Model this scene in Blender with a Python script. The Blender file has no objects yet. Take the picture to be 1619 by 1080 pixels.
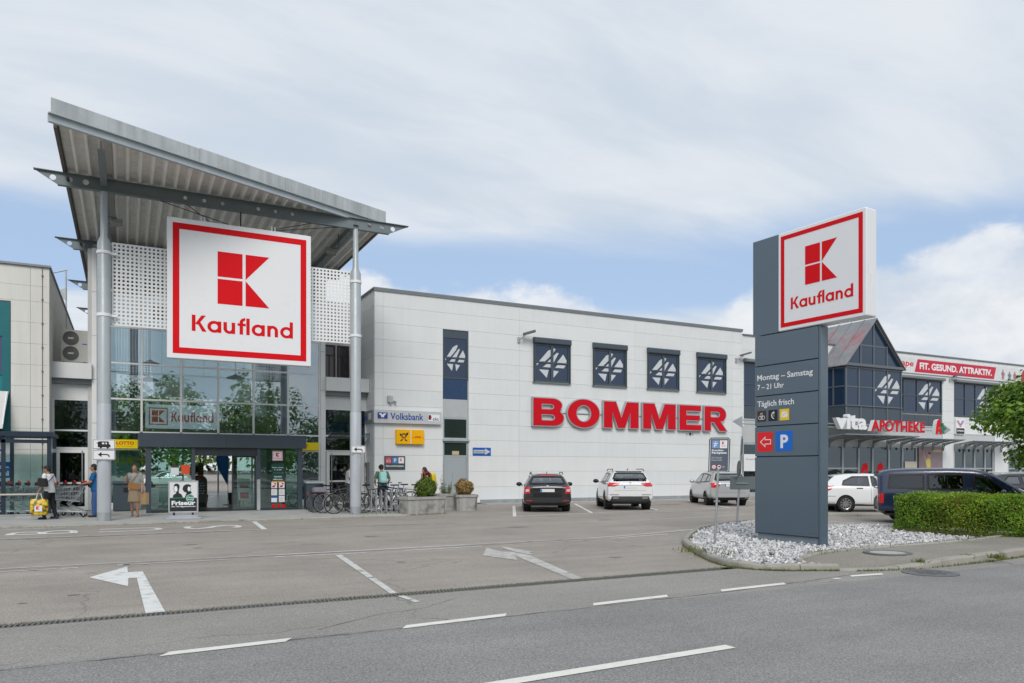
import bpy, bmesh, math, random
import numpy as np
from mathutils import Vector, Matrix, geometry
from mathutils.bvhtree import BVHTree
random.seed(7)
RNG = np.random.default_rng(7)
SC = bpy.context.scene
COL = SC.collection
R = math.radians
V3 = Vector

# ------------------------------------------------------------------ camera
cam_d = bpy.data.cameras.new('camera')
cam = bpy.data.objects.new('camera', cam_d)
COL.objects.link(cam)
cam.location = (0, 0, 1.6)
cam.rotation_euler = (R(90), 0, R(-27.3))
cam_d.sensor_width = 36
cam_d.lens = 26.26
cam_d.shift_y = 0.1248
cam_d.clip_end = 2000
SC.camera = cam

# ------------------------------------------------------------------ sky and sun
SUN_EL, SUN_AZ = 40, 202          # azimuth clockwise from +Y: the sun stands behind the camera, a little left
W = bpy.data.worlds.new('World')
SC.world = W
W.use_nodes = True


def build_world():
    nt = W.node_tree
    for n in list(nt.nodes):
        nt.nodes.remove(n)
    N = nt.nodes.new
    L = nt.links.new
    out = N('ShaderNodeOutputWorld')
    bg = N('ShaderNodeBackground')
    bg.inputs['Strength'].default_value = 0.1
    L(bg.outputs[0], out.inputs[0])
    sky = N('ShaderNodeTexSky')
    sky.sky_type = 'NISHITA'
    sky.sun_disc = False
    sky.sun_elevation = R(SUN_EL)
    sky.sun_rotation = R(SUN_AZ)
    sky.altitude = 400
    sky.air_density = 1.0
    sky.dust_density = 1.5
    tc = N('ShaderNodeTexCoord')
    sep = N('ShaderNodeSeparateXYZ')
    L(tc.outputs['Generated'], sep.inputs[0])

    def math_(op, a, b=None, c=None, clamp=False):
        m = N('ShaderNodeMath')
        m.operation = op
        m.use_clamp = clamp
        for i, x in enumerate((a, b, c)):
            if x is None:
                continue
            if isinstance(x, (int, float)):
                m.inputs[i].default_value = x
            else:
                L(x, m.inputs[i])
        return m.outputs[0]

    def ramp(x, a, b, lo=0.0, hi=1.0):
        m = N('ShaderNodeMapRange')
        m.interpolation_type = 'SMOOTHSTEP'
        L(x, m.inputs[0])
        m.inputs[1].default_value = a
        m.inputs[2].default_value = b
        m.inputs[3].default_value = lo
        m.inputs[4].default_value = hi
        return m.outputs[0]

    def noise(vec, scale, detail=6, rough=.55, dist=0.0):
        n = N('ShaderNodeTexNoise')
        n.inputs['Scale'].default_value = scale
        n.inputs['Detail'].default_value = detail
        n.inputs['Roughness'].default_value = rough
        n.inputs['Distortion'].default_value = dist
        L(vec, n.inputs['Vector'])
        return n.outputs['Fac']

    def mix(f, a, b):
        m = N('ShaderNodeMix')
        m.data_type = 'RGBA'
        for s, x in ((0, f), (6, a), (7, b)):
            if isinstance(x, (tuple, float, int)):
                m.inputs[s].default_value = x if not isinstance(x, tuple) else (*x, 1)
            else:
                L(x, m.inputs[s])
        return m.outputs[2]

    z = sep.outputs[2]
    zc = math_('MAXIMUM', z, 0.0)
    zz = math_('ADD', zc, 0.12)
    px = math_('DIVIDE', sep.outputs[0], zz)
    py = math_('DIVIDE', sep.outputs[1], zz)
    comb = N('ShaderNodeCombineXYZ')
    L(px, comb.inputs[0])
    L(py, comb.inputs[1])
    pl = comb.outputs[0]
    mp = N('ShaderNodeMapping')
    mp.inputs['Rotation'].default_value = (0, 0, R(-20))
    mp.inputs['Scale'].default_value = (0.55, 1.3, 1)
    mp.inputs['Location'].default_value = (2.3, 0.4, 0)
    L(pl, mp.inputs[0])
    n1 = noise(mp.outputs[0], 0.9, 7, .5, .5)
    n2 = noise(mp.outputs[0], 2.6, 6, .55, .3)
    # the high veil: nearly closed overhead, thinning to a blue gap low in the sky
    gap_lo = ramp(z, .175, .225)
    gap_hi = ramp(z, .24, .38, 1, 0)
    gap = math_('MULTIPLY', gap_lo, gap_hi)

    def toward(az, a, b):
        d = N('ShaderNodeVectorMath')
        d.operation = 'DOT_PRODUCT'
        L(tc.outputs['Generated'], d.inputs[0])
        d.inputs[1].default_value = (math.sin(R(az)), math.cos(R(az)), 0)
        return ramp(d.outputs['Value'], a, b)
    gap = math_('MULTIPLY', gap, toward(27, -.3, .5))     # the clear strip lies over the shops; the other half of the sky is closed
    wob = math_('MULTIPLY_ADD', n1, 1.5, -.75)
    wob = math_('MULTIPLY_ADD', n2, 1.0, wob)
    veil = math_('MULTIPLY_ADD', gap, -1.38, 1.0)
    veil = math_('ADD', veil, math_('MULTIPLY', wob, .62))
    veil = ramp(veil, .05, .95)
    # low banks of cumulus towards the horizon
    mp2 = N('ShaderNodeMapping')
    mp2.inputs['Scale'].default_value = (7, 7, 12)
    mp2.inputs['Location'].default_value = (1.7, 0.3, 0)
    L(tc.outputs['Generated'], mp2.inputs[0])
    n3 = noise(mp2.outputs[0], 1.0, 9, .6, .15)
    mp3 = N('ShaderNodeMapping')
    mp3.inputs['Scale'].default_value = (1.9, 1.9, 2.6)
    mp3.inputs['Location'].default_value = (0.35, 2.2, 0)
    L(tc.outputs['Generated'], mp3.inputs[0])
    n4 = noise(mp3.outputs[0], 1.0, 3, .5)
    hgt = math_('MULTIPLY_ADD', n4, .26, .0)              # height the banks reach
    hgt = math_('MULTIPLY_ADD', toward(20, .935, .960), .085, hgt)
    hgt = math_('MULTIPLY_ADD', toward(63, .90, .965), .09, hgt)
    bank = math_('SUBTRACT', math_('MULTIPLY_ADD', n3, .15, hgt), z)
    bank = ramp(bank, .05, .078)
    sk = N('ShaderNodeMix')
    sk.data_type = 'RGBA'
    sk.blend_type = 'MULTIPLY'
    sk.inputs[0].default_value = 1
    L(sky.outputs[0], sk.inputs[6])
    sk.inputs[7].default_value = (1.12, 1.0, .92, 1)
    base = mix(.72, sk.outputs[2], (3.55, 4.85, 6.9))
    thick = ramp(n2, .3, .75)
    veil_c = mix(thick, (4.9, 5.5, 6.2), (6.4, 6.65, 6.95))
    bank_c = mix(ramp(n3, .38, .68), (5.0, 5.5, 6.2), (7.0, 7.1, 7.25))
    c = mix(math_('MULTIPLY', veil, .93), base, veil_c)
    c = mix(math_('MULTIPLY', bank, .85), c, bank_c)
    # below the horizon: plain ground tone
    c = mix(ramp(z, -.04, 0.0), (2.2, 2.2, 2.2), c)
    L(c, bg.inputs[0])


build_world()
sun_d = bpy.data.lights.new('sun', 'SUN')
sun_d.energy = 1.6
sun_d.angle = R(26)
sun_d.color = (1, .96, .9)
sun = bpy.data.objects.new('sun', sun_d)
COL.objects.link(sun)
_d = V3((math.sin(R(SUN_AZ)) * math.cos(R(SUN_EL)), math.cos(R(SUN_AZ)) * math.cos(R(SUN_EL)), math.sin(R(SUN_EL))))
sun.rotation_euler = _d.to_track_quat('Z', 'Y').to_euler()
sun.location = (0, 0, 40)

vs = SC.view_settings
SC.display_settings.display_device = 'sRGB'
vs.view_transform = 'Standard'
vs.look = 'None'
vs.exposure = 0.35
vs.gamma = 1
vs.use_curve_mapping = False
SC.render.engine = 'CYCLES'
SC.cycles.max_bounces = 8
SC.cycles.transparent_max_bounces = 16
SC.cycles.use_denoising = True

# ------------------------------------------------------------------ materials
MATS = {}


def mat(name, col, rough=.6, metal=0.0, var=.06, vs_=2.0, spec=.4, bump=0.0, bs=60, coat=0.0, stain=None, streak=0.0, attr=None, speck=0.0):
    if name in MATS:
        return MATS[name]
    m = bpy.data.materials.new(name)
    m.use_nodes = True
    nt = m.node_tree
    p = nt.nodes['Principled BSDF']
    N = nt.nodes.new
    L = nt.links.new
    p.inputs['Roughness'].default_value = rough
    p.inputs['Metallic'].default_value = metal
    p.inputs['Specular IOR Level'].default_value = spec
    p.inputs['Coat Weight'].default_value = coat
    p.inputs['Coat Roughness'].default_value = .04
    tc = N('ShaderNodeTexCoord')
    src = None
    if attr:
        a = N('ShaderNodeAttribute')
        a.attribute_name = attr
        src = a.outputs['Color']
    else:
        rgb = N('ShaderNodeRGB')
        rgb.outputs[0].default_value = (*col, 1)
        src = rgb.outputs[0]

    def modulate(src, fac, amt):
        # multiply by 1 +- amt
        mr = N('ShaderNodeMapRange')
        L(fac, mr.inputs[0])
        mr.inputs[1].default_value = .25
        mr.inputs[2].default_value = .75
        mr.inputs[3].default_value = 1 - amt
        mr.inputs[4].default_value = 1 + amt
        mx = N('ShaderNodeVectorMath')
        mx.operation = 'SCALE'
        L(src, mx.inputs[0])
        L(mr.outputs[0], mx.inputs[3])
        return mx.outputs[0]

    def noise(scale, detail=5, sc=None, rough_=.6):
        n = N('ShaderNodeTexNoise')
        n.inputs['Scale'].default_value = scale
        n.inputs['Detail'].default_value = detail
        n.inputs['Roughness'].default_value = rough_
        if sc:
            mp = N('ShaderNodeMapping')
            mp.inputs['Scale'].default_value = sc
            L(tc.outputs['Object'], mp.inputs[0])
            L(mp.outputs[0], n.inputs[0])
        else:
            L(tc.outputs['Object'], n.inputs[0])
        return n.outputs['Fac']
    if var:
        src = modulate(src, noise(vs_), var)
    if speck:
        src = modulate(src, noise(bs, 2, None, .8), speck)
    if streak:
        src = modulate(src, noise(1.0, 4, (5, 5, .35)), streak)
    if stain:
        mx = N('ShaderNodeMix')
        mx.data_type = 'RGBA'
        mr = N('ShaderNodeMapRange')
        mr.interpolation_type = 'SMOOTHSTEP'
        L(noise(stain[1], 6), mr.inputs[0])
        mr.inputs[1].default_value = .5
        mr.inputs[2].default_value = .72
        mr.inputs[4].default_value = stain[2]
        L(mr.outputs[0], mx.inputs[0])
        L(src, mx.inputs[6])
        mx.inputs[7].default_value = (*stain[0], 1)
        src = mx.outputs[2]
    L(src, p.inputs['Base Color'])
    if var:
        mr = N('ShaderNodeMapRange')
        L(noise(vs_ * 2.3), mr.inputs[0])
        mr.inputs[1].default_value = .3
        mr.inputs[2].default_value = .7
        mr.inputs[3].default_value = max(0, rough * .85)
        mr.inputs[4].default_value = min(1, rough * 1.15)
        L(mr.outputs[0], p.inputs['Roughness'])
    if bump:
        b = N('ShaderNodeBump')
        b.inputs['Strength'].default_value = bump
        b.inputs['Distance'].default_value = .01
        L(noise(bs, 3), b.inputs['Height'])
        L(b.outputs[0], p.inputs['Normal'])
    MATS[name] = m
    return m


def glass(name, tint=(.75, .85, .83), refl=.10, maxr=.9, rough=.0):
    """pane glass: clear with a tint, reflecting more at grazing angles"""
    if name in MATS:
        return MATS[name]
    m = bpy.data.materials.new(name)
    m.use_nodes = True
    nt = m.node_tree
    for n in list(nt.nodes):
        nt.nodes.remove(n)
    N = nt.nodes.new
    L = nt.links.new
    out = N('ShaderNodeOutputMaterial')
    mix = N('ShaderNodeMixShader')
    tr = N('ShaderNodeBsdfTransparent')
    gl = N('ShaderNodeBsdfGlossy')
    gl.inputs['Roughness'].default_value = rough
    gl.inputs['Color'].default_value = (.92, .96, 1, 1)
    tr.inputs['Color'].default_value = (*tint, 1)
    lw = N('ShaderNodeLayerWeight')
    lw.inputs['Blend'].default_value = .45
    mr = N('ShaderNodeMapRange')
    L(lw.outputs['Facing'], mr.inputs[0])
    mr.inputs[1].default_value = 0
    mr.inputs[2].default_value = 1
    mr.inputs[3].default_value = refl
    mr.inputs[4].default_value = maxr
    tcn = N('ShaderNodeTexCoord')
    nz = N('ShaderNodeTexNoise')
    nz.inputs['Scale'].default_value = .9
    nz.inputs['Detail'].default_value = 1
    L(tcn.outputs['Object'], nz.inputs[0])
    bp = N('ShaderNodeBump')
    bp.inputs['Strength'].default_value = .06
    bp.inputs['Distance'].default_value = .05
    L(nz.outputs['Fac'], bp.inputs['Height'])
    L(bp.outputs[0], gl.inputs['Normal'])
    L(mr.outputs[0], mix.inputs[0])
    L(tr.outputs[0], mix.inputs[1])
    L(gl.outputs[0], mix.inputs[2])
    L(mix.outputs[0], out.inputs[0])
    MATS[name] = m
    return m


def asphalt(name, col, grain, patch, crack=0.0):
    m = bpy.data.materials.new(name)
    m.use_nodes = True
    nt = m.node_tree
    p = nt.nodes['Principled BSDF']
    N = nt.nodes.new
    L = nt.links.new
    tc = N('ShaderNodeTexCoord')

    def noise(s, d=3, r=.6, sc=None):
        n = N('ShaderNodeTexNoise')
        n.inputs['Scale'].default_value = s
        n.inputs['Detail'].default_value = d
        n.inputs['Roughness'].default_value = r
        if sc:
            mp = N('ShaderNodeMapping')
            mp.inputs['Scale'].default_value = sc
            L(tc.outputs['Object'], mp.inputs[0])
            L(mp.outputs[0], n.inputs[0])
        else:
            L(tc.outputs['Object'], n.inputs[0])
        return n.outputs['Fac']

    def mr(x, a, b, lo, hi):
        q = N('ShaderNodeMapRange')
        L(x, q.inputs[0])
        for i, vv in enumerate((a, b, lo, hi)):
            q.inputs[i + 1].default_value = vv
        return q.outputs[0]

    def mul(a, b):
        q = N('ShaderNodeMath')
        q.operation = 'MULTIPLY'
        L(a, q.inputs[0])
        L(b, q.inputs[1])
        return q.outputs[0]
    f = mr(noise(55, 3, .75), .3, .7, 1 - grain, 1 + grain)
    f = mul(f, mr(noise(.5, 5), .3, .7, 1 - patch, 1 + patch))
    f = mul(f, mr(noise(.8, 4, .6, (.35, 2.2, 1)), .35, .7, 1 + patch * .6, 1 - patch * .6))
    f = mul(f, mr(noise(2.2, 5, .7), .62, .8, 1, .82))
    vo = N('ShaderNodeTexVoronoi')
    vo.inputs['Scale'].default_value = 75
    L(tc.outputs['Object'], vo.inputs[0])
    f = mul(f, mr(vo.outputs['Color'], 0, 1, 1 - grain * .7, 1 + grain * .7))
    if crack:
        v = N('ShaderNodeTexVoronoi')
        v.feature = 'DISTANCE_TO_EDGE'
        v.inputs['Scale'].default_value = .22
        mpv = N('ShaderNodeVectorMath')
        mpv.operation = 'ADD'
        nn = N('ShaderNodeTexNoise')
        nn.inputs['Scale'].default_value = 1.2
        nn.inputs['Detail'].default_value = 6
        L(tc.outputs['Object'], nn.inputs[0])
        L(tc.outputs['Object'], mpv.inputs[0])
        L(nn.outputs['Color'], mpv.inputs[1])
        L(mpv.outputs[0], v.inputs[0])
        c = mr(v.outputs['Distance'], .0, .006, 1 - crack, 1)
        c2 = mr(noise(.35, 2), .47, .53, 0, 1)
        mx = N('ShaderNodeMix')
        L(c2, mx.inputs[0])
        mx.inputs[2].default_value = 1
        L(c, mx.inputs[3])
        f = mul(f, mx.outputs[0])
    sc = N('ShaderNodeVectorMath')
    sc.operation = 'SCALE'
    sc.inputs[0].default_value = col
    L(f, sc.inputs[3])
    L(sc.outputs[0], p.inputs['Base Color'])
    p.inputs['Roughness'].default_value = .82
    p.inputs['Specular IOR Level'].default_value = .3
    b = N('ShaderNodeBump')
    b.inputs['Strength'].default_value = .5
    b.inputs['Distance'].default_value = .008
    L(noise(60, 3, .7), b.inputs['Height'])
    L(b.outputs[0], p.inputs['Normal'])
    MATS[name] = m
    return m


# ------------------------------------------------------------------ mesh helpers
class Frame:
    """a flat working plane: o + a*u + b*v + c*n, n = u x v"""

    def __init__(s, o, u=(1, 0, 0), v=(0, 0, 1)):
        s.o = V3(o)
        s.u = V3(u).normalized()
        s.v = V3(v).normalized()
        s.n = s.u.cross(s.v)

    def P(s, a, b, c=0.0):
        return s.o + s.u * a + s.v * b + s.n * c

    def sub(s, a, b, c=0.0):
        return Frame(s.P(a, b, c), s.u, s.v)


GZ = Frame((0, 0, 0), (1, 0, 0), (0, 1, 0))       # ground plane, c = height
TEXT = {}


def text_geo(s, bold):
    k = (s, bold)
    if k not in TEXT:
        cu = bpy.data.curves.new('t', 'FONT')
        cu.body = s
        cu.size = 1
        cu.offset = bold
        cu.resolution_u = 3
        ob = bpy.data.objects.new('t', cu)
        COL.objects.link(ob)
        dg = bpy.context.evaluated_depsgraph_get()
        me = bpy.data.meshes.new_from_object(ob.evaluated_get(dg))
        vv = [(v.co.x, v.co.y) for v in me.vertices]
        ff = [tuple(p.vertices) for p in me.polygons]
        bpy.data.meshes.remove(me)
        bpy.data.objects.remove(ob)
        bpy.data.curves.remove(cu)
        TEXT[k] = (vv, ff)
    return TEXT[k]


class MB:
    def __init__(s):
        s.v = []
        s.f = []
        s.m = []
        s.cm = 0

    def add(s, vs_, fs):
        b = len(s.v)
        s.v.extend(tuple(x) for x in vs_)
        s.f.extend(tuple(i + b for i in f) for f in fs)
        s.m.extend([s.cm] * len(fs))
        return s

    def mat(s, i):
        s.cm = i
        return s

    def hexa(s, c):
        return s.add(c, [(0, 3, 2, 1), (4, 5, 6, 7), (0, 1, 5, 4), (1, 2, 6, 5), (2, 3, 7, 6), (3, 0, 4, 7)])

    def box(s, x0, y0, z0, x1, y1, z1):
        return s.hexa([(x0, y0, z0), (x1, y0, z0), (x1, y1, z0), (x0, y1, z0), (x0, y0, z1), (x1, y0, z1), (x1, y1, z1), (x0, y1, z1)])

    def fbox(s, F, a0, b0, c0, a1, b1, c1):
        return s.hexa([F.P(a0, b0, c0), F.P(a1, b0, c0), F.P(a1, b1, c0), F.P(a0, b1, c0), F.P(a0, b0, c1), F.P(a1, b0, c1), F.P(a1, b1, c1), F.P(a0, b1, c1)])

    def rbox(s, F, a0, b0, c0, a1, b1, c1, r=.02, seg=3):
        """box with corners rounded in the a-b plane and a small front chamfer"""
        def ring(i):
            out = []
            for cx, cy, st in ((a1 - r, b1 - r, 0), (a0 + r, b1 - r, 90), (a0 + r, b0 + r, 180), (a1 - r, b0 + r, 270)):
                for k in range(seg + 1):
                    t = R(st + 90 * k / seg)
                    out.append((cx + (r - i) * math.cos(t), cy + (r - i) * math.sin(t)))
            return out
        ch = min(r * .5, abs(c1 - c0) * .3)
        sg = 1 if c1 > c0 else -1
        rings = [[F.P(a, b, c) for a, b in ring(i)] for i, c in ((0, c0), (0, c1 - sg * ch), (ch, c1))]
        return s.loft(rings, True, True, True)

    def fpoly(s, F, pts, c0=0.0, c1=None, holes=()):
        """flat polygon at c0, or a prism from c0 to c1"""
        loops = [[(p[0], p[1], 0) for p in pts]] + [[(p[0], p[1], 0) for p in h] for h in holes]
        tris = geometry.tessellate_polygon([[V3(p) for p in l] for l in loops])
        flat = [p for l in loops for p in l]
        n = len(flat)
        if c1 is None:
            return s.add([F.P(p[0], p[1], c0) for p in flat], tris)
        vv = [F.P(p[0], p[1], c0) for p in flat] + [F.P(p[0], p[1], c1) for p in flat]
        ff = [t[::-1] for t in tris] + [tuple(i + n for i in t) for t in tris]
        b = 0
        for l in loops:
            k = len(l)
            for i in range(k):
                j = (i + 1) % k
                ff.append((b + i, b + j, n + b + j, n + b + i))
            b += k
        return s.add(vv, ff)

    def loft(s, rings, closed=True, cap0=True, cap1=True):
        n = len(rings[0])
        vv = [p for r in rings for p in r]
        ff = []
        for k in range(len(rings) - 1):
            for i in range(n if closed else n - 1):
                j = (i + 1) % n
                ff.append((k * n + i, k * n + j, (k + 1) * n + j, (k + 1) * n + i))
        if cap0:
            ff.append(tuple(range(n))[::-1])
        if cap1:
            ff.append(tuple((len(rings) - 1) * n + i for i in range(n)))
        return s.add(vv, ff)

    def tube(s, pts, r, n=8, caps=True, closed=False):
        pts = [V3(p) for p in pts]
        rr = r if isinstance(r, (list, tuple)) else [r] * len(pts)
        rings = []
        K = len(pts)
        up = None
        for i, p in enumerate(pts):
            a = pts[i - 1] if (i > 0 or closed) else pts[0]
            b = pts[(i + 1) % K] if (i < K - 1 or closed) else pts[-1]
            t = (b - a).normalized()
            if up is None:
                up = V3((0, 0, 1)) if abs(t.z) < .9 else V3((0, 1, 0))
            x = t.cross(up)
            if x.length < 1e-4:
                x = t.orthogonal()
            x.normalize()
            y = x.cross(t)
            up = y
            rings.append([p + (x * math.cos(2 * math.pi * k / n) + y * math.sin(2 * math.pi * k / n)) * rr[i] for k in range(n)])
        if closed:
            rings.append(rings[0])
            return s.loft(rings, True, False, False)
        return s.loft(rings, True, caps, caps)

    def bar(s, p0, p1, w, h):
        """rectangular bar between two points, w across, h up"""
        p0, p1 = V3(p0), V3(p1)
        t = (p1 - p0).normalized()
        up = V3((0, 0, 1)) if abs(t.z) < .9 else V3((0, 1, 0))
        x = t.cross(up).normalized() * w / 2
        y = x.cross(t).normalized() * h / 2
        return s.hexa([p0 - x - y, p0 + x - y, p1 + x - y, p1 - x - y, p0 - x + y, p0 + x + y, p1 + x + y, p1 - x + y])

    def lathe(s, prof, o=(0, 0, 0), axis='z', n=20, caps=True):
        """prof = [(radius, height)...]"""
        o = V3(o)
        rings = []
        for r, h in prof:
            ring = []
            for k in range(n):
                t = 2 * math.pi * k / n
                a, b = r * math.cos(t), r * math.sin(t)
                ring.append(o + (V3((a, b, h)) if axis == 'z' else V3((h, a, b)) if axis == 'x' else V3((b, h, a))))
            rings.append(ring)
        return s.loft(rings, True, caps, caps)

    def ell(s, c, r, M=None, nu=12, nv=8):
        c = V3(c)
        rings = []
        for i in range(1, nv):
            ph = math.pi * i / nv
            ring = []
            for k in range(nu):
                t = 2 * math.pi * k / nu
                p = V3((r[0] * math.sin(ph) * math.cos(t), r[1] * math.sin(ph) * math.sin(t), -r[2] * math.cos(ph)))
                ring.append(c + (M @ p if M else p))
            rings.append(ring)
        b = V3((0, 0, -r[2]))
        t_ = V3((0, 0, r[2]))
        if M:
            b, t_ = M @ b, M @ t_
        n0 = len(s.v)
        s.loft(rings, True, False, False)
        i0 = len(s.v)
        s.v.extend([tuple(c + b), tuple(c + t_)])
        last = n0 + (nv - 2) * nu
        for k in range(nu):
            j = (k + 1) % nu
            s.f.append((n0 + j, n0 + k, i0))
            s.f.append((last + k, last + j, i0 + 1))
            s.m.extend([s.cm, s.cm])
        return s

    def disc(s, F, a, b, r, c=0.0, n=20, c1=None):
        return s.fpoly(F, [(a + r * math.cos(2 * math.pi * k / n), b + r * math.sin(2 * math.pi * k / n)) for k in range(n)], c, c1)

    def ring(s, F, a, b, r0, r1, c=0.0, n=24, c1=None):
        o = [(a + r1 * math.cos(2 * math.pi * k / n), b + r1 * math.sin(2 * math.pi * k / n)) for k in range(n)]
        i = [(a + r0 * math.cos(2 * math.pi * k / n), b + r0 * math.sin(2 * math.pi * k / n)) for k in range(n)]
        return s.fpoly(F, o, c, c1, [i])

    def border(s, F, a0, b0, a1, b1, t, c=0.0, c1=None):
        return s.fpoly(F, [(a0, b0), (a1, b0), (a1, b1), (a0, b1)], c, c1, [[(a0 + t, b0 + t), (a1 - t, b0 + t), (a1 - t, b1 - t), (a0 + t, b1 - t)]])

    def text(s, F, txt, a0, b0, a1, b1, c=0.0, bold=.012, c1=None):
        """text filling the box a0..a1, b0..b1 (its ink's bounding box); None for a1 keeps the natural width"""
        vv, ff = text_geo(txt, bold)
        xs = [p[0] for p in vv]
        ys = [p[1] for p in vv]
        x0, x1, y0, y1 = min(xs), max(xs), min(ys), max(ys)
        sy = (b1 - b0) / (y1 - y0)
        sx = sy if a1 is None else (a1 - a0) / (x1 - x0)
        q = [(a0 + (x - x0) * sx, b0 + (y - y0) * sy) for x, y in vv]
        if c1 is None:
            return s.add([F.P(a, b, c) for a, b in q], ff)
        n = len(q)
        cnt = {}
        for f in ff:
            for i in range(len(f)):
                e = (f[i], f[(i + 1) % len(f)])
                cnt[e] = cnt.get(e, 0) + 1
        g = [tuple(i + n for i in f) for f in ff] + [f[::-1] for f in ff]
        for (i, j) in cnt:
            if (j, i) not in cnt:
                g.append((i, j, j + n, i + n))
        return s.add([F.P(a, b, c) for a, b in q] + [F.P(a, b, c1) for a, b in q], g)

    def mesh(s, name, mats, off=(0, 0, 0), smooth=None):
        me = bpy.data.meshes.new(name)
        ox, oy, oz = off
        me.from_pydata([(x - ox, y - oy, z - oz) for x, y, z in s.v] if any(off) else s.v, [], s.f)
        for m in (mats if isinstance(mats, (list, tuple)) else [mats]):
            me.materials.append(m)
        if len(me.materials) > 1:
            me.polygons.foreach_set('material_index', s.m)
        if smooth:
            me.polygons.foreach_set('use_smooth', [True] * len(me.polygons))
            me.set_sharp_from_angle(angle=R(smooth))
        me.update()
        return me

    def build(s, name, mats, parent=None, smooth=None, label=None, world=True):
        off = (0, 0, 0)
        if parent is not None and world:
            off = tuple(ROOTLOC.get(parent.name, (0, 0, 0)))
        o = bpy.data.objects.new(name, s.mesh(name, mats, off, smooth))
        COL.objects.link(o)
        if parent is not None:
            o.parent = parent
            ROOTLOC[o.name] = off if world else (0, 0, 0)
        if label:
            o['label'] = label
        return o


ROOTLOC = {}


def thing(name, label, cat, loc=(0, 0, 0), rz=0.0, group=None):
    o = bpy.data.objects.new(name, None)
    COL.objects.link(o)
    o.empty_display_size = .2
    o.location = loc
    o.rotation_euler = (0, 0, rz)
    ROOTLOC[o.name] = loc if rz == 0 else (0, 0, 0)
    return tag(o, label, cat, group)


def tag(o, label, cat, group=None):
    o['label'] = label
    o['category'] = cat
    if group:
        o['group'] = group
    return o


def struct(o, label=None, kind='structure'):
    o['kind'] = kind
    if label:
        o['label'] = label
    return o


def children(o):
    return KIDS.get(o.name) or [c for c in COL.objects if c.parent == o]


KIDS = {}


def copy_tree(root, loc, rz, label, group=None):
    def rec(o, parent):
        c = o.copy()
        COL.objects.link(c)
        if parent is not None:
            c.parent = parent
        for k in kids.get(o.name, ()):
            rec(k, c)
        return c
    kids = {}
    for o in COL.objects:
        if o.parent is not None:
            kids.setdefault(o.parent.name, []).append(o)
    r = rec(root, None)
    r.location = loc
    r.rotation_euler = (0, 0, rz)
    r['label'] = label
    if group:
        r['group'] = group
    return r


def arr_mesh(name, verts, faces_n, mats, tint=None, parent=None):
    """big mesh from numpy: verts (N,k,3) of k-gon faces, optional per-face tint (N,3)"""
    N, k, _ = verts.shape
    me = bpy.data.meshes.new(name)
    me.vertices.add(N * k)
    me.vertices.foreach_set('co', verts.reshape(-1).astype(np.float32))
    me.loops.add(N * k)
    me.loops.foreach_set('vertex_index', np.arange(N * k, dtype=np.int32))
    me.polygons.add(N)
    me.polygons.foreach_set('loop_start', np.arange(0, N * k, k, dtype=np.int32))
    me.polygons.foreach_set('loop_total', np.full(N, k, dtype=np.int32))
    me.materials.append(mats)
    me.update(calc_edges=True)
    if tint is not None:
        a = me.color_attributes.new('tint', 'FLOAT_COLOR', 'CORNER')
        t = np.ones((N, k, 4), dtype=np.float32)
        t[:, :, :3] = tint[:, None, :]
        a.data.foreach_set('color', t.reshape(-1))
    o = bpy.data.objects.new(name, me)
    COL.objects.link(o)
    if parent is not None:
        o.parent = parent
    return o


def leaf_quads(pos, nrm, size, aspect=.6, rng=RNG):
    """diamond leaves: pos (N,3), nrm (N,3) rough facing, size (N,)"""
    N = len(pos)
    n = nrm + rng.normal(0, .45, (N, 3))
    n /= np.linalg.norm(n, axis=1, keepdims=True) + 1e-9
    t = np.cross(n, rng.normal(0, 1, (N, 3)))
    t /= np.linalg.norm(t, axis=1, keepdims=True) + 1e-9
    b = np.cross(n, t)
    s = size[:, None]
    q = np.stack([pos - t * s * .5, pos + b * s * aspect * .5 + n * s * .1, pos + t * s * .5, pos - b * s * aspect * .5 + n * s * .1], 1)
    return q
# ------------------------------------------------------------------ palette
M = {}
M['wall'] = mat('white_cladding', (.69, .71, .715), .5, var=.03, vs_=.6, streak=.025, spec=.35)
WALLS = [M['wall'], mat('white_cladding_b', (.675, .695, .70), .5, var=.04, vs_=.8, streak=.03), mat('white_cladding_c', (.70, .715, .715), .5, var=.03, vs_=.7, streak=.02)]
M['wall2'] = mat('cream_cladding', (.66, .655, .62), .6, var=.04, vs_=.6, streak=.06)
M['coping'] = mat('grey_coping', (.22, .24, .25), .45, .4)
M['anthra'] = mat('anthracite_paint', (.055, .075, .095), .38, 0, .05, 1.5, .5)
M['pylon'] = mat('slate_blue_panel', (.078, .118, .158), .24, .0, .0, .8, .7, coat=.25)
M['dark'] = mat('dark_frame', (.035, .045, .055), .4, 0, .05)
M['black'] = mat('black_plastic', (.015, .015, .017), .5)
M['rubber'] = mat('tyre_rubber', (.018, .018, .018), .85, 0, .15, 8)
M['steel'] = mat('galvanised_steel', (.42, .45, .46), .42, .6, .12, 3, streak=.1)
M['steel2'] = mat('light_steel_paint', (.40, .44, .46), .42, .2, .07, 2, streak=.08)
M['beam'] = mat('grey_green_steel', (.17, .2, .21), .5, .2, .08, 2)
M['alu'] = mat('aluminium_sheet', (.46, .48, .48), .45, .45, .16, 1.2, streak=.2, speck=.08)
M['corr'] = mat('weathered_corrugated_sheet', (.66, .64, .60), .5, .05, .06, 1.6, streak=.1, stain=((.3, .27, .22), 4.5, .3))
M['white'] = mat('white_paint', (.78, .79, .79), .4, 0, .025, 1)
M['signwhite'] = mat('sign_white', (.77, .78, .8), .3, 0, .015, 1)
M['red'] = mat('sign_red', (.66, .004, .010), .5, 0, .02, 1, .15)
M['letred'] = mat('letter_red', (.56, .003, .014), .45, 0, .03, 1, .2)
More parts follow.
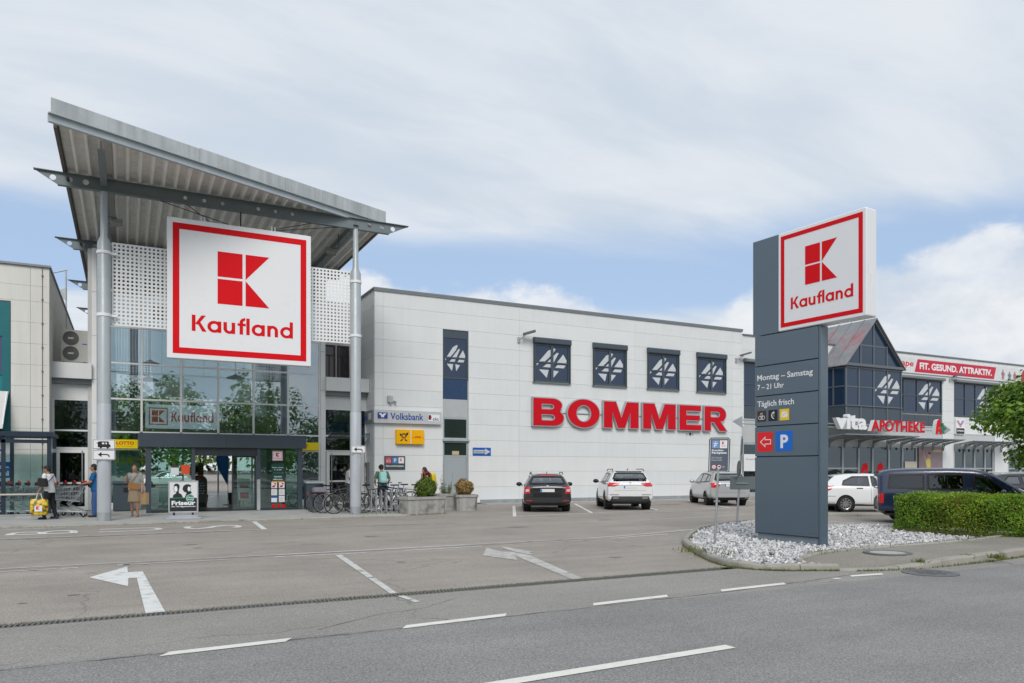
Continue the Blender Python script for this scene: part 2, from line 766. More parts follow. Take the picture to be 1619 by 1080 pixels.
M['yellow'] = mat('sign_yellow', (.85, .56, .01), .4, 0, .03, 1)
M['amber'] = mat('post_yellow', (.85, .43, .0), .5, 0, .03, 1, .2)
M['blue'] = mat('sign_blue', (.01, .10, .42), .4, 0, .03, 1)
M['pblue'] = mat('park_blue', (.0, .14, .62), .35, 0, .03, 1)
M['navyglass'] = mat('blue_tinted_glass', (.014, .034, .072), .06, 0, .0, 1, .7)
M['teal'] = mat('teal_frame', (.01, .14, .16), .4)
M['concrete'] = mat('weathered_concrete', (.36, .355, .34), .85, 0, .12, 3, .25, .35, 60, stain=((.09, .09, .08), 2.2, .75), streak=.2, speck=.12)
M['kerb'] = mat('kerb_concrete', (.34, .325, .29), .88, 0, .12, 2.5, .25, .4, 70, stain=((.13, .12, .09), 1.7, .7), speck=.14)
M['paving'] = mat('pale_paving', (.40, .40, .385), .85, 0, .1, 1.3, .25, .3, 60, stain=((.24, .24, .22), 1.1, .6), speck=.12)
M['paintw'] = mat('road_paint', (.66, .67, .66), .75, 0, .06, 6, .3, .3, 80, stain=((.30, .30, .29), 5.5, .75), speck=.08)
M['paintworn'] = mat('worn_road_paint', (.56, .56, .54), .8, 0, .08, 6, .3, .3, 80, stain=((.23, .22, .2), 3.5, 1.0), speck=.1)
M['paintfresh'] = mat('fresh_road_paint', (.72, .71, .66), .7, 0, .05, 6, .3, .3, 80, stain=((.5, .48, .43), 4, .6), speck=.06)
M['leafg'] = mat('leaf_green', (.06, .1, .02), .5, 0, 0, 1, .35, attr='tint')


def translucent(m, k):
    nt = m.node_tree
    p = nt.nodes['Principled BSDF']
    tl = nt.nodes.new('ShaderNodeBsdfTranslucent')
    mx = nt.nodes.new('ShaderNodeMixShader')
    mx.inputs[0].default_value = k
    nt.links.new(p.inputs['Base Color'].links[0].from_socket, tl.inputs[0])
    nt.links.new(p.outputs[0], mx.inputs[1])
    nt.links.new(tl.outputs[0], mx.inputs[2])
    nt.links.new(mx.outputs[0], nt.nodes['Material Output'].inputs[0])


translucent(M['leafg'], .35)
M['stone'] = mat('limestone', (.5, .5, .5), .8, 0, .06, 5, .25, .3, 60, attr='tint')
M['soil'] = mat('dark_soil', (.05, .04, .03), .95, 0, .3, 8)
M['bark'] = mat('bark', (.12, .095, .07), .9, 0, .25, 8, bump=.6, bs=25)
M['ghost'] = mat('ghost_paint', (.46, .45, .43), .8, 0, .1, 6, .3, .3, 80, stain=((.275, .25, .22), 2.3, 1.0), streak=.3, speck=.12)
M['corrhighlight'] = mat('corrugated_rib_highlight', (.80, .79, .75), .45, .05, .06, 1.6)  # same sheet in a lighter colour, painting in the bright highlights along the ribs
M['tar'] = mat('tar_seam', (.05, .05, .05), .8)
asphalt('road_asphalt', (.232, .230, .227), .46, .11)
asphalt('margin_asphalt', (.275, .263, .245), .34, .09, .45)
asphalt('lot_asphalt', (.298, .271, .243), .34, .13, .3)
asphalt('footway_asphalt', (.25, .235, .205), .34, .12)

# ------------------------------------------------------------------ ground, road, lot
mb = MB()
mb.box(-700, -500, -.6, 900, 1200, -.4)
struct(mb.build('ground', M['soil']))
mb = MB()
mb.fpoly(GZ, [(-160, 9.03), (220, 9.03), (220, 240), (-160, 240)], 0, None, [[(-6.0, 9.035), (8.75, 9.035), (8.75, 9.20), (-6.0, 9.20)]])
struct(mb.build('parking_lot', MATS['lot_asphalt']))
mb = MB()
mb.fpoly(GZ, [(-160, 7.02), (220, 7.55), (220, 9.03), (-160, 9.03)], 0)
struct(mb.build('road_margin', MATS['margin_asphalt']))
mb = MB()
mb.fpoly(GZ, [(-160, -6), (220, -6), (220, 7.55), (-160, 7.02)], 0)
struct(mb.build('road', MATS['road_asphalt']))
mb = MB()
mb.box(-160, -60, -.3, 220, -6, .1)
struct(mb.build('verge_ground', MATS['footway_asphalt']))


def seam(name, pts, w, m, seed, z=.0045):
    """thin wandering crack or tar joint along points"""
    rg = random.Random(seed)
    P = []
    for (x0, y0), (x1, y1) in zip(pts[:-1], pts[1:]):
        n = max(2, int(math.hypot(x1 - x0, y1 - y0) / .12))
        for i in range(n):
            t = i / n
            P.append((x0 + (x1 - x0) * t + rg.uniform(-.014, .014), y0 + (y1 - y0) * t + rg.uniform(-.014, .014)))
    b = MB()
    V = []
    for i, (x, y) in enumerate(P):
        ww = w * rg.uniform(.25, 1)
        V += [(x, y - ww / 2, z), (x, y + ww / 2, z)]
    b.add(V, [(2 * i, 2 * i + 2, 2 * i + 3, 2 * i + 1) for i in range(len(P) - 1)])
    return struct(b.build(name, m))


seam('asphalt_joint', [(-3, 7.12), (2, 7.16), (7, 7.36), (10.2, 7.75)], .016, M['tar'], 1)
seam('asphalt_joint', [(-12, 20.24), (-2, 20.3), (3.6, 20.5), (9, 20.4)], .05, M['tar'], 2)
seam('asphalt_joint', [(-8, 14.22), (2.5, 14.26), (8, 14.28)], .02, M['tar'], 3)
seam('asphalt_crack', [(1.7, 7.5), (2.4, 7.95), (3.0, 8.1), (3.7, 8.6)], .012, M['tar'], 4)
seam('asphalt_crack', [(8, 14.3), (11.5, 14.85), (13.3, 15.2)], .02, M['tar'], 5)
seam('asphalt_crack', [(14, 21.3), (16.6, 21.9), (19, 21.8), (22, 22.4)], .04, M['tar'], 6)
seam('asphalt_crack', [(2.2, 14.0), (3.6, 13.2), (4.4, 12.2)], .012, M['tar'], 7)


def mark(pts, m='paintw', name='road_marking', z=.006, sub=0):
    b = MB()
    b.fpoly(GZ, pts, z)
    return struct(b.build(name, M[m]))


def line(x0, y0, x1, y1, w=.12, m='paintw', name='road_marking', slant=0):
    dx, dy = x1 - x0, y1 - y0
    l = math.hypot(dx, dy)
    nx, ny = -dy / l * w / 2, dx / l * w / 2
    sx, sy = dx / l * slant, dy / l * slant
    return mark([(x0 - nx - sx, y0 - ny - sy), (x1 - nx - sx, y1 - ny - sy), (x1 + nx + sx, y1 + ny + sy), (x0 + nx + sx, y0 + ny + sy)], m, name)


# edge dashes of the road (slanted ends) and its centre line
for a, b in (((.29, 7.11), (1.35, 7.17)), ((2.5, 7.22), (3.7, 7.31)), ((4.9, 7.40), (6.06, 7.47)), ((6.95, 7.47), (8.18, 7.53)), ((9.62, 7.6), (10.25, 7.53))):
    line(*a, *b, .13, 'paintfresh', slant=.05)
line(9.16, 7.53, 9.27, 7.5, .10, 'paintfresh')
line(2.0, 4.97, 4.84, 5.08, .13, 'paintfresh')
line(-4.5, 4.8, -1.2, 4.86, .13, 'paintfresh')
# double guide line across the lot
for a in ((-9, 14.36, -.9, 14.41), (-.9, 14.41, 2.4, 14.4)):
    line(*a, .06, 'paintworn')
line(2.4, 14.40, 6.4, 14.46, .08, 'paintw')
line(6.4, 14.46, 9.45, 14.55, .07, 'paintworn')
for p, q in zip(((9.45, 14.55), (10.9, 14.78), (12.3, 15.12), (13.2, 15.36)), ((10.9, 14.78), (12.3, 15.12), (13.2, 15.36), (14.0, 15.62))):
    line(*p, *q, .075, 'paintw')
for a in ((-9, 13.86, -1, 13.98), (.95, 14.06, 1.62, 14.04), (-.05, 14.07, .95, 14.06)):
    line(*a, .06, 'paintworn')
for a in ((-.93, 13.99, -.7, 14.01), (-.14, 14.08, 0.05, 14.07), (2.4, 14.04, 4.07, 13.98), (4.83, 14.0, 6.56, 14.06), (9.92, 14.27, 11.86, 14.6)):
    line(*a, .07, 'paintw')
line(7.38, 14.13, 9.05, 14.15, .06, 'paintworn')
# slanted separator of the exit lane
mark([(3.45, 13.86), (3.575, 13.86), (3.10, 9.21), (3.005, 9.21)], 'paintworn')
mark([(3.03, 9.02), (3.12, 9.02), (3.15, 8.52), (3.07, 8.49)], 'paintworn')
# left-turn arrow
mark([(-.49, 12.66), (.01, 13.79), (.02, 13.03), (.225, 13.03), (.385, 9.21), (.188, 9.21), (.135, 12.27), (.025, 12.30), (.02, 11.45)], 'paintw')
# worn left arrow by the island
mark([(5.87, 12.55), (6.5, 13.72), (6.46, 12.95), (6.62, 12.85), (6.66, 12.2), (5.92, 9.21), (5.74, 9.21), (6.22, 11.5), (6.40, 12.3), (6.10, 11.6)], 'ghost')
mark([(6.68, 12.95), (6.83, 13.75), (6.92, 13.72), (6.98, 12.6), (6.88, 12.62), (6.76, 12.2), (6.70, 12.3)], 'ghost')
# bus bay
line(-12, 20.36, 3.2, 20.66, .10, 'paintworn')
line(-9, 22.9, -1.49, 23.72, .10, 'paintw')
mark([(3.39, 23.9), (3.53, 23.9), (3.33, 20.64), (3.19, 20.62)], 'paintw')
FB = Frame((0, 0, 0), (0, 1, 0), (-1, 0, 0))
for ch, xa, xb in (('B', -1.1, -2.62), ('U', .88, -.63), ('S', 2.88, 1.38)):
    b = MB()
    F = Frame((0, 21.6, .006), (0, 1, 0), (-1, 0, 0))
    b.text(F, ch, .02, -xa, 1.12, -xb, 0, -.005)
    struct(b.build('road_lettering', M['paintw']))
# parking bays
for p, q in zip(((11.62, 22.36), (15.1, 22.93), (18.4, 23.28), (20.7, 23.1)), ((15.1, 22.93), (18.4, 23.28), (20.7, 23.1), (26.5, 23.9))):
    line(*p, *q, .10, 'paintw', 'parking_line')
for x, y in ((11.66, 22.4), (15.15, 22.98), (18.45, 23.3), (22.2, 23.4), (25.9, 23.9)):
    line(x, y, x + 3.3, y + 6.4, .12, 'paintw', 'parking_line')
line(14.6, 18.95, 19.9, 19.7, .1, 'paintworn', 'parking_line')
line(19.9, 19.7, 30, 20.4, .1, 'paintworn', 'parking_line')
line(19.1, 16.0, 19.4, 13.4, .1, 'paintw', 'parking_line')
# oil stains and old drips, each an irregular flat spot of its own
rg = random.Random(3)
M['oil'] = mat('oil_stain', (.19, .17, .15), .6, 0, .25, 9)
for x, y, r in ((14.9, 26.6, .35), (18.9, 27.2, .3), (22.0, 27.0, .4), (13.4, 19.6, .16), (5.2, 17.4, .13), (9.6, 18.3, .2), (1.2, 17.2, .1), (7.9, 11.2, .09), (-.6, 11.0, .06), (-1.1, 10.6, .04), (1.3, 16.4, .07), (4.2, 12.3, .05)):
    mark([(x + r * rg.uniform(.6, 1.2) * 1.5 * math.cos(k * .45), y + r * rg.uniform(.6, 1.2) * math.sin(k * .45)) for k in range(14)], 'oil', 'oil_stain', .004)

# ------------------------------------------------------------------ drain channel with gratings
drain = MB()
drain.box(-6, 9.035, -.22, 8.75, 9.20, -.14)
drain = struct(drain.build('drain_channel', M['black']))
M['iron'] = mat('cast_iron', (.15, .15, .155), .6, .3, .15, 6)
b = MB()
b.box(0, 0, -.03, .497, .018, .003)
b.box(0, .142, -.03, .497, .16, .003)
for k in range(10):
    x = .004 + k * .0497
    b.hexa([(x + .0, .018, -.03), (x + .022, .018, -.03), (x + .034, .142, -.03), (x + .012, .142, -.03), (x + .0, .018, .002), (x + .022, .018, .002), (x + .034, .142, .002), (x + .012, .142, .002)])
gm = b.mesh('grate', M['iron'])
for k in range(29):
    o = bpy.data.objects.new('grate', gm)
    COL.objects.link(o)
    o.location = (-5.98 + k * .5, 9.0375, 0)
    o.parent = drain

# ------------------------------------------------------------------ gravel island
ISL = [(17.2, 16.9), (15.6, 16.4), (13.94, 15.56), (12.67, 14.64), (11.13, 13.16), (10.4, 12.3), (9.54, 10.93), (9.06, 10.04), (8.82, 9.4), (8.84, 8.98), (9.02, 8.67), (9.28, 8.47), (9.64, 8.29), (10.0, 8.1)]
KR = [(10.0, 8.1), (10.35, 7.88), (10.85, 7.72), (11.5, 7.64), (12.95, 7.70), (14.64, 7.90), (18, 8.35), (24, 9.1), (40, 11.1)]
EDGE = [(9.78, 8.62), (10.15, 8.92), (10.76, 9.18), (11.5, 9.36), (13.2, 9.40), (15.08, 9.46), (17.2, 9.75), (19, 10.0)]


def smooth_path(P, n):
    out = []
    for i in range(len(P) - 1):
        p0 = P[max(i - 1, 0)]
        p1, p2 = P[i], P[i + 1]
        p3 = P[min(i + 2, len(P) - 1)]
        for k in range(n):
            t = k / n
            out.append(tuple(.5 * (2 * p1[j] + (p2[j] - p0[j]) * t + (2 * p0[j] - 5 * p1[j] + 4 * p2[j] - p3[j]) * t * t + (3 * p1[j] - p0[j] - 3 * p2[j] + p3[j]) * t ** 3) for j in range(2)))
    out.append(P[-1])
    return out


def kerb_run(parent, path, w, h, length, z0=-.05, hfun=None, side=1):
    """kerb stones along a path; each stone is its own piece, a joint between them"""
    path = [V3((x, y, 0)) for x, y in path]
    d = [0]
    for a, b_ in zip(path[:-1], path[1:]):
        d.append(d[-1] + (b_ - a).length)

    def at(s):
        s = max(0, min(d[-1] - 1e-6, s))
        for i in range(len(d) - 1):
            if d[i] <= s <= d[i + 1]:
                t = (s - d[i]) / max(1e-9, d[i + 1] - d[i])
                return path[i].lerp(path[i + 1], t), (path[i + 1] - path[i]).normalized()
    rg = random.Random(len(path))
    s = 0
    while s < d[-1] - .15:
        e = min(s + length, d[-1]) - .012
        n = 5
        lift = rg.uniform(-.006, .006)
        rings = []
        for k in range(n + 1):
            p, t = at(s + (e - s) * k / n)
            nrm = V3((-t.y, t.x, 0)) * side
            hh = (hfun(p) if hfun else h) + lift
            rings.append([(p.x, p.y, z0), (p.x + nrm.x * .012, p.y + nrm.y * .012, hh - .025), (p.x + nrm.x * .03, p.y + nrm.y * .03, hh), (p.x + nrm.x * w, p.y + nrm.y * w, hh), (p.x + nrm.x * w, p.y + nrm.y * w, z0)])
        b = MB()
        b.loft(rings)
        o = b.build('kerb_stone', M['kerb'], parent, 25)
        s += length


kerb = bpy.data.objects.new('island_kerb', None)
COL.objects.link(kerb)
struct(kerb)
isl_path = smooth_path(ISL, 6)
kerb_run(kerb, isl_path, .13, .09, 1.0, side=1, hfun=lambda p: .10 if p.x > 9.2 or p.y > 8.8 else .075)
kerb2 = bpy.data.objects.new('road_kerb', None)
COL.objects.link(kerb2)
struct(kerb2)


def kh(p):
    return .035 + .10 * max(0, min(1, (p.x - 10.6) / 1.6))


kerb_run(kerb2, smooth_path(KR, 6), .16, .1, 1.0, side=1, hfun=kh)
edg = bpy.data.objects.new('edging_kerb', None)
COL.objects.link(edg)
struct(edg)
kerb_run(edg, smooth_path(EDGE, 5), .07, .13, 1.0, side=1)
# asphalt footway between the kerb and the gravel
kp = [p for p in smooth_path(KR, 6)]
ep = smooth_path(EDGE, 5)


def inner(path, w):
    out = []
    for i, p in enumerate(path):
        a = V3((*path[max(i - 1, 0)], 0))
        c = V3((*path[min(i + 1, len(path) - 1)], 0))
        t = (c - a).normalized()
        out.append((p[0] - t.y * w, p[1] + t.x * w))
    return out


kin = inner(kp, .158)
b = MB()
n = 60
rows = []


def resample(P, n):
    d = [0]
    for a, c in zip(P[:-1], P[1:]):
        d.append(d[-1] + math.dist(a, c))
    out = []
    for k in range(n):
        s = d[-1] * k / (n - 1)
        i = max(j for j in range(len(d)) if d[j] <= s + 1e-9)
        i = min(i, len(P) - 2)
        t = (s - d[i]) / max(1e-9, d[i + 1] - d[i])
        out.append((P[i][0] + (P[i + 1][0] - P[i][0]) * t, P[i][1] + (P[i + 1][1] - P[i][1]) * t))
    return out


ra = resample([p for p in kin if p[0] < 19.3], n)
rb = resample(ep, n)
V = []
for p, q in zip(ra, rb):
    V += [(p[0], p[1], kh(V3((p[0], p[1], 0))) - .006), (q[0], q[1], .055 + .05 * min(1, max(0, (q[0] - 9.7) / 2)))]
b.add(V, [(2 * i, 2 * i + 2, 2 * i + 3, 2 * i + 1) for i in range(n - 1)])
b.fpoly(GZ, [(19.2, 8.7), (40, 11.4), (40, 12.4), (19.0, 10.0)], .1)
struct(b.build('footway', MATS['footway_asphalt']))
# gravel bed and stones
gpoly = [p for p in inner(isl_path, .12)]
gpoly = gpoly[:-4] + EDGE[1:7] + [(18.6, 10.0), (18.6, 14.1), (17.4, 14.5)]
gp2 = gpoly
b = MB()
b.fpoly(GZ, [(18.6, 9.9), (18.6, 14.2), (17.35, 14.5), (17.2, 16.8)] + isl_path[6:] + [(9.8, 8.55)] + EDGE[1:6], .008)
struct(b.build('island_ground', M['soil']))


def inside(x, y, P):
    c = np.zeros(len(x), bool)
    j = len(P) - 1
    for i in range(len(P)):
        xi, yi = P[i]
        xj, yj = P[j]
        k = ((yi > y) != (yj > y)) & (x < (xj - xi) * (y - yi) / (yj - yi + 1e-12) + xi)
        c ^= k
        j = i
    return c


def gravel():
    poly = [(17.2, 16.75)] + inner(isl_path[6:], .16) + [(9.85, 8.62)] + [(x - .02, y + .12) for x, y in EDGE[1:6]] + [(18.4, 9.95), (18.4, 14.1), (17.4, 14.45)]
    rng = np.random.default_rng(11)
    n = 36000
    x = rng.uniform(8.8, 18.5, n)
    y = rng.uniform(8.4, 16.9, n)
    ok = inside(x, y, poly)
    x, y = x[ok], y[ok]
    N = min(len(x), 13500)
    x, y = x[:N], y[:N]
    t = (1 + 5 ** .5) / 2
    iv = np.array([(-1, t, 0), (1, t, 0), (-1, -t, 0), (1, -t, 0), (0, -1, t), (0, 1, t), (0, -1, -t), (0, 1, -t), (t, 0, -1), (t, 0, 1), (-t, 0, -1), (-t, 0, 1)]) / 1.9
    fi = np.array([(0, 11, 5), (0, 5, 1), (0, 1, 7), (0, 7, 10), (0, 10, 11), (1, 5, 9), (5, 11, 4), (11, 10, 2), (10, 7, 6), (7, 1, 8), (3, 9, 4), (3, 4, 2), (3, 2, 6), (3, 6, 8), (3, 8, 9), (4, 9, 5), (2, 4, 11), (6, 2, 10), (8, 6, 7), (9, 8, 1)])
    vv = iv[None] * rng.uniform(.55, 1.3, (N, 12, 1))
    vv *= np.stack([rng.uniform(.8, 1.5, N), rng.uniform(.6, 1.0, N), rng.uniform(.4, .8, N)], 1)[:, None, :]
    q = rng.normal(0, 1, (N, 4))
    q /= np.linalg.norm(q, axis=1, keepdims=True)
    a, b_, c, d = q.T
    Rm = np.stack([np.stack([1 - 2 * (c * c + d * d), 2 * (b_ * c - a * d), 2 * (b_ * d + a * c)], 1), np.stack([2 * (b_ * c + a * d), 1 - 2 * (b_ * b_ + d * d), 2 * (c * d - a * b_)], 1), np.stack([2 * (b_ * d - a * c), 2 * (c * d + a * b_), 1 - 2 * (b_ * b_ + c * c)], 1)], 1)
    vv = np.einsum('nij,nkj->nki', Rm, vv)
    s = rng.uniform(.022, .048, N)
    z = .012 + rng.uniform(0, .06, N)
    P = vv * s[:, None, None] + np.stack([x, y, z], 1)[:, None, :]
    g = rng.choice([.42, .52, .6, .68, .76, .3], N, p=[.1, .22, .26, .24, .13, .05]) * rng.uniform(.85, 1.12, N) * .95
    tint = np.stack([g, g * 1.0, g * 1.015], 1)
    faces = P[:, fi]                                    # N,20,3,3
    faces = faces.reshape(-1, 3, 3)
    o = arr_mesh('gravel', faces, 3, M['stone'], np.repeat(tint, 20, 0))
    struct(o, 'white and grey crushed limestone gravel filling the kerbed island', 'stuff')


gravel()


def tufts(name, pts, n, size, label, seed, zb=0.0, spread=.05, cols=((.10, .16, .03), (.2, .2, .06))):
    rng = np.random.default_rng(seed)
    pts = np.array(pts, float)
    i = rng.integers(0, len(pts) - 1, n)
    t = rng.random(n)[:, None]
    p = pts[i] * (1 - t) + pts[i + 1] * t + (np.clip(rng.normal(0, spread, (n, 2)), -2 * spread, 2 * spread) if spread < .03 else rng.normal(0, spread, (n, 2)) * rng.random((n, 1)) * 1.5)
    h = rng.uniform(.3, 1, n) * size
    ang = rng.uniform(0, 2 * math.pi, n)
    w = h * .16
    dx, dy = np.cos(ang), np.sin(ang)
    base = np.stack([p[:, 0], p[:, 1], np.full(n, zb)], 1)
    lean = rng.normal(0, .4, (n, 2)) * h[:, None]
    tip = base + np.stack([lean[:, 0], lean[:, 1], h], 1)
    a = base + np.stack([dx * w, dy * w, np.zeros(n)], 1)
    c = base - np.stack([dx * w, dy * w, np.zeros(n)], 1)
    f = np.stack([a, tip, c], 1)
    k = rng.random(n)[:, None]
    tint = np.array(cols[0]) * (1 - k) + np.array(cols[1]) * k
    o = arr_mesh(name, f, 3, M['leafg'], tint)
    struct(o, label, 'stuff')


tufts('moss', [(-6, 9.215), (3, 9.215), (8.75, 9.215)], 6500, .022, 'green moss growing along the far edge of the drain', 1, 0, .012)
tufts('moss', [(2, 9.015), (8.75, 9.02)], 1800, .02, 'green moss growing along the near edge of the drain', 2, 0, .010)
tufts('weeds', [(p[0] - .03, p[1] - .03) for p in isl_path[30:]], 1600, .045, 'weeds growing at the foot of the curved island kerb', 3, 0, .03)
tufts('weeds', [(9.0, 10.4), (9.4, 11.0), (9.3, 9.6)], 160, .09, 'weeds sprouting through the gravel by the kerb', 4, .1, .15)
tufts('weeds', [(p[0], p[1] + .1) for p in EDGE[2:]], 1500, .06, 'grass growing along the edging between gravel and footway', 5, .1, .05)
tufts('weeds', [(10.2, 7.9), (11.2, 7.66), (13.0, 7.66), (15, 7.88)], 1200, .05, 'weeds growing along the road kerb', 6, 0, .025)
for x, y in ((11.45, 7.75), (12.75, 7.8), (13.2, 7.55)):
    tufts('weeds', [(x, y), (x + .12, y + .02)], 90, .10, 'grass tuft growing on the road kerb at x' .replace(' at x', ''), int(x * 9), .07, .06)
tufts('grass', [(17.3, 9.6), (17.2, 11), (17.25, 12.2)], 3500, .09, 'rough grass strip along the foot of the hedge', 8, .06, .12, ((.07, .12, .02), (.2, .17, .07)))

# manhole covers
for (x, y, z, nm, lab, m1) in ((12.0, 8.72, .121, 'manhole_cover', 'round concrete filled manhole cover in the asphalt footway', 'paving'), (11.0, 7.27, .004, 'manhole_cover', 'round dark iron manhole cover in the road by the kerb', 'iron')):
    t = thing(nm, lab, 'manhole cover', (x, y, z))
    b = MB()
    b.ring(GZ.sub(x, y, z), 0, 0, .30, .40, -.03, 28, .008)
    b.build('rim', M['iron'], t)
    b = MB()
    b.disc(GZ.sub(x, y, z), 0, 0, .295, -.03, 28, .004)
    if m1 == 'iron':
        for k in range(-3, 4):
            for q in range(-3, 4):
                if k * k + q * q < 10:
                    b.fbox(GZ.sub(x, y, z), k * .075 - .02, q * .075 - .02, .002, k * .075 + .02, q * .075 + .02, .010)
    b.build('lid', M[m1], t)

# ------------------------------------------------------------------ paved apron in front of the shops
apr = MB()
apr.box(-40, 24.40, -.1, 8.5, 32.2, .046)
apr = struct(apr.build('pavement', M['paving']))
kerb_run(apr, [(-9, 24.25), (8.6, 24.25)], .145, .05, 1.0, side=1)
kerb_run(apr, [(8.62, 24.25), (8.62, 27.4)], .12, .05, 1.0, side=1)
tufts('weeds', [(-4, 24.22), (3, 24.22), (8.6, 24.22)], 900, .04, 'small weeds along the front edge of the paved apron', 21, 0, .02)
tufts('weeds', [(7.2, 25.4), (8.6, 25.2)], 90, .11, 'weeds growing round the bicycle stands', 22, .05, .3)
tufts('weeds', [(8.7, 24.6), (10.2, 25.0)], 200, .07, 'weeds at the foot of the large concrete planter', 23, 0, .03)
# base strip of the shop wall
b = MB()
b.box(14.5, 30.55, -.05, 30.6, 31.26, .035)
struct(b.build('wall_footing', M['paving']))
# small kerb with grass beside the van
t = bpy.data.objects.new('bay_kerb', None)
COL.objects.link(t)
struct(t)
kerb_run(t, [(20.2, 18.0), (23.6, 16.2)], .3, .1, 1.0)
# ------------------------------------------------------------------ Kaufland logo sign face


def kf_text(F, a0, b0, a1, b1, depth):
    """the round geometric word mark, drawn stroke by stroke"""
    def C(cx, cy, rx, ry, t0, t1, n=12):
        return [(cx + rx * math.cos(R(t0 + (t1 - t0) * k / n)), cy + ry * math.sin(R(t0 + (t1 - t0) * k / n))) for k in range(n + 1)]

    def box_(x0, y0, x1, y1):
        return [(x0, y0), (x1, y0), (x1, y1), (x0, y1)]
    bowl = (C(.36, .355, .36, .37, 0, 345, 23), [C(.365, .355, .185, .195, 0, 340, 17)])
    arch_n = C(.32, .40, .30, .325, 180, 0) + C(.32, .40, .115, .15, 0, 180)
    arch_u = C(.31, .31, .31, .325, 180, 360) + C(.31, .31, .125, .15, 360, 180)
    gl = {'K': ([(box_(0, 0, .19, 1), []), ([(.17, .46), (.32, .40), (.72, 1), (.50, 1)], []), ([(.27, .55), (.42, .60), (.76, 0), (.53, 0)], [])], .80),
          'a': ([bowl, (box_(.54, 0, .725, .71), [])], .84),
          'u': ([(arch_u, []), (box_(0, .30, .185, .71), []), (box_(.435, .0, .62, .71), [])], .75),
          'f': ([(box_(.11, 0, .295, .76), []), (box_(0, .545, .44, .70), []), (C(.41, .755, .30, .30, 180, 88) + C(.41, .755, .115, .14, 88, 180), [])], .47),
          'l': ([(box_(0, 0, .185, 1.05), [])], .29),
          'n': ([(arch_n, []), (box_(.02, 0, .205, .71), []), (box_(.435, 0, .62, .41), [])], .74),
          'd': ([bowl, (box_(.54, 0, .725, 1.05), [])], .73)}
    tot = sum(gl[c][1] for c in 'Kaufland')
    b = MB()
    x = 0
    e = 0
    for c in 'Kaufland':
        for o, hs in gl[c][0]:
            f = lambda P: [(a0 + (x + p) / tot * (a1 - a0), b0 + q / 1.05 * (b1 - b0)) for p, q in P]
            b.fpoly(F, f(o), 0, depth * (1 + .06 * (e % 5)), [f(h) for h in hs])
            e += 1
        x += gl[c][1]
    return b


def kaufland(parent, F, w, h, border=True, red=None, depth=.012, pre=''):
    red = red or M['red']
    if border:
        b = MB()
        b.border(F, .036 * w, .036 * h, .964 * w, .964 * h, .043 * w, 0, depth)
        b.build('border', red, parent)
    x0, x1, y0, y1 = .332 * w, .692 * w, .415 * h, .795 * h
    dx, dy = x1 - x0, y1 - y0
    b = MB()
    for pts in ([(0, .52), (.475, .52), (.475, 1), (0, 1)], [(0, 0), (.475, 0), (.475, .475), (0, .475)], [(.535, .51), (1, 1), (.535, 1)], [(.535, 0), (1, 0), (.535, .485)]):
        b.fpoly(F, [(x0 + p * dx, y0 + q * dy) for p, q in pts], 0, depth)
    b.build('emblem', red, parent)
    kf_text(F, .16 * w, .203 * h, .865 * w, .325 * h, depth).build('lettering', red, parent)


# ------------------------------------------------------------------ pylon sign
A5 = R(5)
PF = Frame((12.33, 12.13, 0), (math.sin(A5), -math.cos(A5), 0), (0, 0, 1))
t = thing('pylon_sign', 'tall slate blue pylon sign with white and red square box on the gravel island', 'sign', (12.4, 11.4, .05))
b = MB()
b.fbox(PF, .0, .02, -.22, 1.5, .23, -.04)
b.build('plinth', mat('plinth_grey', (.24, .29, .34), .45, .2, .08, 2), t)
b = MB()
b.fbox(PF, -.03, .2, -.245, 1.53, 4.5, -.015)
b.build('core', M['black'], t)
b = MB()
b.fbox(PF, 1.53, .06, -.25, 1.575, 4.51, -.008)
b.build('edge_profile', M['pylon'], t)
for z0, z1 in ((.215, 1.865), (1.885, 2.525), (2.545, 3.185), (3.205, 3.84), (3.86, 4.505)):
    b = MB()
    b.rbox(PF, -.05, z0, -.03, 1.528, z1, .012, .008, 1)
    b.build('panel', M['pylon'], t)
b = MB()
b.fbox(PF, -.1, 4.53, -.27, .57, 6.61, .012)
b.build('head_panel', M['pylon'], t)
b = MB()
b.rbox(PF, .575, 4.53, -.29, 2.59, 6.61, .03, .03, 2)
b.build('sign_box', M['signwhite'], t)
kaufland(t, PF.sub(.575, 4.53, .0315), 2.015, 2.08, depth=.003)
for q in (('Montag – Samstag', .015, 3.50, 1.41, 3.66), ('7 – 21 Uhr', .02, 3.335, .71, 3.45), ('Täglich frisch', .02, 2.925, .96, 3.09)):
    b = MB()
    b.text(PF, *q, .0135, .014, .016)
    b.build('lettering', M['signwhite'], t)


def tile(a0, z0, a1, z1, m, parent, F=PF, c=.0135):
    b = MB()
    b.fbox(F, a0, z0, c, a1, z1, c + .003)
    return b.build('tile', m, parent)


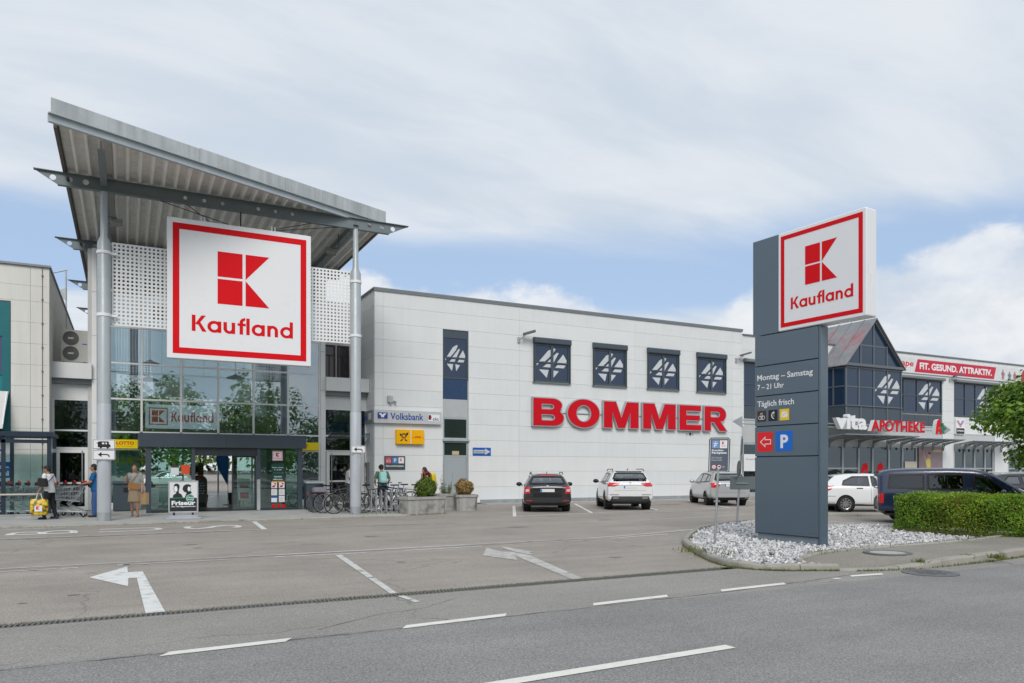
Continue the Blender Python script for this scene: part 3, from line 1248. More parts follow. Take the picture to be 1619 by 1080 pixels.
c2 = .0175
tl = tile(.02, 2.64, .25, 2.875, mat('brown_tile', (.06, .03, .025), .4), t)
b = MB()
F = PF.sub(.02, 2.64, c2)
b.ring(F, .07, .085, .032, .042, 0, 14)
b.fpoly(F, [(.06, .12), (.17, .12), (.17, .13), (.06, .13)], 0.001)
b.fpoly(F, [(.06, .045), (.17, .045), (.17, .055), (.06, .055)], 0.001)
b.ring(F, .16, .085, .032, .042, 0.0015, 14)
b.ring(F, .115, .10, .02, .028, 0.002, 12)
for k in range(3):
    b.fpoly(F, [(.085 + k * .022, .155), (.095 + k * .022, .155), (.095 + k * .022, .19), (.085 + k * .022, .19)], 0)
b.build('bread_icon', M['signwhite'], tl)
tl = tile(.315, 2.64, .545, 2.878, M['black'], t)
b = MB()
F = PF.sub(.315, 2.64, c2)
b.fpoly(F, [(.13, .2), (.09, .17), (.07, .12), (.09, .07), (.14, .035), (.15, .045), (.11, .08), (.095, .12), (.11, .16), (.14, .19)], 0)
b.fpoly(F, [(.12, .165), (.165, .165), (.14, .21)], .001)
b.fpoly(F, [(.14, .09), (.148, .09), (.148, .16), (.14, .16)], .001)
b.build('fish_icon', M['signwhite'], tl)
tl = tile(.605, 2.64, .84, 2.88, M['yellow'], t)
b = MB()
F = PF.sub(.605, 2.64, c2)
b.fpoly(F, [(.04, .08), (.06, .06), (.18, .06), (.2, .08), (.2, .13), (.17, .18), (.1, .2), (.06, .17), (.04, .13)], 0, None, [[(.09 + .018 * math.cos(k), .11 + .018 * math.sin(k)) for k in range(6)], [(.15 + .015 * math.cos(k), .13 + .015 * math.sin(k)) for k in range(6)], [(.12 + .012 * math.cos(k), .165 + .012 * math.sin(k)) for k in range(6)]])
b.build('cheese_icon', M['signwhite'], tl)
tl = tile(.02, 1.985, .42, 2.405, mat('tile_red', (.78, .01, .015), .35), t)
b = MB()
ar = [(.07, .21), (.215, .33), (.215, .265), (.36, .265), (.36, .155), (.215, .155), (.215, .09)]
ai = [(.098, .21), (.198, .293), (.198, .248), (.343, .248), (.343, .172), (.198, .172), (.198, .127)]
b.fpoly(PF.sub(.02, 1.985, c2), ar, 0, None, [ai])
b.build('arrow', M['signwhite'], tl)
tl = tile(.51, 1.99, .92, 2.41, M['pblue'], t)
b = MB()
b.text(PF.sub(.51, 1.99, c2), 'P', .115, .06, .31, .345, 0, .035)
b.build('letter', M['signwhite'], tl)

# ------------------------------------------------------------------ customer car park sign on its leaning pole
t = thing('parking_sign', 'small slate blue customer parking notice in a tube frame on a leaning pole', 'sign', (10.66, 11.64, .06))
b = MB()
b.tube([(10.66, 11.64, .02), (10.735, 11.62, 1.62)], .023, 10)
b.build('pole', M['steel'], t)
SF = Frame((10.58, 11.73, 1.55), (.80, -.60, 0), (.04, 0, 1))
b = MB()
rr = .035
pts = [(0, 0), (.40, 0), (.40, .66), (.37, .69), (.03, .69), (0, .66)]
b.tube([SF.P(x, y) for x, y in pts], .011, 8, False, True)
b.build('tube_frame', M['dark'], t)
pn = MB()
pn.fbox(SF, .022, .015, -.006, .378, .67, .006)
pn = pn.build('panel', mat('notice_slate', (.09, .11, .15), .4), t)
b = MB()
b.fbox(SF, .05, .48, .007, .19, .64, .009)
b.build('tile', mat('pale_blue', (.16, .30, .55), .4), pn)
b = MB()
b.text(SF, 'P', .09, .50, .14, .555, .0105, .03)
b.fpoly(SF, [(.08, .585), (.16, .585), (.155, .565), (.085, .565)], .0105)
b.fpoly(SF, [(.11, .60), (.13, .60), (.13, .62), (.11, .62)], .0105)
b.text(SF, 'Kunden-', .05, .42, .29, .458, .0075, .035)
b.text(SF, 'Parkplatz', .05, .355, .35, .408, .0075, .035)
b.text(SF, 'Hier können Sie', .05, .288, .25, .305, .0075, .005)
b.text(SF, 'bis zu 2 Stunden', .05, .255, .25, .272, .0075, .005)
b.text(SF, 'kostenlos parken', .05, .222, .26, .24, .0075, .005)
b.text(SF, 'Bitte', .27, .10, .32, .115, .0075, .005)
b.text(SF, 'Uhr', .27, .075, .31, .09, .0075, .005)
b.build('lettering', M['signwhite'], pn)
b = MB()
b.fbox(SF, .205, .48, .007, .35, .64, .009)
b.disc(SF, .10, .1, .043, .0075)
b.disc(SF, .205, .1, .043, .0075)
b.build('white_tile', M['signwhite'], pn)
b = MB()
b.fpoly(SF, [(.245, .56), (.27, .56), (.27, .585), (.245, .585)], .0105)
b.fpoly(SF, [(.245, .59), (.27, .59), (.27, .615), (.245, .615)], .0105)
b.fpoly(SF, [(.275, .56), (.3, .56), (.275, .585)], .0105)
b.fpoly(SF, [(.275, .59), (.3, .615), (.275, .615)], .0105)
b.fpoly(SF, [(.235, .52), (.32, .52), (.32, .53), (.235, .53)], .0105)
b.ring(SF, .10, .1, .037, .044, .0085)
b.ring(SF, .205, .1, .037, .044, .0085)
b.build('red_marks', M['red'], pn)
b = MB()
b.ring(SF, .1, .1, .012, .018, .0095)
b.fpoly(SF, [(.18, .09), (.23, .09), (.235, .105), (.215, .12), (.195, .12), (.185, .105)], .0095)
b.build('pictogram', M['black'], pn)

# second leaning pole with sign backs
t = thing('sign_post', 'leaning galvanised post carrying traffic signs seen from behind', 'sign post', (15.08, 15.59, .06))
b = MB()
b.tube([(15.08, 15.59, .02), (15.24, 15.55, 2.52)], .028, 10)
b.build('pole', M['steel'], t)
b = MB()
F = Frame((15.20, 15.53, 2.02), (.66, .75, 0), (.05, 0, 1))
b.fbox(F, -.24, 0, -.01, .24, .42, .01)
b.build('upper_board', M['dark'], t)
b = MB()
F = Frame((15.07, 15.5, 1.62), (.52, .85, 0), (.05, 0, 1))
b.disc(F, 0, .0, .22, -.01, 20, .01)
b.build('round_sign_back', M['dark'], t)
b = MB()
F = Frame((15.13, 15.53, 1.04), (.86, -.50, 0), (.05, 0, 1))
b.rbox(F, -.27, 0, -.02, .52, .36, .0, .03, 2)
b.build('arrow_board_back', mat('sign_back_grey', (.17, .2, .21), .5, .3), t)
b = MB()
b.fbox(F, -.1, .16, .0, .2, .185, .03)
b.build('clamp', M['steel'], t)

# ------------------------------------------------------------------ hedge


def leaf_tint(n, rng, dark, light, warm, pw=.06):
    k = rng.random(n)[:, None]
    t = np.array(dark) * (1 - k) + np.array(light) * k
    w = rng.random(n) < pw
    t[w] = np.array(warm) * rng.uniform(.7, 1.2, (w.sum(), 1))
    return t


def hedge(name, x0, x1, y0, y1, h, n, label):
    rng = np.random.default_rng(31)
    # points on the box surface with depth into it, bulging unevenly
    w = np.array([(y1 - y0) * h, (y1 - y0) * h, (x1 - x0) * h, (x1 - x0) * h, (x1 - x0) * (y1 - y0)])
    side = rng.choice(5, n, p=w / w.sum())
    a, c = rng.random(n), rng.random(n)
    dep = rng.exponential(.055, n) - .035
    P = np.zeros((n, 3))
    Nn = np.zeros((n, 3))
    for s_, (ax, sg) in enumerate(((0, -1), (0, 1), (1, -1), (1, 1), (2, 1))):
        m = side == s_
        if ax == 0:
            P[m] = np.stack([np.where(sg < 0, x0 + dep[m], x1 - dep[m]), y0 + a[m] * (y1 - y0), .08 + c[m] * (h - .08)], 1)
        elif ax == 1:
            P[m] = np.stack([x0 + a[m] * (x1 - x0), np.where(sg < 0, y0 + dep[m], y1 - dep[m]), .08 + c[m] * (h - .08)], 1)
        else:
            P[m] = np.stack([x0 + a[m] * (x1 - x0), y0 + c[m] * (y1 - y0), h - dep[m] + rng.exponential(.018, m.sum())], 1)
        Nn[m, ax] = sg
    for ax, (cx, f, amp) in enumerate(((0, 2.1, .05), (0, 2.3, .05), (0, 1.7, .03))):
        P[:, ax] += amp * np.sin(P[:, (ax + 1) % 3] * f * 2.3 + ax) * np.sin(P[:, (ax + 2) % 3] * f * 3.1 + 2)
    q = leaf_quads(P, Nn * 1.0 + np.array([0, 0, .35]), rng.uniform(.022, .062, n), .62, rng)
    t = leaf_tint(n, rng, (.09, .21, .015), (.32, .52, .05), (.36, .2, .06), .03)
    patch = np.sin(P[:, 1] * 3.1 + 1) * np.sin(P[:, 2] * 5 + P[:, 1] * 2.2)
    t *= ((1 + .26 * patch) * rng.uniform(.65, 1.25, n))[:, None]
    t[:, 0] *= 1 + .25 * np.clip(np.sin(P[:, 1] * 1.7 + 2), 0, 1)
    th = thing(name, label, 'hedge', (x0, (y0 + y1) / 2, 0))
    o = arr_mesh('foliage', q - np.array([x0, (y0 + y1) / 2, 0]), 4, M['leafg'], t, th)
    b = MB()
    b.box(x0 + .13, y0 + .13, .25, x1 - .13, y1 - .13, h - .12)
    rg = random.Random(5)
    for k in range(26):
        px_, py_ = rg.uniform(x0 + .1, x0 + .3), rg.uniform(y0 + .1, y1 - .1)
        b.tube([(px_, py_, -.02), (px_ + rg.uniform(-.1, .1), py_ + rg.uniform(-.1, .1), .35)], .015, 5)
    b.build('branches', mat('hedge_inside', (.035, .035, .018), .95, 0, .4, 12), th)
    return th


hedge('hedge', 17.4, 19.0, 7.9, 12.45, .94, 60000, 'clipped green hedge at the right end of the gravel island')

# ------------------------------------------------------------------ maple by the right edge


def tree(name, label, cat, x, y, h, cz, rx, rz_, n, leaf, dark, light, warm, seed, pw=.03, group=None, clumps=26, tr=.07):
    rng = np.random.default_rng(seed)
    th = thing(name, label, cat, (x, y, 0), 0, group)
    b = MB()
    rg = random.Random(seed)
    b.tube([(0, 0, -.05), (.02, 0, cz - rz_ * .8), (0, .03, cz), (.02, 0, cz + rz_ * .6)], [tr * 1.3, tr, tr * .7, tr * .2], 9)
    cl = []
    for k in range(clumps):
        d = rng.normal(0, 1, 3)
        d /= np.linalg.norm(d)
        r = rng.uniform(.45, .92)
        c = np.array([d[0] * rx * r, d[1] * rx * r, cz + d[2] * rz_ * r])
        cl.append((c, rng.uniform(.28, .46) * rx))
        if k % 2 == 0:
            s = V3((0, 0, cz - rz_ * .5 + rg.uniform(0, rz_ * .5)))
            e = V3(c)
            b.tube([s, s.lerp(e, .5) + V3((0, 0, -.08)), e], [tr * .45, tr * .3, .01], 6)
    b.build('trunk', M['bark'], th, 40, None, False)
    P, Nn = [], []
    per = n // clumps
    for c, r in cl:
        d = rng.normal(0, 1, (per, 3))
        d /= np.linalg.norm(d, axis=1, keepdims=True)
        rad = r * rng.uniform(.35, 1.08, per) ** .6
        p = c + d * rad[:, None] * np.array([1, 1, .72])
        P.append(p)
        Nn.append(d + np.array([0, 0, .7]))
    P = np.concatenate(P)
    Nn = np.concatenate(Nn)
    q = leaf_quads(P, Nn, rng.uniform(.65, 1.25, len(P)) * leaf, .75, rng)
    t = leaf_tint(len(P), rng, dark, light, warm, pw)
    t *= np.repeat(rng.uniform(.8, 1.2, clumps), per)[:, None]
    arr_mesh('crown', q, 4, M['leafg'], t, th)
    return th


tree('maple_tree', 'round crowned maple tree with fresh leaves by the right edge behind the hedge', 'tree', 20.62, 9.98, 4, 2.86, 1.85, 1.22, 17000, .12, (.06, .14, .014), (.22, .38, .04), (.5, .48, .08), 41, .02, clumps=34)
# ------------------------------------------------------------------ entrance canopy
def yf(x):
    return 22.0 + (x + 1.67) * .4326


canopy = thing('entrance_canopy', 'tall skewed steel canopy roof on two posts over the shop entrance', 'canopy', (3.25, 25.7, 0))
b = MB()
X = []
x = -1.55
while x < 8.2:
    for dx, dz in ((0, .13), (.19, .13), (.23, 0), (.29, 0)):
        X.append((min(x + dx, 8.2), 10.36 + dz))
    x += .33
X.append((8.2, 10.36))
n = len(X)
YB = 47.0
V = [(p, yf(p) + .08, z) for p, z in X] + [(p, YB, z) for p, z in X]
b.add(V, [(i, i + 1, n + i + 1, n + i) for i in range(n - 1)])
b.m = [0 if i % 4 == 0 else 1 for i in range(n - 1)]  # rib faces take the paler colour that imitates light catching their flanks
b.build('corrugated_sheet', [M['corr'], M['corrhighlight']], canopy)
b = MB()
b.hexa([(-1.58, yf(-1.58) + .1, 10.495), (8.22, yf(8.22) + .1, 10.495), (8.22, YB, 10.495), (-1.58, YB, 10.495), (-1.58, yf(-1.58) + .1, 10.62), (8.22, yf(8.22) + .1, 10.62), (8.22, YB, 10.62), (-1.58, YB, 10.62)])
b.build('roof_slab', M['beam'], canopy)
b = MB()
b.box(-1.66, yf(-1.66) + .3, 10.33, -1.585, YB, 10.64)
b.box(8.225, yf(8.3) + .3, 10.33, 8.3, YB, 10.64)
b.build('verge_trim', mat('rusty_verge', (.12, .10, .09), .6, .3, .1, 3), canopy)
ux = V3((10.17, 4.4, 0)).normalized()
FF = Frame((-1.75, yf(-1.75), 0), ux, (0, 0, 1))
Lf = 11.25
b = MB()
b.fbox(FF, 0, 10.33, -.02, Lf, 10.52, 0)
b.fbox(FF, 0, 10.52, -.02, Lf, 10.545, .09)
b.fbox(FF, 0, 10.305, -.02, Lf, 10.33, .09)
b.build('gutter_beam', M['steel2'], canopy)
for a0, a1 in ((.12, 4.05), (4.06, 6.95), (6.96, 8.4), (8.41, 10.0), (10.01, 11.2)):
    b = MB()
    b.fbox(FF, a0, 10.548, -.16, a1 - .006, 10.98 + .008 * a1, -.13)
    b.fbox(FF, a0 + .03, 10.6, -.13, a0 + .045, 10.612, -.126)
    b.fbox(FF, a0 + .03, 10.85, -.13, a0 + .045, 10.862, -.126)
    b.build('fascia_panel', M['alu'], canopy)


def holes_poly(cx, cz, r, n=14):
    return [(cx + r * math.cos(2 * math.pi * k / n), cz + r * math.sin(2 * math.pi * k / n)) for k in range(n)]


FX = Frame((0, 0, 0), (1, 0, 0), (0, 0, 1))
for y, rods in ((25.65, True), (32.85, False), (40.0, False), (46.6, False)):
    b = MB()
    hs = [holes_poly(hx, 10.17, .085) for hx in (-1.92, -1.5, -1.08, 7.6, 8.05, 8.45)]
    if rods:
        hs += [holes_poly(hx, 10.16, .06) for hx in (1.65, 2.2, 2.75, 3.85, 4.4, 4.95)]
    F = Frame((0, y, 0), (1, 0, 0), (0, 0, 1))
    b.fpoly(F, [(-2.38, 10.325), (-1.8, 9.98), (8.3, 9.98), (9.0, 10.325)], -.012, .012, hs)
    b.fbox(F, -2.40, 10.326, -.09, 9.02, 10.345, .09)
    b.fbox(F, -1.8, 9.96, -.08, 8.3, 9.979, .08)
    b.build('cross_beam', M['beam'], canopy)
for x in (-.6, 7.1):
    b = MB()
    b.box(x - .012, yf(x) + .2, 10.12, x + .012, 25.62, 10.34)
    b.box(x - .09, yf(x) + .2, 10.1, x + .09, 25.55, 10.119)
    b.box(x - .012, 25.68, 10.02, x + .012, 32.8, 10.34)
    b.box(x - .11, 25.75, 10.0, x + .11, 32.75, 10.019)
    b.build('long_beam', M['beam'], canopy)
    p = MB()
    p.lathe([(.185, .046), (.185, 8.42), (.10, 8.62), (.092, 9.96)], (x, 25.65, 0), 'z', 20)
    p = p.build('post', M['steel2'], canopy, 40)
    c = MB()
    c.lathe([(.19, .30), (.193, .32), (.193, 3.55), (.19, 3.57)], (x, 25.65, 0), 'z', 20)
    c.build('post_sleeve', mat('silver_sleeve', (.50, .53, .57), .38, .3, .05, 2, streak=.1), p, 40)
    c = MB()
    c.lathe([(.194, .05), (.194, .29)], (x, 25.65, 0), 'z', 20)
    c.build('post_foot', M['steel'], p, 40)
    for z in (8.08, 6.2):
        c = MB()
        c.lathe([(.186, z), (.206, z), (.206, z + .09), (.186, z + .09)], (x, 25.65, 0), 'z', 20, False)
        c.box(x - .03 if x > 3 else x + .18, 25.62, z + .01, x - .18 if x > 3 else x + .34, 25.70, z + .08)
        c.build('clamp', M['white'], p, 40)
for p, q in (((.9, 25.7, 9.97), (2.9, 25.45, 9.45)), ((1.7, 25.7, 9.97), (2.35, 25.45, 9.45)), ((5.6, 25.7, 9.97), (4.2, 25.45, 9.45)), ((6.5, 25.7, 9.97), (4.3, 25.45, 9.45)), ((-.4, 32.6, 9.6), (7, 32.6, 9.9))):
    b = MB()
    b.tube([p, q], .012, 6)
    b.build('tie_rod', M['black'], canopy)
b = MB()
b.box(3.28, 25.62, 9.35, 3.32, 25.66, 9.96)
b.build('hanger', M['black'], canopy)
for x, s in ((-.28, 1), (6.72, -1)):
    t = thing('floodlight', 'weathered floodlight under the canopy roof by the ' + ('left' if x < 0 else 'right') + ' post', 'floodlight', (x, 27.7, 9.75), 0, 'floodlights under the canopy')
    b = MB()
    F = Frame((x, 27.7, 9.72), (1, 0, 0), (0, .75, .6))
    b.rbox(F, -.17, -.11, -.10, .17, .11, .05, .04, 3)
    b.fbox(F, -.13 - .1 * s, -.05, -.16, .13 - .1 * s, .05, -.12)
    b.build('housing', mat('stone_grey_housing', (.26, .25, .22), .6), t)
    b = MB()
    b.fbox(F, -.16, -.1, .06, .16, .1, .066)
    b.build('lens', mat('lens_grey', (.35, .4, .42), .15), t)
    b = MB()
    b.box(x - .3 * s - .015, 27.68, 9.8, x - .3 * s + .015, 27.72, 10.36)
    b.box(min(x, x - .3 * s), 27.67, 9.8, max(x, x - .3 * s), 27.73, 9.86)
    b.build('bracket', M['beam'], t)

# perforated screen between the posts
scr = thing('perforated_screen', 'white perforated metal screen hung between the canopy posts behind the big sign', 'screen', (3.25, 25.74, 5.97))


def perforated(x0, x1, z0, z1, y, px=.117, hw=.030):
    nx = round((x1 - x0 - .04) / px)
    nz = round((z1 - z0 - .04) / px)
    b = MB()
    F = Frame((0, y, 0), (1, 0, 0), (0, 0, 1))
    sx = (x1 - x0 - .04) / nx
    sz = (z1 - z0 - .04) / nz
    # horizontal and vertical strips of one sheet: bars butt, never overlap
    zs = z0 + .02
    b.fbox(F, x0, z0, -.004, x1, zs + sz / 2 - hw, .004)
    for k in range(nz - 1):
        b.fbox(F, x0, zs + (k + .5) * sz + hw, -.004, x1, zs + (k + 1.5) * sz - hw, .004)
    b.fbox(F, x0, zs + (nz - .5) * sz + hw, -.004, x1, z1, .004)
    for k in range(nz):
        a, c = zs + (k + .5) * sz - hw, zs + (k + .5) * sz + hw
        xs = [x0] + [v for i in range(nx) for v in (x0 + .02 + (i + .5) * sx - hw, x0 + .02 + (i + .5) * sx + hw)] + [x1]
        for i in range(0, len(xs), 2):
            b.fbox(F, xs[i], a, -.004, xs[i + 1], c, .004)
    return b


for k in range(4):
    x0 = -.40 + k * 1.845
    perforated(x0, x0 + 1.84, 5.98, 8.50, 25.76).build('screen_panel', M['white'], scr)
b = MB()
for k in range(5):
    x = -.36 + k * 1.835
    b.box(x - .02, 25.78, 5.97, x + .02, 25.82, 8.5)
for z in (6.0, 8.45):
    b.box(-.42, 25.825, z, 7.0, 25.865, z + .04)
b.build('screen_rails', M['steel'], scr)

# the big hanging sign
t = thing('hanging_sign', 'large square white sign with red border hanging over the entrance', 'sign', (3.3, 25.4, 5.04))
b = MB()
SFm = Frame((1.11, 25.30, 5.04), (1, 0, 0), (0, 0, 1))
b.rbox(SFm, 0, 0, -.26, 4.38, 4.36, 0, .03, 2)
b.build('panel', M['signwhite'], t)
kaufland(t, SFm.sub(0, 0, .0015), 4.38, 4.36, depth=.004)
for x in (.95, 3.1):
    b = MB()
    b.box(1.11 + x, 25.38, 9.395, 1.11 + x + .05, 25.46, 9.56)
    b.box(1.11 + x + .1, 25.38, 9.395, 1.11 + x + .15, 25.46, 9.56)
    b.build('hook', M['steel'], t)

# small traffic plates on the posts
PLF = {}


def plate(label, x, z0, w, h, y, icon):
    t = thing('traffic_plate', label, 'traffic sign', (x, y, z0))
    F = Frame((x - w / 2, y, z0), (1, 0, 0), (0, 0, 1))
    b = MB()
    b.rbox(F, 0, 0, -.012, w, h, 0, .03, 2)
    b.build('plate', M['signwhite'], t)
    b = MB()
    b.border(F, .012, .012, w - .012, h - .012, .012, .001)
    icon(b, F)
    b.build('pictogram', M['black'], t)
    b = MB()
    b.box(x - .2, y + .013, z0 + h / 2 - .02, x + .2, y + .05, z0 + h / 2 + .02)
    b.build('clamp', M['steel'], t)


def left_arrow(b, F):
    b.fpoly(F, [(.14, .16), (.24, .235), (.24, .18), (.38, .18), (.44, .155), (.455, .08), (.43, .08), (.41, .13), (.37, .145), (.24, .145), (.24, .085)], .0015)


def camper(b, F):
    b.fpoly(F, [(.14, .06), (.14, .22), (.20, .235), (.42, .235), (.44, .20), (.42, .18), (.47, .13), (.48, .06)], .0015, None, [[(.25, .15), (.25, .20), (.31, .20), (.31, .15)], [(.34, .15), (.34, .2), (.38, .2), (.38, .15)]])
    b.disc(F, .22, .06, .035, .002)
    b.disc(F, .40, .06, .035, .002)
    b.fpoly(F, [(.08, .19), (.14, .16), (.14, .185)], .0015)


plate('white plate with black camper van pictogram on the left canopy post', -.6, 2.2, .60, .295, 25.43, camper)
plate('white plate with bent left arrow on the left canopy post below the camper plate', -.6, 1.88, .60, .30, 25.43, left_arrow)
plate('white plate with bent left arrow alone on the right canopy post', 7.14, 2.16, .50, .26, 25.43, lambda b, F: left_arrow(b, F.sub(-.05, -.03)))
# ------------------------------------------------------------------ glazed entrance hall
glass('hall_glass', (.66, .76, .78), .26, .75)
glass('door_glass', (.62, .78, .74), .12, .8)
glass('shop_glass', (.5, .6, .6), .05, .24)
hall = thing('entrance_hall', 'glazed entrance hall with white mullions behind the canopy', 'building', (3.3, 32.3, 0))
XV = [-.96, .52, 1.92, 3.3, 4.66, 6.05, 7.36]
ZH = [3.03, 4.3, 5.67, 7.05, 8.42, 9.75]
for i, x in enumerate(XV):
    b = MB()
    w = .038
    b.box(x - w, 32.26, 3.06 if 0 < i < 6 else .05, x + w, 32.36, 9.94)
    b.build('mullion', M['white'], hall)
for z in ZH:
    for i in range(6):
        b = MB()
        b.box(XV[i] + .039, 32.27, z - .032, XV[i + 1] - .039, 32.35, z + .032)
        b.build('transom', M['white'], hall)
for i in range(6):
    zs = ZH + [9.95]
    for k in range(len(zs) - 1):
        b = MB()
        b.box(XV[i] + .02, 32.30, zs[k] + .01, XV[i + 1] - .02, 32.312, zs[k + 1] - .01)
        b.build('pane', MATS['hall_glass'], hall)
for x0, x1 in ((-.96, .52), (6.05, 7.36)):
    b = MB()
    b.box(x0 + .031, 32.27, 2.34, x1 - .031, 32.35, 2.38)
    b.box(x0 + .031, 32.27, .06, x1 - .031, 32.35, .32)
    b.build('transom', M['white'], hall)
    b = MB()
    b.box(x0 + .02, 32.30, .3, x1 - .02, 32.312, 2.35)
    b.build('pane', MATS['door_glass'], hall)
    b = MB()
    b.box(x0 + .02, 32.30, 2.37, x1 - .02, 32.312, 3.01)
    b.build('pane', MATS['door_glass'], hall)
for x0, x1 in ((-1.16, -1.0), (7.40, 7.60)):
    for k in range(6):
        b = MB()
        b.box(x0, 32.22, .05 + k * 1.65, x1, 32.42, .05 + (k + 1) * 1.65 - .012)
        b.build('corner_cladding', M['white'], hall)
# hall shell
b = MB()
b.box(-1.3, 32.43, .05, -1.1, 52, 9.95)
b.box(7.55, 33.3, .05, 7.75, 52, 9.95)
b.build('side_wall', mat('hall_wall', (.5, .51, .5), .7), hall)
b = MB()
b.box(-1.1, 32.43, .0, 7.55, 52, .05)
b.build('floor', mat('hall_floor', (.36, .36, .34), .25, 0, .1, 1), hall)
b = MB()
b.box(-1.1, 38.5, 3.75, 1.0, 51, 4.2)
b.box(5.4, 38.5, 3.75, 7.55, 51, 4.2)
b.box(1.0, 44, 3.75, 5.4, 51, 4.2)
b.build('gallery', mat('gallery_edge', (.42, .46, .5), .5), hall)
b = MB()
for z in (4.6, 4.85, 5.1):
    b.tube([(1.05, 38.6, z), (1.05, 44, z), (5.35, 44, z), (5.35, 38.6, z)], .02, 6)
for x, y in ((1.05, 38.6), (1.05, 41), (1.05, 44), (3.2, 44), (5.35, 44), (5.35, 41), (5.35, 38.6)):
    b.tube([(x, y, 4.2), (x, y, 5.12)], .022, 6)
b.build('gallery_rail', M['steel'], hall)
for x in (.3, 6.3):
    b = MB()
    b.lathe([(.17, .05), (.17, 9.95)], (x, 38.2, 0), 'z', 16)
    b.build('column', M['steel2'], hall, 40)
b = MB()
for x in (-1.0, 1.1, 3.2, 5.3, 7.4):
    b.box(x - .05, 51.9, .05, x + .05, 52.0, 9.95)
for z in (2.6, 5.2, 7.6):
    b.box(-1.1, 51.91, z - .04, 7.55, 51.99, z + .04)
b.build('rear_glazing_bars', M['white'], hall)
# hanging lamps inside
for x, y, z, q in ((.9, 35, 6.0, 'leftmost, behind the second pane column'), (.9, 37.5, 5.6, 'farther back on the left'), (5.7, 35.5, 6.3, 'rightmost'), (3.2, 36.5, 7.1, 'highest, behind the big sign'), (4.6, 37.5, 5.9, 'second from the right')):
    t = thing('pendant_lamp', 'brass dish pendant lamp inside the entrance hall, ' + q, 'lamp', (x, y, z), 0, 'pendant lamps in the entrance hall')
    b = MB()
    b.lathe([(.42, 0), (.40, .05), (.10, .17), (.04, .22)], (0, 0, 0), 'z', 16)
    b.build('lamp_shade', mat('brass', (.5, .38, .16), .3, .8), t, 40, None, False)
    b = MB()
    b.tube([(0, 0, .2), (0, 0, 9.9 - z)], .012, 6)
    b.build('cable', M['dark'], t, None, None, False)
# illuminated-looking shop sign inside, seen through the panes
t = thing('interior_sign', 'white interior shop board with dark red emblem and lettering seen through the upper panes', 'sign', (2.1, 32.7, 3.3))
b = MB()
IF = Frame((.66, 32.7, 3.22), (1, 0, 0), (0, 0, 1))
b.rbox(IF, 0, 0, -.1, 2.65, .95, 0, .03, 2)
lm = mat('light_box', (.7, .72, .74), .4, 0, 0)
lm.node_tree.nodes['Principled BSDF'].inputs['Emission Color'].default_value = (.9, .95, 1, 1)
lm.node_tree.nodes['Principled BSDF'].inputs['Emission Strength'].default_value = .36
b.build('panel', lm, t)
b = MB()
b.border(IF, .12, .14, .80, .82, .04, .002)
for pts in ([(.23, .5), (.45, .5), (.45, .72), (.23, .72)], [(.23, .25), (.45, .25), (.45, .47), (.23, .47)], [(.48, .49), (.70, .72), (.48, .72)], [(.48, .25), (.70, .25), (.48, .48)]):
    b.fpoly(IF, pts, .002)
dkr = mat('dark_red', (.40, .02, .06), .4, 0, 0)
dkr.node_tree.nodes['Principled BSDF'].inputs['Emission Color'].default_value = (.6, .02, .07, 1)
dkr.node_tree.nodes['Principled BSDF'].inputs['Emission Strength'].default_value = .3
b.build('emblem', dkr, t)
kf_text(IF.sub(0, 0, .002), .93, .28, 2.5, .68, .003).build('lettering', MATS['dark_red'], t)

# ------------------------------------------------------------------ entrance portal
por = thing('entrance_portal', 'anthracite entrance portal with sliding glass door below the hanging sign', 'entrance', (3.3, 29.4, .05))
b = MB()
for a, c in ((.38, 3.28), (3.286, 6.18)):
    b.box(a, 29.30, 2.40, c, 32.22, 2.89)
b.build('canopy', M['anthra'], por)
for a, c in ((.62, .78), (2.1, 2.22), (4.37, 4.48), (5.88, 6.05)):
    b = MB()
    b.box(a, 29.40, .05, c, 29.56, 2.40)
    pl = b.build('pillar', M['anthra'], por)
    if 1 < a < 5:
        b = MB()
        b.box(a - .006, 29.392, .06, c + .006, 29.40, 1.22)
        b.build('pillar_guard', M['alu'], pl)
for nm, q in (('rail', (.78, 29.42, .05, 2.1, 29.54, .14)), ('rail', (4.48, 29.42, .05, 5.88, 29.54, .14)), ('door_header', (2.22, 29.45, 2.10, 4.37, 29.62, 2.40))):
    b = MB()
    b.box(*q)
    b.build(nm, M['dark'], por)
panes = []
for a, c in ((.78, 2.1), (4.48, 5.88)):
    b = MB()
    b.box(a, 29.47, .14, c, 29.482, 2.40)
    panes.append(b.build('side_pane', MATS['door_glass'], por))
for x in (.70, 5.96):
    b = MB()
    b.box(x - .006, 29.56, .06, x + .006, 32.22, 2.40)
    b.build('side_pane', MATS['door_glass'], por)
d = MB()
d.border(Frame((3.5, 29.62, .06), (1, 0, 0), (0, 0, 1)), 0, 0, .86, 2.04, .05, -.02, .02)
d = d.build('door_leaf', M['dark'], por)
b = MB()
b.box(3.55, 29.615, .11, 4.31, 29.625, 2.05)
b.build('door_pane', MATS['door_glass'], d)
b = MB()
b.box(2.0, 29.6, .05, 4.6, 32.2, .053)
b.build('door_mat', M['black'], por)


def notice(x0, z0, x1, z1, m, texts=(), band=None, label=None, y=29.466):
    F = Frame((x0, y, z0), (1, 0, 0), (0, 0, 1))
    b = MB()
    b.fbox(F, 0, 0, -.003, x1 - x0, z1 - z0, 0)
    o = b.build('notice', m, por, None, label)
    if band:
        b = MB()
        for (a, c, e, f, mm) in band:
            b = MB()
            b.fpoly(F, [(a, c), (e, c), (e, f), (a, f)], .001)
            b.build('print', mm, o)
    if texts:
        b = MB()
        for s, a, c, e, f in texts:
            b.text(F, s, a, c, e, f, .0015, .02)
        b.build('lettering', texts_mat(m), o)
    return o


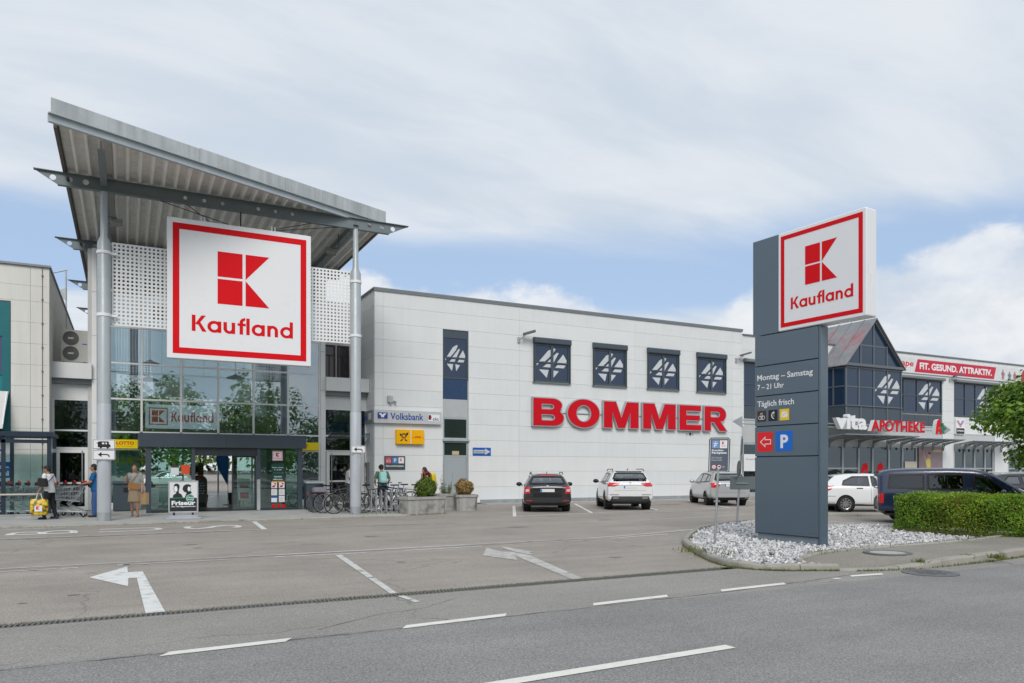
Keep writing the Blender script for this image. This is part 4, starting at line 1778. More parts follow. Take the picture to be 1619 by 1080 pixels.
def texts_mat(m):
    return M['signwhite'] if m in (M['black'], M['dark'], M['red']) else M['black']


M['deepgreen'] = mat('deep_green', (.01, .06, .045), .4)
o = notice(4.94, 1.93, 5.32, 2.30, M['signwhite'], label='white notice with red square emblem on the right glass')
F = Frame((4.94, 29.4645, 1.93), (1, 0, 0), (0, 0, 1))
kaufland(o, F, .38, .37, depth=.001)
o = notice(4.90, 1.48, 5.38, 1.82, M['deepgreen'], label='dark green poster with white writing on the right glass')
b = MB()
F = Frame((4.9, 29.4645, 1.48), (1, 0, 0), (0, 0, 1))
b.text(F, 'Montag – Samstag', .03, .16, .45, .21, 0, .02)
b.text(F, '7 – 21 Uhr', .1, .08, .38, .13, 0, .02)
b.build('lettering', M['signwhite'], o)
o = notice(4.90, 1.11, 5.38, 1.45, M['deepgreen'], label='dark green welcome poster on the right glass')
b = MB()
F = Frame((4.9, 29.4645, 1.11), (1, 0, 0), (0, 0, 1))
b.text(F, 'Herzlich', .1, .18, .38, .24, 0, .02)
b.text(F, 'willkommen', .06, .08, .42, .14, 0, .02)
b.build('lettering', M['signwhite'], o)
b = MB()
for k in range(6):
    b.disc(F, .05 + k * .076, .02, .03, .0005, 8)
b.build('print', M['amber'], o)
for x0, z0, kind in ((4.90, .88, 1), (5.18, .88, 1), (4.90, .61, 0), (5.18, .61, 0), (4.90, .35, 2), (5.18, .35, 0)):
    o = notice(x0, z0, x0 + .21, z0 + .23, M['signwhite'])
    F = Frame((x0, 29.4645, z0), (1, 0, 0), (0, 0, 1))
    b = MB()
    if kind == 1:
        b.fpoly(F, [(.02, .03), (.12, .03), (.16, .12), (.05, .1)], 0)
        b.disc(F, .14, .17, .035, .0005, 10)
        b.build('print', M['red'], o)
    elif kind == 2:
        b.fpoly(F, [(0, .16), (.21, .16), (.21, .23), (0, .23)], 0)
        b.build('print', M['blue'], o)
    else:
        for k in range(4):
            b.fpoly(F, [(.03, .05 + k * .04), (.17 - .03 * (k % 2), .05 + k * .04), (.17 - .03 * (k % 2), .06 + k * .04), (.03, .06 + k * .04)], 0)
        b.build('print', mat('print_grey', (.3, .3, .3), .6), o)
for x0 in (4.93, 5.12, 5.31):
    notice(x0, .14, x0 + .12, .26, M['red'])
notice(1.42, 1.40, 1.68, 1.74, M['signwhite'], band=[(0, .26, .26, .34, mat('print_dark', (.05, .05, .05), .5))])
notice(1.76, 1.42, 2.04, 1.76, mat('orange_red', (.75, .09, .03), .4))

# yellow lottery transoms either side of the portal
M['lotto'] = mat('lotto_yellow', (.86, .66, .0), .35, 0, .03, 1)
for x0, x1, lab in ((-.92, .40, 'yellow lottery transom sign left of the entrance portal'), (6.2, 7.32, 'yellow lottery transom sign right of the entrance portal')):
    t = thing('lottery_sign', lab, 'sign', (x0, 32.2, 2.4))
    F = Frame((x0, 32.20, 2.40), (1, 0, 0), (0, 0, 1))
    b = MB()
    b.fbox(F, 0, 0, -.03, x1 - x0, .34, 0)
    b.build('panel', M['lotto'], t)
    b = MB()
    a = .58 if x0 < 0 else .05
    b.text(F, 'LOTTO', a, .14, a + .60, .27, .001, .04)
    b.disc(F, a - .07, .2, .045, .001, 7)
    b.text(F, 'Baden-Württemberg', a, .06, a + .55, .10, .001, .005)
    b.build('lettering', M['red'], t)

# bottles poster and counter behind the left pane
t = thing('window_poster', 'poster with three yellow bottles behind the pane left of the portal', 'poster', (-.3, 32.6, 1.5))
b = MB()
F = Frame((-.55, 32.6, 1.35), (1, 0, 0), (0, 0, 1))
b.fbox(F, 0, 0, -.01, 1.0, .95, 0)
b.build('panel', mat('pale_poster', (.35, .40, .40), .5), t)
b = MB()
for k in range(3):
    x = .12 + k * .24
    b.fpoly(F, [(x, .45), (x + .16, .45), (x + .16, .68), (x + .11, .76), (x + .11, .86), (x + .05, .86), (x + .05, .76), (x, .68)], .002)
b.build('bottles', mat('bottle_yellow', (.62, .46, .06), .4), t)
b = MB()
b.fpoly(F, [(.82, .5), (.98, .5), (.98, .66), (.82, .66)], .002)
b.build('price_tag', M['red'], t)

# Kiosk bins
for x, y, lab in ((-.12, 31.1, 'dark anthracite waste bin beside the left canopy post under the bottle poster'), (6.45, 29.0, 'anthracite waste bin with pale lid behind the parked bicycles')):
    t = thing('waste_bin', lab, 'bin', (x, y, .05))
    b = MB()
    b.rbox(Frame((x - .32, y, .06), (1, 0, 0), (0, 0, 1)), 0, 0, -.55, .64, 1.0, 0, .04, 2)
    b.build('bin_body', M['anthra'], t)
    b = MB()
    b.rbox(Frame((x - .34, y + .56, 1.06), (1, 0, 0), (0, -1, 0)), 0, 0, 0, .68, .6, -.05, .04, 2)
    b.hexa([(x - .34, y - .02, 1.061), (x + .34, y - .02, 1.061), (x + .34, y + .56, 1.061), (x - .34, y + .56, 1.061), (x - .34, y - .02, 1.10), (x + .34, y - .02, 1.10), (x + .34, y + .56, 1.16), (x - .34, y + .56, 1.16)])
    b.build('lid', M['steel2'] if x > 3 else M['anthra'], t)
    b = MB()
    b.box(x + .02, y - .004, .74, x + .26, y + .001, .92)
    b.build('slot', M['black'], t)

# ------------------------------------------------------------------ hairdresser stand board
t = thing('stand_board', 'hairdresser advertising board in aluminium frame on a grey water base', 'sign', (1.6, 25.6, .05))
F = Frame((1.16, 25.60, .24), (1, -.06, 0), (0, 0, 1))
b = MB()
b.border(F, 0, 0, .86, 1.0, .035, -.03, .012)
b.fbox(F, .03, .03, -.02, .83, .97, -.005)
b.build('frame', M['alu'], t)
ps = MB()
ps.fbox(F, .035, .035, -.004, .825, .965, .0)
ps = ps.build('poster', mat('poster_grey', (.68, .68, .70), .4, 0, .05, 4), t)
b = MB()
b.fpoly(F, [(.04, .04), (.82, .04), (.82, .46), (.04, .46)], .001)
# two heads in silhouette: a man facing left and a woman with big hair facing right
b.fpoly(F, [(.12, .46), (.14, .56), (.22, .61), (.22, .65), (.17, .65), (.155, .69), (.16, .74), (.14, .75), (.16, .79), (.15, .86), (.20, .91), (.27, .91), (.32, .86), (.32, .78), (.30, .72), (.30, .62), (.38, .57), (.42, .46)], .001)
b.fpoly(F, [(.46, .46), (.50, .56), (.52, .62), (.44, .66), (.40, .74), (.43, .84), (.50, .89), (.59, .89), (.66, .85), (.62, .78), (.65, .73), (.63, .68), (.68, .62), (.62, .58), (.66, .52), (.68, .46)], .001)
b.build('print', mat('poster_black', (.02, .025, .03), .4), ps)
b = MB()
b.fpoly(F, [(.19, .66), (.165, .69), (.17, .74), (.155, .755), (.175, .79), (.17, .83), (.24, .83), (.26, .74), (.25, .67)], .002)
b.fpoly(F, [(.60, .82), (.615, .78), (.635, .735), (.62, .69), (.58, .66), (.55, .72), (.56, .80)], .002)
b.text(F, 'Friseur', .09, .235, .78, .375, .002, .04)
b.text(F, 'im Erdgeschoss', .09, .165, .78, .215, .002, .03)
b.build('lettering', M['signwhite'], ps)
b = MB()
b.disc(F, .62, .45, .125, .003, 24)
b.fpoly(F, [(.04, .445), (.45, .445), (.45, .475), (.04, .475)], .0015)
b.build('badge', mat('badge_green', (.01, .20, .12), .4), ps)
b = MB()
b.ring(F, .62, .45, .105, .115, .004)
b.text(F, 'Ohne', .54, .46, .70, .50, .004, .03)
b.text(F, 'Termin', .53, .40, .71, .44, .004, .03)
b.build('badge_lettering', M['signwhite'], ps)
b = MB()
for x in (1.32, 1.86):
    b.tube([(x, 25.59, .12), (x, 25.59, .25)], .03, 8)
b.build('feet', M['black'], t)
b = MB()
F2 = Frame((1.05, 25.30, .052), (1, -.04, 0), (0, 1, 0))
b.rbox(F2, 0, 0, 0, 1.08, .55, .05, .12, 4)
F3 = F2.sub(.1, .08, .05)
b.rbox(F3, 0, 0, 0, .88, .39, .06, .1, 4)
b.build('base', mat('base_grey', (.36, .39, .43), .4), t, 30)

# boards standing inside the portal
t = thing('chalkboard', 'round topped black chalkboard stand just inside the entrance', 'sign', (2.5, 31.4, .05))
F = Frame((2.22, 31.4, .3), (1, 0, 0), (0, .12, 1))
arc = [(.02, 0), (.58, 0), (.58, .85)] + [(.30 + .28 * math.cos(R(a)), .85 + .22 * math.sin(R(a))) for a in range(15, 170, 20)] + [(.02, .85)]
b = MB()
b.fpoly(F, arc, -.01, .01)
b.build('board', M['black'], t)
b = MB()
b.tube([F.P(x, y) for x, y in arc], .016, 6, False, True)
b.tube([F.P(.05, 0), F.P(.03, -.25)], .015, 6)
b.tube([F.P(.55, 0), F.P(.57, -.25)], .015, 6)
b.tube([F.P(.3, .9), (2.52, 31.85, .05)], .015, 6)
b.build('wood_frame', mat('wood', (.3, .17, .07), .6), t)
b = MB()
b.fpoly(F, [(.22, .92), (.38, .92), (.3, 1.0)], .012)
b.build('red_mark', M['red'], t)
b = MB()
rg = random.Random(4)
for k in range(5):
    x = .12
    while x < .46:
        w = rg.uniform(.03, .09)
        b.fpoly(F, [(x, .75 - k * .1), (x + w, .755 - k * .1), (x + w, .775 - k * .1), (x, .77 - k * .1)], .012)
        x += w + .03
b.build('chalk_scribble', mat('chalk', (.45, .45, .45), .9), t)['kind'] = 'stuff'
t = thing('promotion_board', 'white and red promotion A-board just inside the entrance on the right', 'sign', (4.1, 31.0, .05))
F = Frame((3.92, 31.0, .1), (1, 0, 0), (0, .2, 1))
b = MB()
b.fbox(F, 0, .3, -.01, .45, 1.15, .01)
b.build('panel', M['signwhite'], t)
b = MB()
b.fpoly(F, [(.06, .35), (.39, .35), (.39, .6), (.06, .6)], .012)
b.fpoly(F, [(.06, .78), (.39, .78), (.39, .9), (.06, .9)], .012)
b.build('print', M['red'], t)
b = MB()
for p, q in (((0, 1.15), (-.03, -.03)), ((.45, 1.15), (.48, -.03))):
    b.tube([F.P(*p), F.P(*q)], .014, 6)
b.tube([F.P(.22, 1.1), (4.14, 31.5, .06)], .014, 6)
b.build('legs', M['alu'], t)
t = thing('flag_banner', 'blue teardrop banner standing inside the hall', 'banner', (3.75, 34.5, .05))
F = Frame((3.4, 34.5, .9), (1, 0, 0), (.0, 0, 1))
b = MB()
b.fpoly(F, [(.5, 0), (.1, .75), (.02, 1.1), (.1, 1.4), (.3, 1.5), (.5, 1.45), (.55, 1.2)], -.004, .004)
b.build('cloth', mat('flag_blue', (.015, .13, .40), .6), t)
b = MB()
b.tube([F.P(.52, -.83), F.P(.52, .1), F.P(.56, 1.2)], .012, 6)
b.tube([F.P(.3, -.84), F.P(.74, -.84)], .02, 6)
b.build('pole', M['steel'], t)

# ------------------------------------------------------------------ palm in the hall


def palm(x, y, h, label, seed, n=46, L=.95):
    rg = random.Random(seed)
    t = thing('palm', label, 'plant', (x, y, .05))
    b = MB()
    b.lathe([(.24, 0), (.30, .5), (.27, .5), (.26, .44)], (0, 0, 0), 'z', 16)
    b.build('pot', M['anthra'], t, 40, None, False)
    b = MB()
    pr = []
    k = 0
    z = .42
    while z < h:
        pr += [(.10 + .015 * (k % 2), z)]
        z += .05
        k += 1
    b.lathe(pr, (0, 0, 0), 'z', 10)
    b.build('trunk', M['bark'], t, None, None, False)
    V = []
    for k in range(n):
        a = rg.uniform(0, 6.283)
        el = rg.uniform(-.7, 1.2)
        d = V3((math.cos(a) * math.cos(el), math.sin(a) * math.cos(el), math.sin(el)))
        for j in range(9):
            s = (j - 4) / 4 * .75
            side = d.cross(V3((0, 0, 1))).normalized()
            dd = (d + side * s).normalized()
            p0 = V3((0, 0, h)) + d * L * .42
            p1 = p0 + dd * L * .55 + V3((0, 0, -.12))
            wv = side * .018
            V.append([p0 - wv, p1, p0 + wv])
            if j == 4:
                V.append([V3((0, 0, h)) - wv * .6, p0, V3((0, 0, h)) + wv * .6])
    q = np.array([[tuple(p) for p in f] for f in V])
    tint = leaf_tint(len(q), np.random.default_rng(seed), (.02, .05, .015), (.06, .11, .03), (.2, .16, .05), .04)
    arr_mesh('fronds', q, 3, M['leafg'], tint, t)


palm(2.75, 33.6, 1.85, 'fan palm with dark trunk standing just inside the entrance', 3)
palm(4.3, 35.4, 3.55, 'tall fan palm inside the hall reaching above the portal', 8, 24, 1.2)
def inset(P, d):
    cx = sum(p[0] for p in P) / len(P)
    cy = sum(p[1] for p in P) / len(P)
    out = []
    n = len(P)
    for i in range(n):
        p0, p1, p2 = V3((*P[i - 1], 0)), V3((*P[i], 0)), V3((*P[(i + 1) % n], 0))
        e1 = (p1 - p0).normalized()
        e2 = (p2 - p1).normalized()
        s = 1 if sum(P[k][0] * P[(k + 1) % n][1] - P[(k + 1) % n][0] * P[k][1] for k in range(n)) > 0 else -1
        n1 = V3((-e1.y, e1.x, 0)) * s
        n2 = V3((-e2.y, e2.x, 0)) * s
        b = (n1 + n2)
        b = b / max(.35, b.length_squared / 2)
        q = p1 + b * d
        out.append((q.x, q.y))
    return out


# ------------------------------------------------------------------ buildings


def sub_rects(x0, z0, x1, z1, holes):
    """rectangle minus holes -> rectangles"""
    rects = [(x0, z0, x1, z1)]
    for hx0, hz0, hx1, hz1 in holes:
        out = []
        for a, c, e, f in rects:
            if hx1 <= a or hx0 >= e or hz1 <= c or hz0 >= f:
                out.append((a, c, e, f))
                continue
            if hz0 > c:
                out.append((a, c, e, hz0))
            if hz1 < f:
                out.append((a, hz1, e, f))
            lo, hi = max(c, hz0), min(f, hz1)
            if hx0 > a:
                out.append((a, lo, hx0, hi))
            if hx1 < e:
                out.append((hx1, lo, e, hi))
        rects = out
    return rects


def cladding(parent, F, xs, zs, holes, m, th=.09, g=.007, name='facade_panel'):
    """panels between the joint lines, each its own piece, joints open to the dark backing"""
    for i in range(len(xs) - 1):
        for k in range(len(zs) - 1):
            rs = sub_rects(xs[i] + g / 2, zs[k] + g / 2, xs[i + 1] - g / 2, zs[k + 1] - g / 2, holes)
            if not rs:
                continue
            rs = [q for q in rs if q[2] - q[0] > .01 and q[3] - q[1] > .01]
            grp = []
            for q in rs:                     # pieces that touch are one panel
                hit = [g_ for g_ in grp if any(q[0] <= w[2] + 1e-6 and q[2] >= w[0] - 1e-6 and q[1] <= w[3] + 1e-6 and q[3] >= w[1] - 1e-6 for w in g_)]
                grp = [g_ for g_ in grp if g_ not in hit] + [sum(hit, []) + [q]]
            for g_ in grp:
                b = MB()
                for a, c, e, f in g_:
                    b.fbox(F, a, c, -th, e, f, random.uniform(-.0015, .0015) if len(g_) == 1 else 0)
                b.build(name, random.choice(WALLS) if m is M['wall'] else m, parent)


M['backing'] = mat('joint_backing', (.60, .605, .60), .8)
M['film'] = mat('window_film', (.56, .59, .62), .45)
shop = thing('shopping_hall', 'long two storey white clad shop building with large red letters', 'building', (20, 31.3, 0))
b = MB()
b.box(9.6, 31.39, 0, 30.6, 44, 9.3)
b.build('wall', M['backing'], shop)
Z0 = [.06] + [.79 + .715 * k for k in range(12)] + [9.37]
STRIP = (12.65, .0, 13.92, 7.92)
XS = [9.49, 9.87, 16.54, 23.29, 29.95, 30.66]
cladding(shop, Frame((0, 31.30, 0), (1, 0, 0), (0, 0, 1)), XS, Z0, [STRIP], M['wall'])
cladding(shop, Frame((9.49, 44, 0), (0, -1, 0), (0, 0, 1)), [0, 4.5, 9.0, 12.6], Z0, [], M['wall'])
b = MB()
b.box(9.44, 31.24, 9.375, 30.70, 31.62, 9.45)
b.box(9.44, 31.625, 9.375, 9.82, 44, 9.45)
b.box(9.455, 31.25, 9.30, 30.69, 31.298, 9.374)
b.build('coping', M['coping'], shop)
b = MB()
for k in range(8):
    x = 14.5 + k * 2.0
    b.box(x, 31.27, .04, x + 1.98, 31.299, .2)
b.build('base_trim', M['steel'], shop)
b = MB()
b.box(14.6, 31.0, .036, 16.8, 31.26, .045)
b.build('floor_grating', M['steel'], shop)
# tall stair strip: windows, panel and door
stw = MB()
F = Frame((12.65, 31.37, 0), (1, 0, 0), (0, 0, 1))
for a in ((0, 5.7, 1.27, 5.78), (0, 7.55, 1.27, 7.92), (0, 5.78, .09, 7.55), (1.18, 5.78, 1.27, 7.55), (.09, 6.62, 1.18, 6.67)):
    stw.fbox(F, a[0], a[1], -.02, a[2], a[3], .03)
stw = stw.build('stair_window', M['anthra'], shop)
b = MB()
b.fbox(F, .09, 5.78, -.01, 1.18, 7.55, .0)
b.build('pane', M['navyglass'], stw)
b = MB()
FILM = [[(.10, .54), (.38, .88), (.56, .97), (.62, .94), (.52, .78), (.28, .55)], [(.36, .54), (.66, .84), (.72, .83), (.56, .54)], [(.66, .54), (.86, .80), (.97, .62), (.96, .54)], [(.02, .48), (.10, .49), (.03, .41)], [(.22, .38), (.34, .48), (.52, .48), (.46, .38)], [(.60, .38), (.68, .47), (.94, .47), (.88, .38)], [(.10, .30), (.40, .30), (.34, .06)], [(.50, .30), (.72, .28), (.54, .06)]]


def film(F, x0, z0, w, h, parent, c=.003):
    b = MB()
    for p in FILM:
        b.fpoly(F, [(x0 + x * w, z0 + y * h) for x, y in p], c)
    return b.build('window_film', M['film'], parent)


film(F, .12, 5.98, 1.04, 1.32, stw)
b = MB()
b.fbox(F, .03, 4.78, -.02, 1.24, 5.695, .012)
b.build('blue_panel', mat('navy_panel', (.025, .055, .125), .3), shop)
b = MB()
b.fbox(F, .02, 3.95, -.02, 1.25, 4.775, .02)
b.build('grey_panel', mat('grey_panel', (.42, .44, .46), .5), shop)
w = MB()
w.border(F, .02, 2.96, 1.25, 3.945, .07, -.02, .02)
w = w.build('window', M['steel2'], shop)
b = MB()
b.fbox(F, .09, 3.03, -.01, 1.18, 3.87, .0)
b.build('pane', mat('dark_pane', (.02, .032, .03), .08, 0, .0, 1, .7), w)
b = MB()
b.fbox(F, -.02, 2.88, -.02, 1.29, 2.955, .14)
b.build('door_lintel', M['steel2'], shop)
dr = MB()
dr.border(F, .02, .05, 1.25, 2.875, .07, -.02, .02)
dr.fbox(F, .09, 2.16, -.02, 1.18, 2.24, .015)
dr = dr.build('door', mat('door_grey', (.33, .37, .39), .45, 0, .04, 1.5), shop)
b = MB()
b.rbox(F, .10, .08, -.01, 1.17, 2.155, .01, .01, 1)
b.fbox(F, .22, .3, .0105, 1.05, .31, .014)
b.fbox(F, .22, 2.0, .0105, 1.05, 2.01, .014)
b.fbox(F, .21, .3, .0105, .22, 2.01, .014)
b.fbox(F, 1.05, .3, .0105, 1.06, 2.01, .014)
b.build('leaf', MATS['door_grey'], dr)
b = MB()
b.fbox(F, .09, 2.24, -.01, 1.18, 2.80, .0)
b.build('pane', MATS['dark_pane'], dr)
b = MB()
b.fbox(F, .48, 2.26, .001, .82, 2.43, .006)
b.build('notice', mat('beige_notice', (.5, .42, .25), .6), dr)
b = MB()
b.tube([F.P(1.08, 1.02, .012), F.P(1.08, 1.02, .07), F.P(.98, 1.02, .07)], .012, 6)
for z in (1.55, 1.75):
    b.fbox(F, .0, z, .02, .06, z + .1, .05)
b.build('handle', M['steel'], dr)

# four shuttered windows
for x0, x1 in ((17.3, 19.32), (20.69, 22.69), (24.06, 26.10), (27.37, 29.40)):
    F = Frame((x0, 31.299, 5.80), (1, 0, 0), (0, 0, 1))
    w_ = x1 - x0
    win = MB()
    for a in ((0, 0, .1, 1.84), (w_ - .1, 0, w_, 1.84), (.1, 0, w_ - .1, .09), (.1, 1.75, w_ - .1, 1.84), (w_ / 2 - .07, .09, w_ / 2 + .07, 1.75), (.1, .92, w_ / 2 - .07, .98), (w_ / 2 + .07, .92, w_ - .1, .98)):
        win.fbox(F, a[0], a[1], .0, a[2], a[3], .07)
    win = win.build('window', M['anthra'], shop)
    b = MB()
    b.fbox(F, .1, .09, .002, w_ - .1, 1.75, .03)
    b.build('pane', M['navyglass'], win)
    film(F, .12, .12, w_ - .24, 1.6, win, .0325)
    b = MB()
    b.rbox(Frame((x0 - .03, 31.10, 7.64), (0, 1, 0), (0, 0, 1)).sub(0, 0), 0, 0, 0, .198, .28, w_ + .06, .05, 3)
    b.build('shutter_box', M['anthra'], win)
    for x in (-.02, w_ - .03):
        b = MB()
        b.fbox(F, x, -.03, .072, x + .05, 1.84, .11)
        b.build('guide_rail', M['dark'], win)
    b = MB()
    b.fbox(F, -.05, -.05, .0, w_ + .05, -.002, .1)
    b.build('sill', M['coping'], win)

# lettering on the wall
t = thing('letter_sign', 'huge red block letters with grey returns on the white shop wall', 'sign', (23.3, 31.3, 3.68))
F = Frame((0, 31.13, 0), (1, 0, 0), (0, 0, 1))


def arc_(cx, cy, rx, ry, a0, a1, n=10):
    return [(cx + rx * math.cos(R(a0 + (a1 - a0) * k / n)), cy + ry * math.sin(R(a0 + (a1 - a0) * k / n))) for k in range(n + 1)]


BLK = {'B': ([(0, 0), (.60, 0)] + arc_(.66, .29, .34, .29, -85, 50) + arc_(.62, .76, .32, .24, -25, 90) + [(0, 1)], [[(.27, .19), (.58, .19)] + arc_(.58, .305, .13, .115, -60, 60, 6) + [(.58, .42), (.27, .42)], [(.27, .60), (.56, .60)] + arc_(.56, .70, .12, .10, -60, 60, 6) + [(.56, .80), (.27, .80)]]),
       'O': (arc_(.5, .5, .5, .53, 0, 350, 35), [arc_(.5, .5, .235, .32, 0, 345, 23)]),
       'M': ([(0, 0), (.24, 0), (.24, .62), (.40, 0), (.60, 0), (.76, .62), (.76, 0), (1, 0), (1, 1), (.66, 1), (.50, .38), (.34, 1), (0, 1)], []),
       'E': ([(0, 0), (1, 0), (1, .21), (.31, .21), (.31, .40), (.93, .40), (.93, .60), (.31, .60), (.31, .79), (.98, .79), (.98, 1), (0, 1)], []),
       'R': ([(0, 0), (.27, 0), (.27, .36), (.42, .36), (.68, 0), (1, 0), (.70, .40)] + arc_(.62, .68, .34, .32, -55, 90) + [(0, 1)], [[(.27, .56), (.56, .56)] + arc_(.56, .68, .13, .12, -60, 60, 6) + [(.56, .80), (.27, .80)]])}
for ch, x0, x1 in (('B', 17.21, 18.9), ('O', 19.13, 20.98), ('M', 21.25, 23.38), ('M', 23.68, 25.8), ('E', 26.07, 27.55), ('R', 27.8, 29.38)):
    o_, hs_ = BLK[ch]
    f_ = lambda P: [(x0 + x * (x1 - x0), 3.70 + y * 1.31) for x, y in P]
    o_, hs_ = f_(o_), [f_(h) for h in hs_]
    l = MB()
    l.fpoly(F, inset(o_, -.045), -.14, .0, [inset(h, .04) for h in hs_])
    l = l.build('letter', mat('letter_return', (.42, .44, .45), .4, .3), t)
    b = MB()
    b.fpoly(F, o_, .001, .014, hs_)
    b.build('letter_face', M['letred'], l)
b = MB()
b.box(18.0, 31.27, 4.31, 28.5, 31.285, 4.35)
b.build('fixing_rail', M['coping'], t)

# bank fascia
t = thing('bank_sign', 'pale grey bank fascia board with blue lettering wrapping the white wall corner', 'sign', (9.5, 31.2, 3.6))
F = Frame((9.42, 31.12, 3.60), (1, 0, 0), (0, 0, 1))
b = MB()
b.fbox(F, 0, 0, -.17, 3.1, .56, 0)
b.build('front_panel', mat('silver_panel', (.52, .54, .56), .4, .1), t)
b = MB()
b.box(9.40, 31.295, 3.60, 9.478, 33.2, 4.16)
b.build('side_panel', mat('grey_side_panel', (.22, .25, .28), .4), t)
bk = MB()
bk.text(F, 'Volksbank', .72, .15, 2.24, .45, .002, .02)
bk.fpoly(F, [(.15, .18), (.60, .18), (.60, .45), (.15, .45)], .002)
bk = bk.build('lettering', mat('bank_blue', (.01, .06, .28), .4), t)
b = MB()
b.fpoly(F, [(.22, .41), (.33, .41), (.375, .34), (.42, .41), (.53, .41), (.53, .37), (.46, .33), (.42, .22), (.375, .27), (.33, .22), (.29, .33), (.22, .37)], .0035)
b.fpoly(F, [(2.46, .14), (3.0, .14), (3.0, .43), (2.46, .43)], .002)
b.build('white_marks', M['signwhite'], t)
b = MB()
b.fpoly(F, [(.15, .13), (.32, .13), (.32, .155), (.15, .155)], .002)
b.fpoly(F, [(.42, .13), (.60, .13), (.60, .155), (.42, .155)], .002)
b.build('orange_marks', mat('bank_orange', (.8, .2, .03), .4), t)
b = MB()
b.fpoly(F, [(2.48, .2), (2.6, .2), (2.6, .26), (2.55, .3), (2.6, .34), (2.6, .4), (2.48, .4)], .0035)
b.text(F, 'cic', 2.68, .17, 2.96, .3, .0035, .02)
b.build('dark_marks', M['black'], t)
b = MB()
b.disc(F, 2.585, .3, .045, .004, 12)
b.build('red_mark', M['red'], t)
b = MB()
FS = Frame((9.399, 33.2, 3.60), (0, -1, 0), (0, 0, 1))
b.text(FS, 'bank', .5, .16, 1.15, .44, .001, .02)
b.build('side_lettering', mat('side_blue', (.02, .10, .42), .4), t)
b = MB()
b.fpoly(FS, [(1.3, .16), (1.75, .16), (1.75, .44), (1.3, .44)], .001)
b.build('side_mark', M['signwhite'], t)

# post and parcel sign
t = thing('post_sign', 'yellow box sign with black horn emblem and red parcel lettering below the bank fascia', 'sign', (11.07, 31.2, 2.7))
F = Frame((10.42, 31.12, 2.70), (1, 0, 0), (0, 0, 1))
b = MB()
b.rbox(F, 0, 0, -.17, .645, .63, 0, .02, 2)
b.rbox(F, .675, 0, -.17, 1.27, .63, 0, .02, 2)
b.build('panel', M['amber'], t)
b = MB()
b.fbox(F, .645, .01, -.15, .675, .62, -.005)
b.build('divider', M['signwhite'], t)
b = MB()
b.ring(F, .33, .36, .055, .085, .002, 20)
b.ring(F, .33, .36, .10, .125, .002, 20)
b.fpoly(F, [(.14, .46), (.19, .46), (.24, .40), (.22, .32), (.15, .38)], .0025)
b.fpoly(F, [(.42, .44), (.47, .50), (.55, .51), (.52, .42), (.46, .34)], .0025)
b.fpoly(F, [(.15, .13), (.24, .22), (.30, .21), (.24, .13)], .0025)
b.fpoly(F, [(.36, .21), (.42, .22), (.51, .13), (.42, .13)], .0025)
b.build('horn_emblem', M['black'], t)
b = MB()
FI = Frame(F.P(.675, .27, .002), (1, 0, 0), (.25, 0, 1))
b.text(FI, 'DHL', .17, 0, .46, .10, 0, .045)
b.fpoly(F, [(.69, .275), (.82, .275), (.82, .295), (.69, .295)], .002)
b.fpoly(F, [(1.18, .275), (1.26, .275), (1.26, .295), (1.18, .295)], .002)
b.build('parcel_lettering', M['red'], t)

# bicycle parking sign
t = thing('bicycle_parking_sign', 'slate board with red bicycle tile and white P tile on the white wall', 'sign', (10.4, 31.25, 1.6))
F = Frame((9.92, 31.27, 1.58), (1, 0, 0), (0, 0, 1))
b = MB()
b.rbox(F, 0, 0, -.02, .95, .60, 0, .015, 1)
b.build('panel', M['anthra'], t)
for x, m in ((.06, mat('pale_red', (.55, .10, .12), .4)), (.36, mat('pale_blue2', (.10, .22, .48), .4)), (.64, M['signwhite'])):
    b = MB()
    b.fbox(F, x, .28, .001, x + .25, .54, .004)
    b.build('tile', m, t)
b = MB()
b.ring(F, .13, .37, .03, .042, .005, 12)
b.ring(F, .25, .37, .03, .042, .005, 12)
b.fpoly(F, [(.13, .37), (.17, .44), (.24, .44), (.23, .45), (.16, .45), (.12, .37)], .005)
b.text(F, 'P', .44, .33, .535, .49, .005, .035)
b.text(F, 'Fahrrad-Parkplatz', .07, .115, .88, .20, .0015, .03)
b.build('lettering', M['signwhite'], t)
b = MB()
for pts in ([(.71, .44), (.76, .44), (.76, .49), (.71, .49)], [(.71, .38), (.76, .38), (.76, .43), (.71, .43)], [(.77, .44), (.82, .49), (.77, .49)], [(.77, .38), (.82, .38), (.77, .43)]):
    b.fpoly(F, pts, .005)
b.build('emblem', M['red'], t)

# one-way sign
t = thing('one_way_sign', 'blue rectangular plate with white arrow pointing right beside the grey door', 'sign', (14.6, 31.27, 2.24))
F = Frame((14.12, 31.275, 2.23), (1, 0, 0), (0, 0, 1))
b = MB()
b.rbox(F, 0, 0, -.02, .92, .37, 0, .02, 2)
b.build('plate', M['blue'], t)
b = MB()
b.fpoly(F, [(.03, .11), (.62, .11), (.62, .035), (.89, .185), (.62, .335), (.62, .26), (.03, .26)], .001)
b.build('arrow', mat('arrow_white', (.55, .57, .58), .4), t)
b = MB()
b.text(F, 'Einbahnstraße', .05, .14, .66, .23, .002, .01)
b.build('lettering', M['black'], t)

